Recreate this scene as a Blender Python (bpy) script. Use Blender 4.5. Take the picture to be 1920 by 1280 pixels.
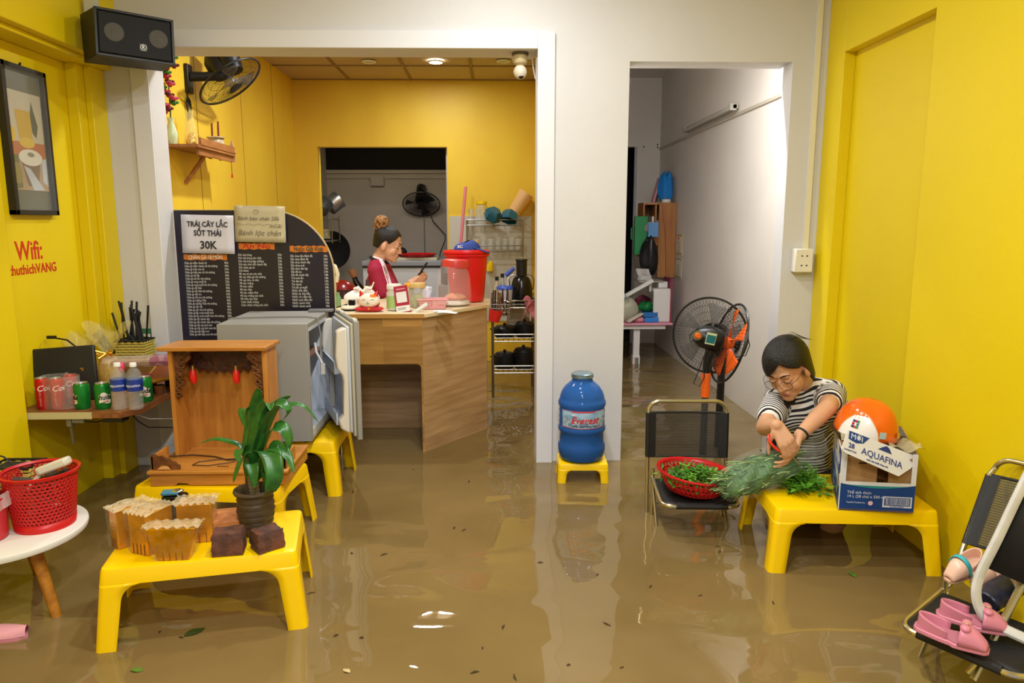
import bpy, bmesh, math, random
from mathutils import Vector, Matrix, Euler
random.seed(7)
for o in list(bpy.data.objects): bpy.data.objects.remove(o)
SC = bpy.context.scene
COL = SC.collection
rad = math.radians
# ------------------------------------------------------------------ camera
CAM_H, FPX = 1.357, 1354.67
PITCH, YAW, ROLL = rad(9.321), rad(1.494), rad(-.073)
_f = Vector((math.sin(YAW)*math.cos(PITCH), math.cos(YAW)*math.cos(PITCH), -math.sin(PITCH)))
_r0 = Vector((math.cos(YAW), -math.sin(YAW), 0)); _u0 = _r0.cross(_f)
_r = _r0*math.cos(ROLL)+_u0*math.sin(ROLL); _u = -_r0*math.sin(ROLL)+_u0*math.cos(ROLL)
cam_d = bpy.data.cameras.new('camera'); cam = bpy.data.objects.new('camera', cam_d); COL.objects.link(cam)
cam_d.sensor_width = 36; cam_d.lens = FPX/1920*36; cam_d.clip_start = .05; cam_d.clip_end = 60
cam.matrix_world = Matrix(((_r.x,_u.x,-_f.x,0),(_r.y,_u.y,-_f.y,0),(_r.z,_u.z,-_f.z,CAM_H),(0,0,0,1)))
SC.camera = cam
# ------------------------------------------------------------------ world, view
w = bpy.data.worlds.new('night'); SC.world = w; w.use_nodes = True
w.node_tree.nodes['Background'].inputs[0].default_value = (.62,.66,.75,1)
w.node_tree.nodes['Background'].inputs[1].default_value = .7
SC.view_settings.view_transform = 'Standard'; SC.view_settings.look = 'None'
SC.view_settings.gamma = 1; SC.view_settings.use_curve_mapping = False
SC.view_settings.exposure = 0.0
FRONT_W, KITCH_W = 32.0, 14.0      # watts of each lamp
# ------------------------------------------------------------------ measuring helpers (metres from the photo's perspective)
def ray(px, py): return _f+_r*((px-960)/FPX)-_u*((py-640)/FPX)
def at(px, py, y): d = ray(px,py); return Vector((0,0,CAM_H))+d*(y/d.y)
def onz(px, py, z): d = ray(px,py); return Vector((0,0,CAM_H))+d*((z-CAM_H)/d.z)
def onx(px, py, x): d = ray(px,py); return Vector((0,0,CAM_H))+d*(x/d.x)
# ------------------------------------------------------------------ materials
def lin(c): return tuple((x/255/12.92 if x/255<=.04045 else ((x/255+.055)/1.055)**2.4) for x in c)
MATS = {}
def mat(name, rgb, rough=.5, metal=0, spec=.5, noise=0, nscale=6, bump=0, bscale=40, alpha=1, trans=0, coat=0, emit=0, ior=1.45, rgb2=None, stretch=None, sub=0):
    if name in MATS: return MATS[name]
    m = bpy.data.materials.new(name); m.use_nodes = True; nt = m.node_tree; b = nt.nodes['Principled BSDF']
    c = lin(rgb)
    b.inputs['Base Color'].default_value = (*c,1); b.inputs['Roughness'].default_value = rough
    b.inputs['Metallic'].default_value = metal; b.inputs['Specular IOR Level'].default_value = spec
    b.inputs['Alpha'].default_value = alpha; b.inputs['Transmission Weight'].default_value = trans
    b.inputs['Coat Weight'].default_value = coat; b.inputs['IOR'].default_value = ior
    if sub: b.inputs['Subsurface Weight'].default_value = sub; b.inputs['Subsurface Radius'].default_value = (.02,.008,.004)
    if emit: b.inputs['Emission Color'].default_value = (*c,1); b.inputs['Emission Strength'].default_value = emit
    tc = None
    def coord():
        t = nt.nodes.new('ShaderNodeTexCoord')
        if stretch:
            mp = nt.nodes.new('ShaderNodeMapping'); mp.inputs['Scale'].default_value = stretch
            nt.links.new(t.outputs['Object'], mp.inputs['Vector']); return mp.outputs['Vector']
        return t.outputs['Object']
    if noise or rgb2:
        n = nt.nodes.new('ShaderNodeTexNoise'); n.inputs['Scale'].default_value = nscale; n.inputs['Detail'].default_value = 5
        nt.links.new(coord(), n.inputs['Vector'])
        r = nt.nodes.new('ShaderNodeValToRGB'); r.color_ramp.elements[0].position = .3; r.color_ramp.elements[1].position = .72
        c2 = lin(rgb2) if rgb2 else tuple(x*(1-noise) for x in c)
        r.color_ramp.elements[0].color = (*c2,1); r.color_ramp.elements[1].color = (*c,1)
        nt.links.new(n.outputs['Fac'], r.inputs['Fac']); nt.links.new(r.outputs['Color'], b.inputs['Base Color'])
    if bump:
        n2 = nt.nodes.new('ShaderNodeTexNoise'); n2.inputs['Scale'].default_value = bscale; n2.inputs['Detail'].default_value = 4
        nt.links.new(coord(), n2.inputs['Vector'])
        bp = nt.nodes.new('ShaderNodeBump'); bp.inputs['Strength'].default_value = bump; bp.inputs['Distance'].default_value = .01
        nt.links.new(n2.outputs['Fac'], bp.inputs['Height']); nt.links.new(bp.outputs['Normal'], b.inputs['Normal'])
    MATS[name] = m; return m
def wood(name, rgb, rgb2, scale=3, axis=(14,1.2,14), rough=.4, planks=0):
    """wood grain: stretched noise, optional finger-jointed blocks"""
    if name in MATS: return MATS[name]
    m = mat(name, rgb, rough=rough, rgb2=rgb2, nscale=scale, stretch=axis, bump=.05, bscale=12)
    if planks:
        nt = m.node_tree; b = nt.nodes['Principled BSDF']
        src = b.inputs['Base Color'].links[0].from_socket
        t = nt.nodes.new('ShaderNodeTexCoord'); mp = nt.nodes.new('ShaderNodeMapping'); mp.inputs['Scale'].default_value = planks
        nt.links.new(t.outputs['Object'], mp.inputs['Vector'])
        v = nt.nodes.new('ShaderNodeTexWhiteNoise'); 
        fl = nt.nodes.new('ShaderNodeVectorMath'); fl.operation = 'FLOOR'; nt.links.new(mp.outputs['Vector'], fl.inputs[0]); nt.links.new(fl.outputs['Vector'], v.inputs['Vector'])
        mr = nt.nodes.new('ShaderNodeMapRange'); mr.inputs['To Min'].default_value = .72; mr.inputs['To Max'].default_value = 1.12
        nt.links.new(v.outputs['Value'], mr.inputs['Value'])
        mx = nt.nodes.new('ShaderNodeVectorMath'); mx.operation = 'SCALE'; nt.links.new(src, mx.inputs[0]); nt.links.new(mr.outputs['Result'], mx.inputs['Scale'])
        nt.links.new(mx.outputs['Vector'], b.inputs['Base Color'])
    return m
def film(name, rgb=(235,235,225), a=.22, rough=.12, crinkle=.6, bscale=25):
    """clear plastic film"""
    if name in MATS: return MATS[name]
    return mat(name, rgb, rough=rough, alpha=a, spec=.8, bump=crinkle, bscale=bscale)
# ------------------------------------------------------------------ mesh builder
class MB:
    def __init__(s): s.v=[]; s.f=[]; s.mi=[]; s.k=0
    def add(s, vs, fs, M=None):
        n=len(s.v); s.v += [tuple(M@Vector(v)) if M else tuple(v) for v in vs]
        s.f += [tuple(i+n for i in f) for f in fs]; s.mi += [s.k]*len(fs); return s
    def box(s, c, d, rot=None):
        x,y,z=[q/2 for q in d]
        vs=[(-x,-y,-z),(x,-y,-z),(x,y,-z),(-x,y,-z),(-x,-y,z),(x,-y,z),(x,y,z),(-x,y,z)]
        M=Matrix.Translation(c)@(Euler(rot).to_matrix().to_4x4() if rot else Matrix())
        return s.add(vs,[(0,3,2,1),(4,5,6,7),(0,1,5,4),(1,2,6,5),(2,3,7,6),(3,0,4,7)],M)
    def span(s, a, b):                      # box between two corners
        return s.box([(p+q)/2 for p,q in zip(a,b)],[abs(q-p) for p,q in zip(a,b)])
    def tube(s, pts, r, seg=8, closed=False, cap=True, flat=None):
        pts=[Vector(p) for p in pts]; n=len(pts); rs=r if isinstance(r,(list,tuple)) else [r]*n
        rings=[]; up=None
        for i,p in enumerate(pts):
            a=pts[i-1] if (i or closed) else p; b=pts[(i+1)%n] if (i<n-1 or closed) else p
            t=(b-a); t = t.normalized() if t.length>1e-9 else Vector((0,0,1))
            if up is None: up = Vector((0,0,1)) if abs(t.z)<.9 else Vector((1,0,0))
            sd=t.cross(up); 
            if sd.length<1e-5: sd=t.cross(Vector((0,1,0)))
            sd.normalize(); up2=sd.cross(t).normalized(); up=up2
            fx=flat or 1
            rings.append([p+(sd*math.cos(6.28318*k/seg)*fx+up2*math.sin(6.28318*k/seg))*rs[i] for k in range(seg)])
        vs=[v for R in rings for v in R]; fs=[]
        for i in range(n if closed else n-1):
            j=(i+1)%n
            for k in range(seg):
                l=(k+1)%seg; fs.append((i*seg+k,i*seg+l,j*seg+l,j*seg+k))
        if cap and not closed: fs += [tuple(range(seg-1,-1,-1)), tuple((n-1)*seg+k for k in range(seg))]
        return s.add(vs,fs)
    def cyl(s, p0, p1, r0, r1=None, seg=16): return s.tube([p0,p1],[r0,r0 if r1 is None else r1],seg)
    def lathe(s, prof, c=(0,0,0), seg=32, M=None, a0=0, a1=360, sx=1, sy=1):
        full = abs(a1-a0)>=360; n=len(prof); vs=[]; cols=seg if full else seg+1
        for r,z in prof:
            for k in range(cols):
                a=rad(a0+(a1-a0)*k/seg); vs.append((c[0]+r*math.cos(a)*sx,c[1]+r*math.sin(a)*sy,c[2]+z))
        fs=[]
        for i in range(n-1):
            for k in range(seg):
                l=(k+1)%cols; fs.append((i*cols+k,i*cols+l,(i+1)*cols+l,(i+1)*cols+k))
        return s.add(vs,fs,M)
    def disc(s, c, r, seg=24, M=None): return s.add([(c[0]+r*math.cos(6.28318*k/seg),c[1]+r*math.sin(6.28318*k/seg),c[2]) for k in range(seg)],[tuple(range(seg))],M)
    def sph(s, c, r, seg=16, rings=10, rot=None):
        R=r if isinstance(r,(tuple,list)) else (r,r,r)
        M=Matrix.Translation(c)@(Euler(rot).to_matrix().to_4x4() if rot else Matrix())@Matrix.Diagonal((*R,1))
        vs=[(0,0,-1)]; fs=[]
        for i in range(1,rings):
            a=-math.pi/2+math.pi*i/rings
            vs += [(math.cos(a)*math.cos(6.28318*k/seg),math.cos(a)*math.sin(6.28318*k/seg),math.sin(a)) for k in range(seg)]
        vs.append((0,0,1)); T=len(vs)-1
        for k in range(seg):
            l=(k+1)%seg; fs.append((0,1+l,1+k)); fs.append((T,1+(rings-2)*seg+k,1+(rings-2)*seg+l))
            for i in range(rings-2): fs.append((1+i*seg+k,1+i*seg+l,1+(i+1)*seg+l,1+(i+1)*seg+k))
        return s.add(vs,fs,M)
    def prism(s, poly, d, M=None):          # polygon in local XY, extruded z 0..d
        n=len(poly); vs=[(x,y,0) for x,y in poly]+[(x,y,d) for x,y in poly]
        return s.add(vs,[tuple(range(n-1,-1,-1)),tuple(range(n,2*n))]+[(i,(i+1)%n,n+(i+1)%n,n+i) for i in range(n)],M)
    def grid(s, nu, nv, fn, cu=False, M=None):
        vs=[fn(i/(nu if cu else nu),j/nv) for i in range(nu if cu else nu+1) for j in range(nv+1)]; fs=[]
        for i in range(nu):
            i2=(i+1)%nu if cu else i+1
            for j in range(nv): fs.append((i*(nv+1)+j,i2*(nv+1)+j,i2*(nv+1)+j+1,i*(nv+1)+j+1))
        return s.add(vs,fs,M)
    def build(s, name, m=None, parent=None, smooth=True, bevel=0, solid=0, sub=0, angle=38, loc=None, rot=None, off=0, wn=True):
        me=bpy.data.meshes.new(name); me.from_pydata(s.v,[],s.f)
        ms=m if isinstance(m,(list,tuple)) else [m]
        for q in ms: me.materials.append(q)
        for p,i in zip(me.polygons,s.mi): p.material_index=i
        bm=bmesh.new(); bm.from_mesh(me); bmesh.ops.recalc_face_normals(bm, faces=bm.faces); bm.to_mesh(me); bm.free()
        if smooth:
            for p in me.polygons: p.use_smooth=True
            me.set_sharp_from_angle(angle=rad(angle))
        o=bpy.data.objects.new(name,me); COL.objects.link(o)
        if parent is not None: o.parent=parent
        if loc is not None: o.location=loc
        if rot is not None: o.rotation_euler=rot
        if bevel:
            b=o.modifiers.new('bevel','BEVEL'); b.width=bevel; b.segments=2; b.limit_method='ANGLE'; b.angle_limit=rad(40)
        if solid:
            q=o.modifiers.new('solid','SOLIDIFY'); q.thickness=solid; q.offset=off
        if sub:
            q=o.modifiers.new('sub','SUBSURF'); q.levels=sub; q.render_levels=sub
        return o
def tag(o, label, cat, group=None, kind=None):
    o['label']=label; o['category']=cat
    if group: o['group']=group
    if kind: o['kind']=kind
    return o
def thing(name, label, cat, loc=(0,0,0), rz=0, group=None, rot=None):
    o=bpy.data.objects.new(name,None); COL.objects.link(o); o.empty_display_size=.05
    o.location=loc; o.rotation_euler=rot if rot else (0,0,rz); return tag(o,label,cat,group)
def struct(name, mb, m, label=None, **k):
    o=mb.build(name,m,**k); o['kind']='structure'
    if label: o['label']=label
    return o
def copy_tree(root, loc=None, rz=None, label=None, parent=None):
    c=root.copy(); COL.objects.link(c)
    if parent is not None: c.parent=parent
    for ch in list(root.children): copy_tree(ch, parent=c)
    if loc is not None: c.location=loc
    if rz is not None: c.rotation_euler=(0,0,rz)
    if label: c['label']=label
    return c
def look(z, x=None):                        # 4x4 with local z along z
    z=Vector(z).normalized(); x=Vector(x) if x else (Vector((1,0,0)) if abs(z.x)<.9 else Vector((0,1,0)))
    y=z.cross(x).normalized(); x=y.cross(z).normalized()
    return Matrix(((x.x,y.x,z.x,0),(x.y,y.y,z.y,0),(x.z,y.z,z.z,0),(0,0,0,1)))
# ------------------------------------------------------------------ lettering
_tc={}
def text(body, size, align='CENTER', bold=0, shear=0, line=1.0, ext=.0006, res=2):
    cu=bpy.data.curves.new('t','FONT'); cu.body=body; cu.size=size; cu.align_x=align; cu.extrude=ext; cu.offset=bold*size; cu.shear=shear
    cu.space_line=line; cu.resolution_u=res
    ob=bpy.data.objects.new('t',cu); COL.objects.link(ob)
    dg=bpy.context.evaluated_depsgraph_get(); dg.update()
    me=bpy.data.meshes.new_from_object(ob.evaluated_get(dg))
    vs=[tuple(v.co) for v in me.vertices]; fs=[tuple(p.vertices) for p in me.polygons]
    bpy.data.objects.remove(ob); bpy.data.meshes.remove(me); bpy.data.curves.remove(cu); return vs,fs
def lettering(mb, body, size, M, **k):
    vs,fs=text(body,size,**k); mb.add(vs,fs,M); return mb
def wrap(mb, body, size, r, z, a0, M=None, wsc=1, rise=0, **k):       # lettering bent round a cylinder of radius r, centred at angle a0
    vs,fs=text(body,size,**k)
    out=[]
    for x,y,q in vs:
        a=a0+x*wsc/r; out.append(((r+q+.0004)*math.cos(a),(r+q+.0004)*math.sin(a),z+y+rise*x))
    mb.add(out,fs,M); return mb
def front_plane(p, rz=0, tilt=0):           # text plane that faces -Y (turned by rz about z, leaning back by tilt)
    return Matrix.Translation(p)@Matrix.Rotation(rz,4,'Z')@Matrix.Rotation(math.pi/2-tilt,4,'X')
WATER, FLOOR = 0.0, -.18
# ================================================================== ROOM
M_YEL = mat('yellow_paint',(234,207,0),rough=.5,noise=.06,nscale=1.5,bump=.08,bscale=60)
M_YELK = mat('kitchen_yellow_paint',(240,208,58),rough=.5,rgb2=(226,182,48),nscale=1.6,bump=.08,bscale=50,stretch=(1,1,.6))
M_WHT = mat('white_paint',(214,213,214),rough=.55,noise=.04,nscale=3,bump=.12,bscale=25)
M_TRIM = mat('white_trim_paint',(224,224,229),rough=.5,bump=.08,bscale=30)
M_CORR = mat('corridor_white_paint',(226,218,208),rough=.6,noise=.07,nscale=2,bump=.08,bscale=30)
M_REAR = mat('rear_kitchen_plaster',(190,184,180),rough=.7,noise=.12,nscale=3)
M_DARK = mat('dark_void_colour',(26,24,24),rough=.9)  # near-black, stands in for the unlit room past the corridor; also small dark parts
M_FLOOR = mat('floor_tile',(120,110,95),rough=.5,noise=.1)
M_CEIL = mat('ceiling_white',(228,226,220),rough=.7)
M_TILEC = mat('ceiling_tile',(196,172,140),rough=.8,noise=.08,nscale=10,bump=.05,bscale=120)
M_GRIDC = mat('ceiling_grid_metal',(140,112,80),rough=.6)
struct('floor', MB().span((-2.6,-1.5,FLOOR-.05),(2.3,10.2,FLOOR)), M_FLOOR, 'tiled shop floor under the flood water')
struct('ceiling', MB().span((-2.3,-1.5,2.85),(2.1,4.0,2.92)), M_CEIL, 'white ceiling over the front room')
# partition wall with the two openings
m=MB()
m.span((-2.3,4,FLOOR),(-1.792,4.17,2.85)); m.span((-1.792,4,2.256),(.241,4.19,2.85)); m.span((.241,4,FLOOR),(.731,4.17,2.85))
m.span((.731,4,2.2),(1.605,4.17,2.85)); m.span((1.605,4,FLOOR),(2.1,4.13,2.85))
struct('wall_middle', m, M_WHT, 'white partition wall with a wide kitchen opening and a narrower corridor opening')
m=MB(); m.span((.241,3.975,FLOOR),(.333,4.0,2.345)); m.span((-1.884,3.975,2.256),(.241,4.0,2.345)); m.span((-1.884,3.985,FLOOR),(-1.792,4.0,2.256))
struct('trim_1', m, M_TRIM, 'raised white band around the kitchen opening', bevel=.003)
# left wall
m=MB()
m.span((-2.3,-1.5,FLOOR),(-2.11,4.0,2.14)); m.span((-2.11,-1.5,FLOOR),(-2.045,3.13,2.14)); m.span((-2.3,-1.5,2.14),(-1.985,4.0,2.165)); m.span((-2.3,-1.5,2.165),(-1.94,4.0,2.85))
m.span((-2.11,3.79,FLOOR),(-2.055,4.0,2.14)); m.span((-2.055,3.86,FLOOR),(-2.022,4.0,2.14))
struct('wall_left', m, M_YEL, 'yellow wall on the left with a recess and an overhanging band', bevel=.004)
m=MB()
m.span((1.85,-1.5,FLOOR),(2.05,4.0,2.85)); m.span((1.79,3.81,FLOOR),(1.85,4.0,2.85)); m.span((1.79,3.04,2.21),(1.85,3.81,2.85)); m.span((1.79,-1.5,FLOOR),(1.85,3.04,2.85))
struct('wall_right', m, M_YEL, 'bright yellow wall on the right with a shallow recess', bevel=.003)
# conduit + socket on the partition, right end
m=MB(); m.box((1.731,3.992,2.05),(.026,.016,1.68)); struct('trim_2', m, mat('conduit_pvc',(232,226,196),rough=.4), 'white cable conduit running down to the socket box')
t=thing('wall_socket','white double power socket box on the partition wall beside the yellow wall','socket',(1.708,4.0,1.15))
MB().box((0,-.03,0),(.10,.06,.13)).build('socket_box', mat('socket_plastic',(232,228,214),rough=.35), t, bevel=.006)
for z in (.026,-.026):
    for x in (-.014,.014): MB().box((x,-.0605,z),(.008,.002,.004)).box((x,-.0605,z),(.004,.0021,.008)).build('socket_hole', M_DARK, t)
# kitchen shell
struct('wall_kitchen_left', MB().span((-2.0,4.17,FLOOR),(-1.862,7.1,2.9)), M_YELK, 'yellow panelled left wall of the kitchen')
m=MB(); 
for y in (4.78,5.62,6.42): m.box((-1.8615,y,1.3),(.002,.005,2.8))
struct('trim_3', m, mat('panel_seam',(120,96,30),rough=.8), 'dark seams between the kitchen wall panels')
m=MB(); m.span((-2.0,7.1,FLOOR),(-1.658,7.2,2.9)); m.span((-1.658,7.1,2.071),(-.432,7.2,2.9)); m.span((-.432,7.1,FLOOR),(.6,7.2,2.9))
struct('wall_kitchen_back', m, M_YELK, 'yellow back wall of the kitchen with a doorway')
struct('wall_kitchen_right', MB().span((.42,4.17,FLOOR),(.5,7.1,2.9)), M_YELK)
struct('ceiling_kitchen', MB().span((-2.0,4.17,2.68),(.5,7.1,2.75)), M_TILEC, 'brownish tiled drop ceiling of the kitchen')
m=MB()
for k in range(6): m.box((-.18-.575*k+.575,5.63,2.677),(.024,2.94,.008))
for k in range(6): m.box((-.72,7.07-.6*k,2.676),(2.3,.024,.008))
struct('trim_4', m, M_GRIDC, 'grid bars of the kitchen drop ceiling')
struct('trim_5', MB().span((-.416,7.085,.4),(.378,7.1,1.422)), mat('backsplash_panel',(205,203,192),rough=.35,noise=.05), 'pale splashback panel on the kitchen back wall')
# rear kitchen
m=MB(); m.span((-2.3,9.2,FLOOR),(.3,9.3,2.0)); m.span((-2.2,7.2,FLOOR),(-2.05,9.2,2.9)); m.span((-.45,7.2,FLOOR),(-.35,9.2,2.9)); m.span((-2.3,9.13,1.96),(.3,9.2,2.0)); m.span((-2.3,9.17,1.9),(.3,9.2,1.96)); m.box((-1.42,9.16,1.87),(.16,.06,.12))
struct('wall_rear', m, M_REAR, 'grey plaster wall of the rear kitchen with a ledge')
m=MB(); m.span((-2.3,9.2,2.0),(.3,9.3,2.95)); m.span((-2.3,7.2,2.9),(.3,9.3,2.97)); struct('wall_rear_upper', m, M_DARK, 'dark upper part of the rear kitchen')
# corridor
m=MB(); m.span((1.841,4.13,FLOOR),(1.95,8.2,2.95)); struct('wall_corridor_right', m, M_CORR, 'white corridor wall')
m=MB(); m.span((1.589,8.12,FLOOR),(1.95,8.22,2.95)); m.span((.6,8.12,2.178),(1.589,8.22,2.95)); m.span((.6,8.12,FLOOR),(.8,8.22,2.178)); struct('wall_corridor_back', m, M_CORR, 'white end wall of the corridor with a dark doorway')
struct('wall_corridor_left', MB().span((.62,4.17,FLOOR),(.72,8.12,2.95)), M_CORR)
struct('ceiling_corridor', MB().span((.62,4.13,2.9),(1.95,8.2,2.95)), M_CORR)
m=MB(); m.span((.5,8.9,FLOOR),(2.0,9.0,2.95)); m.span((.5,8.22,FLOOR),(.6,9,2.95)); m.span((1.95,8.22,FLOOR),(2.0,9,2.95)); m.span((.5,8.22,2.9),(2,9,2.95)); struct('wall_corridor_beyond', m, M_DARK)  # unlit room behind the doorway, its darkness put into the wall colour
m=MB(); m.box((1.575,8.13,1.0),(.028,.03,2.36)); struct('trim_6', m, mat('door_frame_grey',(170,170,172),rough=.5), 'grey frame of the dark corridor doorway')
# flood water
def water_material():
    m=bpy.data.materials.new('muddy_flood_water'); m.use_nodes=True; nt=m.node_tree; b=nt.nodes['Principled BSDF']
    b.inputs['Roughness'].default_value=.015; b.inputs['IOR'].default_value=1.52; b.inputs['Specular IOR Level'].default_value=.5
    t=nt.nodes.new('ShaderNodeTexCoord')
    n=nt.nodes.new('ShaderNodeTexNoise'); n.inputs['Scale'].default_value=1.4; n.inputs['Detail'].default_value=3; nt.links.new(t.outputs['Object'],n.inputs['Vector'])
    r=nt.nodes.new('ShaderNodeValToRGB'); r.color_ramp.elements[0].position=.3; r.color_ramp.elements[1].position=.7
    r.color_ramp.elements[0].color=(*lin((115,95,56)),1); r.color_ramp.elements[1].color=(*lin((132,110,68)),1)
    nt.links.new(n.outputs['Fac'],r.inputs['Fac']); nt.links.new(r.outputs['Color'],b.inputs['Base Color'])
    a=nt.nodes.new('ShaderNodeTexNoise'); a.inputs['Scale'].default_value=1.7; a.inputs['Detail'].default_value=1.0; a.inputs['Distortion'].default_value=.6
    mp=nt.nodes.new('ShaderNodeMapping'); mp.inputs['Scale'].default_value=(1,1.5,1); nt.links.new(t.outputs['Object'],mp.inputs['Vector']); nt.links.new(mp.outputs['Vector'],a.inputs['Vector'])
    c=nt.nodes.new('ShaderNodeTexNoise'); c.inputs['Scale'].default_value=7; c.inputs['Detail'].default_value=1; c.inputs['Distortion'].default_value=.4; nt.links.new(mp.outputs['Vector'],c.inputs['Vector'])
    mu=nt.nodes.new('ShaderNodeMath'); mu.operation='MULTIPLY_ADD'; nt.links.new(c.outputs['Fac'],mu.inputs[0]); mu.inputs[1].default_value=.035; nt.links.new(a.outputs['Fac'],mu.inputs[2])
    bp=nt.nodes.new('ShaderNodeBump'); bp.inputs['Strength'].default_value=1; bp.inputs['Distance'].default_value=.026
    nt.links.new(mu.outputs[0],bp.inputs['Height']); nt.links.new(bp.outputs['Normal'],b.inputs['Normal'])
    return m
m=MB()
for x0,y0,x1,y1 in ((-2.04,-1.45,1.79,3.13),(-2.105,3.13,1.79,4.0),(1.79,3.04,1.849,3.81),(-1.79,4.0,.24,4.17),(.732,4.0,1.604,4.17),(-1.86,4.17,.419,7.1),(-1.657,7.1,-.433,7.2),(-2.049,7.2,-.451,9.195),(.721,4.17,1.84,8.12),(.8,8.12,1.588,8.22),(.601,8.22,1.949,8.899)):
    m.add([(x0,y0,0),(x1,y0,0),(x1,y1,0),(x0,y1,0)],[(0,1,2,3)])
o=m.build('flood_water', water_material())
tag(o,'brown muddy flood water covering the whole floor','water',kind='stuff')
# lamps
def downlight(x,y,z,r,watts,label,lit=True,group='round ceiling downlights'):
    t=thing('ceiling_downlight',label,'ceiling light',(x,y,z),group=group)
    MB().lathe([(r*.92,-.004),(r*1.0,-.012),(r*1.15,-.008),(r*1.18,0)],seg=32).build('ring', mat('lamp_ring',(235,235,235),rough=.4), t)
    MB().disc((0,0,-.005),r*.93,32).build('diffuser', mat('lamp_diffuser_lit',(255,252,246),emit=25) if lit else mat('lamp_diffuser_off',(205,190,160),rough=.4), t)
    if lit:
        l=bpy.data.lights.new('lamp','AREA'); l.shape='DISK'; l.size=r*1.8; l.energy=watts; l.color=(.97,.985,1)
        lo=bpy.data.objects.new('lamp_light',l); COL.objects.link(lo); lo.parent=t; lo.location=(0,0,-.016)
    return t
downlight(-.463,6.27,2.672,.055,KITCH_W,'glowing round ceiling downlight above the kitchen counter')
downlight(-.95,4.62,2.672,.055,KITCH_W*1.6,'lit ceiling downlight just behind the lintel near the wall fan')
downlight(-1.012,6.28,2.672,.05,0,'unlit round ceiling downlight left of the glowing one',lit=False)
downlight(.095,6.24,2.672,.05,0,'unlit round ceiling downlight right of the glowing one',lit=False)
for k,y in enumerate((-1.35,-.4,.8,2.05,3.1)):
    downlight(.05,y,2.845,.07,FRONT_W*(1.5,1.3,1,.9,.6)[k],'lit ceiling downlight of the front room, one of a row of five overhead',group='front room downlights')

def fill_lamp(x,y,z,w,watts,label):  # added fill lamp that brightens rear kitchen and corridor, no such fitting known there
    t=thing('fill_lamp',label,'lamp',(x,y,z))
    MB().box((0,0,.02),(w,.05,.03)).build('fill_channel',mat('lamp_ring',(235,235,235)),t); MB().cyl((-w/2+.03,0,-.005),(w/2-.03,0,-.005),.014,seg=12).build('fill_tube',mat('fill_tube_lit',(255,250,240),emit=8),t)
    l=bpy.data.lights.new('lamp','AREA'); l.shape='RECTANGLE'; l.size=w; l.size_y=.04; l.energy=watts; l.color=(.96,.98,1)
    lo=bpy.data.objects.new('lamp_light',l); COL.objects.link(lo); lo.parent=t; lo.location=(0,0,-.025)
fill_lamp(-1.1,7.27,2.42,.6,9.0,'added fill lamp above the rear kitchen doorway, hidden from the front room')
fill_lamp(1.15,4.3,2.62,.6,34.0,'added fill lamp above the corridor opening, hidden from the front room')
# ================================================================== LEFT SIDE
M_PLY = mat('yellow_plastic',(250,206,0),rough=.32,spec=.5,noise=.05,nscale=4)
M_BLK = mat('black_plastic',(22,22,23),rough=.4)
M_BLKG = mat('black_gloss',(14,14,15),rough=.2)
M_CHR = mat('chrome',(205,203,198),rough=.18,metal=1)
M_WIRE = mat('black_cable',(20,19,18),rough=.5)
# ------------------------------------------------------------------ monobloc plastic tables
def plastic_table(name,label,cat,x,y,rz,L,W,H,ztop,group,splay=.045,apron=.055,hw=.13,lw=.07,r=.02,arc=.055):
    t=thing(name,label,cat,(x,y,ztop-H),rz,group)
    def ring(hx,hy,rr,z,n=5):
        out=[]
        for cx,cy,a0 in ((hx-rr,hy-rr,0),(-hx+rr,hy-rr,90),(-hx+rr,-hy+rr,180),(hx-rr,-hy+rr,270)):
            for k in range(n+1):
                a=rad(a0+90*k/n); out.append((cx+rr*math.cos(a),cy+rr*math.sin(a),z))
        return out
    hx,hy=L/2,W/2; k=splay/H
    lv=[(hx-.012,hy-.012,H),(hx-.003,hy-.003,H-.003),(hx,hy,H-.010),(hx+k*apron,hy+k*apron,H-apron),(hx+k*apron-.006,hy+k*apron-.006,H-apron),(hx-.01,hy-.01,H-.014)]
    m=MB(); N=None
    for a,b,z in lv:
        R=ring(a,b,r,z); N=len(R); m.v+=R
    for i in range(len(lv)-1):
        for q in range(N):
            l=(q+1)%N; m.f.append((i*N+q,i*N+l,(i+1)*N+l,(i+1)*N+q)); m.mi.append(0)
    m.f.append(tuple(range(N))); m.mi.append(0); e=(len(lv)-1)*N; m.f.append(tuple(e+q for q in range(N-1,-1,-1))); m.mi.append(0)
    m.build('tabletop',M_PLY,t)
    for sx,sy in ((1,1),(-1,1),(-1,-1),(1,-1)):
        # L-shaped leg: outer path from one flank round the corner to the other, lofted down with a curved haunch
        lev=[]; zs=[H-apron+.002-arc*q/6 for q in range(7)]+[.22*H,0]
        for z in zs:
            d=(H-apron-z)
            w=lw+ (hw-lw)*max(0,1-math.sqrt(max(0,1-(1-min(d/arc,1))**2))) if d<arc else lw-.012*(d-arc)/(H-apron-arc)
            o=k*(H-z); path=[]
            cx,cy=hx+o,hy+o
            path.append((cx-w,cy)); path.append((cx-w*.5-r*.5,cy))
            for q in range(6):
                a=rad(90-90*q/5); path.append((cx-r+r*math.cos(a),cy-r+r*math.sin(a)))
            path.append((cx,cy-w*.5-r*.5)); path.append((cx,cy-w)); lev.append([(sx*a,sy*b,z) for a,b in path])
        m=MB(); P=len(lev[0])
        for l in lev: m.v+=l
        for i in range(len(lev)-1):
            for q in range(P-1): m.f.append((i*P+q,i*P+q+1,(i+1)*P+q+1,(i+1)*P+q)); m.mi.append(0)
        lo=m.build('leg',M_PLY,t,solid=.007,off=-1)
        if sx*sy<0: pass
    return t
G_T='yellow plastic tables standing in the water'
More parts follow.
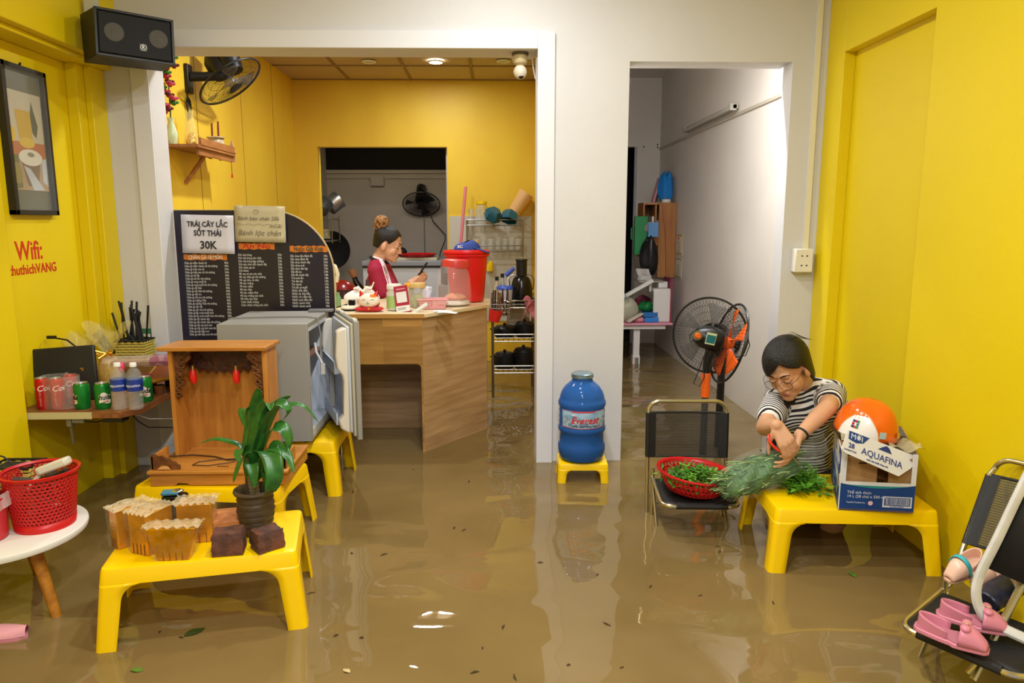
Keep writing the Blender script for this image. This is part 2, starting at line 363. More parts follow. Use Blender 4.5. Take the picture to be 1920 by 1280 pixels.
plastic_table('plastic_table','yellow plastic table nearest the camera carrying gold foil packs and a potted plant','table',-1.000,2.425,rad(11.5),.605,.375,.45,.27,G_T)
plastic_table('plastic_table','yellow plastic table under the empty wooden altar cabinet','table',-1.185,3.075,rad(-6.5),.62,.36,.45,.27,G_T)
plastic_table('plastic_table','yellow plastic table under the open grey fridge','table',-1.10,3.71,rad(0),.60,.40,.455,.278,G_T)
plastic_table('plastic_table','yellow plastic table by the right wall carrying a carton and vegetables','table',1.425,2.835,rad(-4),.62,.42,.44,.255,G_T)
# ------------------------------------------------------------------ loudspeaker in the corner
def speaker():
    # corners: front face wide, cabinet tapering to the back
    f=[at(174,13,3.50),at(323,40,3.72),at(328,122,3.70),at(179,103,3.48)]
    fc=sum(f,Vector())/4; n=(f[1]-f[0]).cross(f[3]-f[0]).normalized()
    if n.y>0: n=-n
    t=thing('loudspeaker','black wedge-shaped loudspeaker hung high in the corner beside the kitchen opening','speaker',tuple(fc))
    ux=(f[1]-f[0]).normalized(); uy=(f[0]-f[3]).normalized(); W=(f[1]-f[0]).length; Hh=(f[0]-f[3]).length
    M=Matrix(((ux.x,uy.x,n.x,0),(ux.y,uy.y,n.y,0),(ux.z,uy.z,n.z,0),(0,0,0,1)))
    D=.24; a=W/2; b=Hh/2; Mi=(Matrix.Translation(fc)@M).inverted()
    m=MB(); fr=[(-a,-b,0),(a,-b,0),(a,b,0),(-a,b,0)]; bk=[Mi@at(158,118,3.62),Mi@at(305,134,3.93),Mi@at(300,62,3.95),Mi@at(149,27,3.62)]
    m.add(fr+bk,[(0,1,2,3),(7,6,5,4),(0,4,5,1),(1,5,6,2),(2,6,7,3),(3,7,4,0)],M)
    m.build('cabinet',mat('speaker_vinyl',(38,37,34),rough=.6,bump=.1,bscale=150),t,bevel=.004)
    m=MB(); m.box((0,0,.006),(W-.03,Hh-.03,.012)); m.v=[tuple(M@Vector(v)) for v in m.v]
    m.build('grille',mat('speaker_grille',(27,29,36),rough=.75,noise=.3,nscale=200),t,bevel=.004)
    m=MB()
    for y in (-b+.004,b-.004): m.box((0,y,.004),(W,.012,.014))
    for x in (-a+.005,a-.005): m.box((x,0,.004),(.012,Hh,.014))
    m.v=[tuple(M@Vector(v)) for v in m.v]; m.build('front_frame',M_BLK,t,bevel=.002)
    for x in (-.27*W,.29*W):
        m=MB(); m.lathe([(.0,.015),(.012,.016),(.016,.0135),(.038,.0155),(.042,.013),(.042,.011)],c=(x,.005,0),seg=32,M=M)
        m.build('driver',mat('speaker_cone',(84,82,78),rough=.7),t)
    m=MB(); m.disc((.028,-.035,.0125),.0005)
    m=MB(); m.box((.03,-.045,.0125),(.034,.034,.002)); m.v=[tuple(M@Vector(v)) for v in m.v]; bd=m.build('badge',mat('badge_black',(12,12,12),rough=.3),t)
    m=MB(); vs,fs=text('R',.022,bold=.02); m.add(vs,fs,M@Matrix.Translation((.03,-.052,.0137))); 
    m.lathe([(.012,.0137),(.0145,.0143),(.0145,.0137)],c=(.03,-.045,0),seg=20,M=M)
    m.build('badge_mark',mat('badge_white',(225,225,222),rough=.4),bd)
    m=MB(); m.box(M@Vector((-.13,b+.03,-.20)),(.05,.04,.14)); m.build('bracket',mat('bracket_white',(200,198,180),rough=.5),t)
speaker()
# ------------------------------------------------------------------ framed picture on the left wall
def picture():
    y0,y1,z0,z1=3.26,3.575,1.395,2.045; X=-2.11
    yc,zc=(y0+y1)/2,(z0+z1)/2; W,H=y1-y0,z1-z0
    t=thing('framed_picture','tall black-framed photo of a juice glass and a coffee cup on the left wall','picture',(X,yc,zc))
    def B(m,a,b,c,d,x0,x1): return m.span((x0,a,b),(x1,c,d))
    m=MB(); f=.022
    for a,b,c,d in ((-W/2,-H/2,W/2,-H/2+f),(-W/2,H/2-f,W/2,H/2),(-W/2,-H/2,-W/2+f,H/2),(W/2-f,-H/2,W/2,H/2)): B(m,a,b,c,d,0,.034)
    m.build('frame',mat('frame_black',(40,36,30),rough=.45),t,bevel=.002)
    m=MB(); B(m,-W/2+f,-H/2+f,W/2-f,H/2-f,0,.012); m.build('mount',mat('mount_grey',(102,102,84),rough=.35),t)
    pw,ph=W-2*f-.02,.43
    m=MB(); B(m,-pw/2,-ph/2-.0,pw/2,ph/2,.012,.0135); pr_=m.build('print',mat('print_cream',(206,198,176),rough=.4,noise=.1,nscale=14),t)
    def shape(pts,c,name,x=.014,rough=.45):
        m=MB(); n=len(pts); m.add([(x,u*pw/2,v*ph/2) for u,v in pts],[tuple(range(n))]); m.build('print_shape',mat(name,c,rough=rough),pr_,smooth=False)
    el=lambda cx,cy,rx,ry,n=20:[(cx+rx*math.cos(6.283*k/n),cy+ry*math.sin(6.283*k/n)) for k in range(n)]
    shape([(-1,-.02),(1,.0),(1,-.32),(-1,-.34)],(190,112,60),'print_orange_table')
    shape([(-1,-.34),(1,-.32),(1,-1),(-1,-1)],(176,150,116),'print_tan',.0141)
    shape([(-.55,.60),(-.5,.63),(.3,.63),(.34,.58),(.32,.05),(-.42,.05)],(205,170,40),'print_juice',.0142)
    shape(el(-.02,-.02,.44,.11),(222,190,60),'print_mango',.0143); shape(el(-.8,.12,.2,.15),(214,184,40),'print_mango',.0143)
    shape([(.35,.2),(.3,.55),(.42,.85),(.55,.6),(.7,.35),(.55,.1)],(84,92,66),'print_leaf',.0142)
    shape(el(.1,-.32,.68,.17),(226,224,212),'print_cup',.0144); shape(el(.12,-.26,.2,.05),(140,140,110),'print_garnish',.0146)
    shape([(-.45,-.42),(.6,-.42),(.4,-.95),(-.2,-.9)],(128,104,84),'print_cup_side',.0142)
    shape([(-.35,-.5),(.0,-.55),(.75,-.98),(.1,-1)],(190,196,204),'print_cloth',.0145); shape([(.7,-.35),(1,-.3),(1,-.9),(.7,-.8)],(196,204,208),'print_cloth',.0145)
    shape([(-1,-.3),(-.6,-.28),(-.5,-.95),(-1,-1)],(112,112,66),'print_leaf2',.0143); shape(el(-.72,-.66,.25,.22),(150,136,70),'print_leaf3',.0146)
    m=MB(); m.span((.036,-W/2+f,-H/2+f),(.0362,W/2-f,H/2-f)); m.build('glazing',film('picture_glass',(225,230,235),a=.06,rough=.06,crinkle=0),t)
    MB().cyl((.012,0,H/2),(.02,0,H/2+.016),.006,.004,8).build('hanger',M_DARK,t)
picture()
# hand painted wifi lines on the left wall
M_REDP=mat('red_hand_paint',(206,52,20),rough=.5)
def wall_text(body,p0,p1,label,hs):
    a=onx(*p0,-2.11); b=onx(*p1,-2.11)
    vs,fs=text(body,.1,align='LEFT',bold=.012,ext=.0008); xs=[v[0] for v in vs]; w=max(xs)-min(xs)
    k=(b.y-a.y)/w; m=MB(); 
    m.add([(.001+v[2],(v[0]-min(xs))*k,v[1]*hs) for v in vs],fs)
    o=m.build('wall_lettering',M_REDP,loc=(-2.11,a.y,(a.z+b.z)/2)); tag(o,label,'lettering')
wall_text('Wifi:',(30,488),(80,484),'larger red hand-painted word Wifi on the left wall, upper line',1.2)
wall_text('thuthichVANG',(17,514),(106,510),'red hand-painted wifi password in one word on the left wall, lower line',.62)
# ------------------------------------------------------------------ corner shelf
t=thing('corner_shelf','narrow wall shelf with pale edge in the left recess, holding drinks and packets','shelf',(-1.86,3.56,.538))
m=MB(); m.prism([(-.25,-.425),(.215,-.425),(.272,-.33),(.272,.44),(-.25,.44)],-.03,Matrix.Translation((0,0,0)))
m.build('board',wood('shelf_wood',(156,98,58),(112,68,38),rough=.35,scale=3),t,bevel=.002)
MB().span((-.25,-.428,-.031),(.09,-.424,-.001)).build('edge_strip',mat('edge_cream',(196,186,140),rough=.5),t)
m=MB(); m.box((-.02,-.40,-.05),(.02,.03,.035)); m.cyl((-.02,-.40,-.06),(-.04,-.36,-.16),.006,.006,8); m.box((.02,-.40,-.042),(.05,.03,.02)); m.build('bracket',mat('bracket_metal',(120,115,100),rough=.5),t)
MB().box((.17,-.38,-.042),(.085,.06,.02)).build('underside_box',M_BLK,t)
c=MB().tube([(-1.85,3.17,.50),(-1.83,3.17,.485),(-1.77,3.17,.483),(-1.70,3.18,.50)],.003,6); tag(c.build('shelf_cable',M_WIRE),'short dark cable sagging under the front of the corner shelf','cable')
ZS=.538
# drinks ------------------------------------------------------------
M_ALU=mat('can_aluminium',(200,200,198),rough=.3,metal=1)
def can(kind,x,y,label,group,rot):
    slim=kind=='coke'; r=.028 if slim else .033; h=.142 if slim else .118
    t=thing('drink_can',label,'can',(x,y,ZS),rot,group)
    col=(196,28,22) if slim else (24,128,48)
    MB().lathe([(0,.004),(r*.75,.002),(r*.82,0),(r,.012),(r,h-.014),(r*.84,h-.002)],seg=28).build('can_body',mat('can_red' if slim else 'can_green',col,rough=.28,metal=.35),t)
    MB().lathe([(r*.86,h-.003),(r*.87,h),(r*.82,h),(r*.8,h-.005),(0,h-.005)],seg=28).build('can_lid',M_ALU,t)
    m=MB()
    if slim:
        # lettering runs round the can
        wrap(m,'Coca-Cola',.036,r,h*.60,-2.35,shear=.3,bold=.008,align='LEFT')
        m.build('can_lettering',mat('can_white',(238,232,226),rough=.4),t)
        m=MB(); vs,fs=text('VỊ CHẤT THẬT',.010,align='LEFT'); a0=-1.75
        m.add([((r+.0008)*math.cos(a0-v[1]/r),(r+.0008)*math.sin(a0-v[1]/r),.016+v[0]) for v in vs],fs); m.build('can_small_print',mat('can_white',(238,232,226)),t)
    else:
        m=MB(); 
        m.grid(14,4,lambda u,v:((r+.0006)*math.cos(-1.57-.75+1.5*u),(r+.0006)*math.sin(-1.57-.75+1.5*u),.030+.042*v*(1-.25*math.cos(u*6.28)*.5)+.004*math.sin(u*6.28))); m.build('can_label',mat('can_label_cream',(228,222,206),rough=.4),t)
        m=MB(); wrap(m,'huda',.034,r+.0008,.046,-1.57,bold=.02,shear=.15,wsc=.8); m.build('can_lettering',mat('can_black',(22,22,20),rough=.4),t)
        m=MB(); wrap(m,'BEER',.010,r+.0008,.033,-1.5); m.build('can_small_print',mat('can_red_print',(190,40,36)),t)
    return t
def onshelf(px,py=768): p=onz(px,py,ZS+.002); return p.x,p.y
x,y=onshelf(75); can('coke',x,y+.03,'slim red cola can at the left end of the shelf row','cola cans on the corner shelf',.50)
x,y=onshelf(103); can('coke',x,y+.03,'slim red cola can, second from the left on the shelf','cola cans on the corner shelf',.55)
x,y=onshelf(121,760); can('coke',x+.004,y+.055,'slim red cola can in crinkled wrap just left of the green cans','cola cans on the corner shelf',.45)
# shrink wrap round the cola cans
p=onshelf(100)
m=MB()
def wr(u,v):
    a=6.283*u; s=random.Random(int(u*97)*31+int(v*9)); j=.004*(s.random()-.5)
    return (p[0]+.018+(.082+j)*math.cos(a)*(1 if abs(math.cos(a))<.9 else 1),p[1]+.044+(.05+j)*math.sin(a),ZS+.004+.145*v)
m.grid(40,8,wr,cu=True); tag(m.build('plastic_wrap',film('shrink_wrap',a=.16)),'crinkled clear plastic wrap holding the cola cans together','plastic wrap')
x,y=onshelf(148); can('huda',x,y+.035,'green beer can standing left of the other two green cans','green beer cans',-.9)
x,y=onshelf(187); can('huda',x,y+.035,'green beer can just left of the two water bottles','green beer cans',.75)
x,y=onshelf(268,754); can('huda',x,y+.03,'green beer can behind and right of the water bottles','green beer cans',.35)
M_PET=mat('pet_bottle',(225,235,238),rough=.05,alpha=.14,spec=.9)
def water_bottle(px,label):
    x,y=onshelf(px,770); t=thing('water_bottle',label,'bottle',(x,y+.035,ZS),.2,'small water bottles on the corner shelf')
    MB().lathe([(0,.006),(.02,.002),(.028,.004),(.032,.015),(.031,.03),(.033,.04),(.031,.052),(.033,.066),(.033,.128),(.031,.135),(.033,.15),(.030,.165),(.022,.18),(.013,.19),(.0125,.198)],seg=28).build('bottle_body',M_PET,t)
    MB().lathe([(0,.205),(.0,.212),(.013,.212),(.0145,.210),(.0145,.195),(.0,.195)],seg=24).build('cap',mat('cap_white',(238,238,236),rough=.4),t)
    MB().lathe([(.0336,.088),(.0338,.09),(.0338,.138),(.0336,.14)],seg=28).build('label',mat('label_blue',(30,58,150),rough=.35),t)
    m=MB(); wrap(m,'AQUAFINA',.013,.0342,.108,-1.57,bold=.01); wrap(m,'▲',.014,.0342,.121,-1.57) if False else None
    m.build('label_lettering',mat('label_white',(226,230,240)),t)
    MB().lathe([(0,.008),(.029,.010),(.0305,.05),(.0312,.13),(.029,.15),(0,.151)],seg=24).build('water',mat('bottle_water',(200,215,220),rough=.05,alpha=.05,spec=.6),t)
water_bottle(219,'clear water bottle with blue label, the left one of the pair')
water_bottle(249,'clear water bottle with blue label, the right one of the pair')
# black slab-like case leaning at the back left ---------------------
o=MB().box((0,0,.128),(.27,.022,.256)).build('laptop',mat('laptop_black',(30,30,28),rough=.45),loc=(-1.968,3.31,ZS+.003),rot=(rad(-8),rad(-3),rad(8)),bevel=.008); tag(o,'black closed laptop standing on edge against the left wall behind the cola cans','laptop')
m=MB(); m.tube([(-2.06,3.4,ZS+.29),(-2.0,3.4,ZS+.28),(-1.95,3.38,ZS+.25),(-1.90,3.36,ZS+.16)],.004,6); m.box((-2.07,3.4,ZS+.293),(.04,.012,.014)); tag(m.build('charger_cable',M_WIRE),'black charger plug and cable lying over the laptop on the shelf','cable')
# gift bags with cellophane and bows
M_CELL=film('cellophane',(240,226,150),a=.30); M_GOLD=mat('gold_ribbon',(226,176,50),rough=.25,metal=.6)
def gift(px,py,sc,label):
    p=onz(px,py,ZS); t=thing('gift_bag',label,'gift bag',(p.x,p.y+.06,ZS),0,'cellophane gift bags')
    m=MB(); m.lathe([(0,.004),(.03,.004),(.036,.03),(.034,.07),(.022,.10),(.012,.112)],seg=18); m.build('filling',mat('gift_filling',(226,190,50),rough=.4,rgb2=(190,110,20),nscale=40),t)
    def sk(u,v):
        a=6.283*u; r=.012+.055*v**1.2+.012*math.sin(a*5)*v; return (r*math.cos(a)*1.1,r*math.sin(a)*.6,.11+.09*v+.022*math.sin(a*3)*v)
    m=MB(); m.grid(30,5,sk,cu=True); m.lathe([(.037,.004),(.042,.03),(.039,.07),(.026,.10),(.013,.112)],seg=18); m.build('cellophane_wrap',M_CELL,t)
    m=MB()
    for k in range(7):
        a=k*.9; q=Vector((math.cos(a)*.03,-.02+math.sin(a)*.02,.105+.014*math.sin(k*2.1)))
        m.tube([(0,-.01,.11),q*1.0+Vector((0,-.006,.008)),q*1.05,q*.6+Vector((0,-.012,.04)),(0,-.01,.11)],.005,5,flat=.35)
    m.build('ribbon_bow',M_GOLD,t); t.scale=(sc,sc,sc)
gift(150,735,1.35,'cellophane gift bag with gold bow behind the leftmost green can')
gift(196,728,1.5,'cellophane gift bag with gold bow behind the middle green can')
# small gold box by the laptop, long pink packet, tray, box, cup
o=MB().box((0,0,.03),(.034,.034,.16)).build('carton',mat('gold_carton',(206,140,30),rough=.35,rgb2=(120,66,16),nscale=60),loc=(-1.915,3.345,ZS+.05),bevel=.002); tag(o,'small golden carton between the laptop and the gift bags','box')
t=thing('incense_packet','long clear packet of thin sticks with pink print lying across the shelf','packet',(-1.70,3.47,ZS+.165),rad(-14),rot=(0,rad(-4),rad(-14)))
m=MB()
for k in range(22): m.cyl((-.16,-.02+.002*k,-.012+.004*(k%5)),(.20,-.018+.0018*k,-.010+.0045*((k*3)%5)),.0018,seg=5)
m.build('sticks',mat('stick_tan',(196,160,120),rough=.7),t)
m=MB(); m.grid(14,8,lambda u,v:(-.19+.42*u,.045*math.cos(6.283*v),.028*math.sin(6.283*v)+.004*math.sin(u*30)*math.sin(v*12))); m.build('packet_film',film('packet_film_clear',(235,220,222),a=.28),t)
m=MB(); m.grid(6,8,lambda u,v:(.08+.11*u,.0455*math.cos(6.283*v),.0285*math.sin(6.283*v))); m.build('packet_print',film('packet_print_purple',(170,70,140),a=.55,crinkle=.3),t)
m=MB(); m.sph((-.075,-.046,-.02),(.016,.012,.026),12,8); m.build('packet_tag',mat('tag_pink',(240,70,100),rough=.35),t)
t=thing('gilded_tray','brown tray with gilded edge lying tilted on the boxes beside the altar','tray',(-1.60,3.56,ZS+.105),0,rot=(rad(12),rad(-12),rad(4)))
MB().box((0,0,0),(.19,.24,.014)).build('tray_board',mat('tray_brown',(128,56,26),rough=.35),t)
m=MB()
for a,b in (((-.1,-.125,0),(.1,-.125,0)),((-.1,.125,0),(.1,.125,0)),((-.1,-.125,0),(-.1,.125,0)),((.1,-.125,0),(.1,.125,0))): m.tube([a,b],.010,8)
m.build('gilded_edge',mat('gilt',(200,140,50),rough=.3,metal=.7),t)
t=thing('black_box','black box with a blue top standing at the right end of the shelf','box',(-1.625,3.68,ZS))
MB().box((0,0,.045),(.09,.10,.09)).build('box_body',M_BLK,t,bevel=.003); MB().box((0,0,.0935),(.084,.094,.006)).build('box_top',mat('box_top_blue',(70,140,190),rough=.4),t)
t=thing('red_box','dark red carton standing under the gilded tray on the shelf','box',(-1.70,3.52,ZS)); MB().box((0,0,.045),(.06,.06,.09)).build('carton_body',mat('carton_red',(120,36,34),rough=.5),t,bevel=.002)
p=onz(288,741,ZS); o=MB().lathe([(0,.003),(.02,.0),(.026,.045),(.024,.045),(.018,.006),(0,.006)],seg=20).build('cup',mat('cup_brown',(112,66,36),rough=.35),loc=(-1.622,3.47,ZS)); tag(o,'small brown cup on the shelf edge right of the green can','cup')
# woven basket with black chopsticks at the shelf's back
M_STRAW=mat('woven_yellow',(206,186,84),rough=.7)
def woven(name,label,x,y,z,w,d,h,n=9,rows=7,wm=None):
    t=thing(name,label,'basket',(x,y,z))
    m=MB()
    for face in range(4):
        L=w if face%2==0 else d; off=(d if face%2==0 else w)/2
        R=Matrix.Rotation(face*math.pi/2,4,'Z')
        for i in range(n):
            for j in range(rows):
                s=1 if (i+j)%2 else -1
                m.box(tuple(R@Vector(((-.5+(i+.5)/n)*L,-off+s*.0018,h*(j+.5)/rows))),((L/n*.98,.003,h/rows*.74) if face%2==0 else (.003,L/n*.98,h/rows*.74)))
    m.build('woven_sides',M_STRAW,t,smooth=False)
    MB().span((-w/2+.004,-d/2+.004,0),(w/2-.004,d/2-.004,h*.96)).build('basket_lining',mat('basket_dark',(36,34,22),rough=.8),t)
    m=MB(); m.tube([(-w/2,-d/2,h),(w/2,-d/2,h),(w/2,d/2,h),(-w/2,d/2,h)],.006,6,closed=True); m.build('basket_rim',M_BLK,t)
    m=MB(); m.tube([(w*.1*(-4)+w*.6*k/8*1.0,-d/2-.002,h+.05*math.sin(math.pi*k/8)) for k in range(9)],.003,6); m.build('basket_handle',M_WIRE,t)
    return t
woven('woven_basket','yellow and black woven basket of black chopsticks at the back of the corner shelf',-1.885,3.80,ZS+.115,.15,.12,.10)
tag(MB().box((0,0,.0575),(.18,.14,.113)).build('storage_box',mat('storage_brown',(130,96,40),rough=.6),loc=(-1.885,3.80,ZS+.001)),'plain brown box under the chopstick basket on the shelf','box')
rr=random.Random(4)
for k in range(16):
    x=-1.935+.10*(k%8)/7+rr.uniform(-.008,.008); y=3.775+.05*(k//8); 
    lean=rr.uniform(-.25,.3)
    o=MB().cyl((0,0,0),(lean*.18,rr.uniform(-.02,.02),.17+rr.uniform(-.02,.06)),.0045,.0055,6).build('chopstick',M_BLK,loc=(x,y,ZS+.20)); tag(o,'black chopstick standing in the woven basket at the back of the shelf','chopstick',group='chopsticks in the shelf basket')
o=MB(); 
for k in range(5): o.cyl((.008*k,0,0),(.008*k-.09,-.02,.15+.006*k),.006,.006,6)
tag(o.build('cutlery_bundle',M_BLK,loc=(-1.985,3.78,ZS+.10)),'bundle of black sticks leaning out left of the chopstick basket','chopsticks')
# green bordered payment card on the partition (its code is left out)
t=thing('wall_card','small green-bordered white card on the white wall above the shelf','card',(-1.925,4.0,.70))
MB().span((-.045,-.006,-.12),(.045,0,.085)).build('card_border',mat('card_green',(60,128,98),rough=.4),t,bevel=.002)
cp=MB().span((-.032,-.0075,-.11),(.032,-.006,.055)).build('card_paper',mat('card_paper',(224,222,214),rough=.5),t)
m=MB()
for z,wd in ((.04,.04),(.03,.03),(.018,.024)): m.box((0,-.008,z),(wd,.001,.004))
m.build('card_print',mat('print_grey',(120,120,116)),cp)
# thin cables hanging from the shelf to the altar
m=MB(); m.tube([(-1.63,3.2,.515),(-1.60,3.3,.46),(-1.54,3.45,.42),(-1.45,3.4,.395)],.0022,6); tag(m.build('white_cable',mat('cable_white',(196,190,180))),'pale cable drooping from the shelf towards the altar','cable')
m=MB(); m.tube([(-1.63,3.2,.51),(-1.625,3.25,.46),(-1.61,3.3,.42),(-1.54,3.4,.39),(-1.44,3.35,.37)],.0028,6); tag(m.build('dark_cable',M_WIRE),'dark cable drooping from the shelf towards the altar','cable')
# ------------------------------------------------------------------ round white table + baskets
TX,TY,TZ=-1.755,2.475,.285
t=thing('round_table','low round white-topped table with wooden legs at the left edge','table',(TX,TY,FLOOR))
h=TZ-FLOOR
MB().lathe([(0,h),(.262,h),(.27,h-.004),(.272,h-.012),(.268,h-.024),(.255,h-.026),(0,h-.026)],seg=56).build('tabletop',mat('table_white',(226,224,214),rough=.35),t)
M_LEGW=wood('leg_wood',(186,124,36),(150,92,24),rough=.45)
for a in (-22,100,218):
    ca,sa=math.cos(rad(a)),math.sin(rad(a)); MB().cyl((ca*.29,sa*.29,0),(ca*.155,sa*.155,h-.026),.013,.022,14).build('leg',M_LEGW,t)
def perforated(mb,prof,seg,hole=.62,rows=None,shrink=None,sx=1,sy=1,off=True):
    """lathe wall in which each cell is a frame round a hole; prof = [(r,z)]"""
    def P(u,v):
        i=min(int(v),len(prof)-2); f=v-i; r=prof[i][0]*(1-f)+prof[i+1][0]*f; z=prof[i][1]*(1-f)+prof[i+1][1]*f
        a=6.283185*u/seg; return (r*math.cos(a)*sx,r*math.sin(a)*sy,z)
    for j in range(len(prof)-1):
        for i in range(seg):
            sft=.5 if (off and j%2) else 0
            if rows and j not in rows: mb.add([P(i+sft,j),P(i+1+sft,j),P(i+1+sft,j+1),P(i+sft,j+1)],[(0,1,2,3)]); continue
            cu,cv=i+.5+sft,j+.5; N=8; o=[P(i+sft,j),P(cu,j),P(i+1+sft,j),P(i+1+sft,cv),P(i+1+sft,j+1),P(cu,j+1),P(i+sft,j+1),P(i+sft,cv)]
            inn=[P(cu+.5*hole*math.cos(rad(-135+45*k)),cv+.5*hole*math.sin(rad(-135+45*k))) for k in range(8)]
            mb.add(o+inn,[(k,(k+1)%8,8+(k+1)%8,8+k) for k in range(8)])
M_RBK=mat('red_basket_plastic',(196,24,26),rough=.35)
def prof_lin(r0,r1,z0,z1,n): return [(r0+(r1-r0)*k/n,z0+(z1-z0)*k/n) for k in range(n+1)]
p=onz(97,990,TZ); BX,BY=-1.622,2.515
t=thing('red_basket','round red perforated basket full of utensils on the white table','basket',(BX,BY,TZ),.3)
m=MB(); perforated(m,prof_lin(.098,.117,.03,.195,13),46,hole=.6); m.build('perforated_wall',M_RBK,t,solid=.003)
m=MB(); m.lathe([(0,.004),(.092,.004),(.096,0),(.099,.03)],seg=46); m.build('basket_bottom',M_RBK,t,solid=.003)
m=MB(); m.lathe([(.116,.192),(.125,.196),(.127,.206),(.121,.208),(.115,.2)],seg=46); m.build('rim',M_RBK,t)
rr=random.Random(9)
for k in range(7):
    a=rr.uniform(0,6.28); q=Vector((math.cos(a)*.06,math.sin(a)*.05,.12+.03*rr.random())); d=Vector((math.cos(a+2.4)*.09,math.sin(a+2.4)*.07,.17+.03*rr.random()))
    o=MB().tube([q,(q+d)/2+Vector((0,0,.012)),d],[.006,.007,.012],7,flat=1.4).build('utensil',mat('utensil_brown',(66,52,46),rough=.5),loc=(BX,BY,TZ)); tag(o,'dark kitchen utensil lying in the red basket on the white table','utensil',group='utensils in the red basket')
o=MB(); o.grid(8,8,lambda u,v:(.078*math.cos(6.283*u)*(.3+.7*v),.06*math.sin(6.283*u)*(.3+.7*v),.11+.02*math.sin(u*20)*v)); tag(o.build('utensil_pile',mat('pile_dark',(58,44,40),rough=.6,rgb2=(100,80,70),nscale=60),loc=(BX,BY,TZ)),'dark jumble of small utensils filling the red basket','utensils',kind='stuff')
t=thing('plastic_scoop','translucent white plastic scoop sticking out of the red basket','scoop',(BX+.075,BY-.03,TZ+.215),0,rot=(rad(-10),rad(-18),rad(20)))
M_SC=mat('scoop_plastic',(222,216,196),rough=.35,trans=.2)
m=MB(); m.prism([(-.05,-.028),(.045,-.032),(.055,-.015),(.055,.02),(.04,.03),(-.05,.026),(-.062,0)],.03); m.build('scoop_head',M_SC,t,bevel=.008)
MB().box((-.075,-.005,-.012),(.075,.026,.014),rot=(0,rad(-30),0)).build('handle',M_SC,t,bevel=.004)
woven('woven_basket','yellow and black woven basket standing behind the red baskets on the white table',-1.775,2.625,TZ,.15,.11,.19,n=8,rows=11)
# pink tub with plastic bag at the frame's left edge
t=thing('pink_tub','red tub with a crumpled clear bag over its rim at the left edge','tub',(-1.752,2.395,TZ))
MB().lathe([(0,.003),(.065,.003),(.075,.14),(.078,.15),(.07,.15),(.06,.01),(0,.01)],seg=30).build('tub_body',mat('tub_red',(196,52,60),rough=.4),t)
m=MB(); m.grid(40,4,lambda u,v:((.079+.006*v+.007*math.sin(u*50))*math.cos(6.283*u),(.079+.006*v+.007*math.sin(u*50))*math.sin(6.283*u),.165-.05*v+.006*math.sin(u*38)),cu=True); m.build('bag_rim',film('tub_bag',(240,225,225),a=.4),t)
m=MB(); m.sph((0,.0,.175),(.055,.05,.04),16,10); m.sph((-.01,.01,.215),(.045,.04,.04),16,10); m.sph((.0,.0,.25),(.03,.03,.03),14,8); m.build('tub_contents',mat('pink_contents',(224,86,92),rough=.4,bump=.5,bscale=40),t)
# pink slipper toe in the water at the left edge
p=onz(10,1195,0); t=thing('pink_slipper','pale pink slipper floating in the water at the left edge','slipper',(p.x-.035,p.y+.01,0),rad(-95))
m=MB(); m.grid(16,10,lambda u,v:(.042*math.sin(math.pi*min(max(u,.02),.98))**.45*math.cos(math.pi*v),-.11+.22*u,.012+.032*math.sin(math.pi*v)*(.4+.6*u))); m.build('upper',mat('slipper_pink',(226,160,172),rough=.35),t)
m=MB(); m.prism([(.044*math.sin(math.pi*k/12)**.5*s,-.11+.22*k/12) for s,rg in ((1,range(13)),(-1,range(11,0,-1))) for k in rg],.014,Matrix.Translation((0,0,-.003))); m.build('sole',mat('slipper_sole',(206,130,146),rough=.5),t)
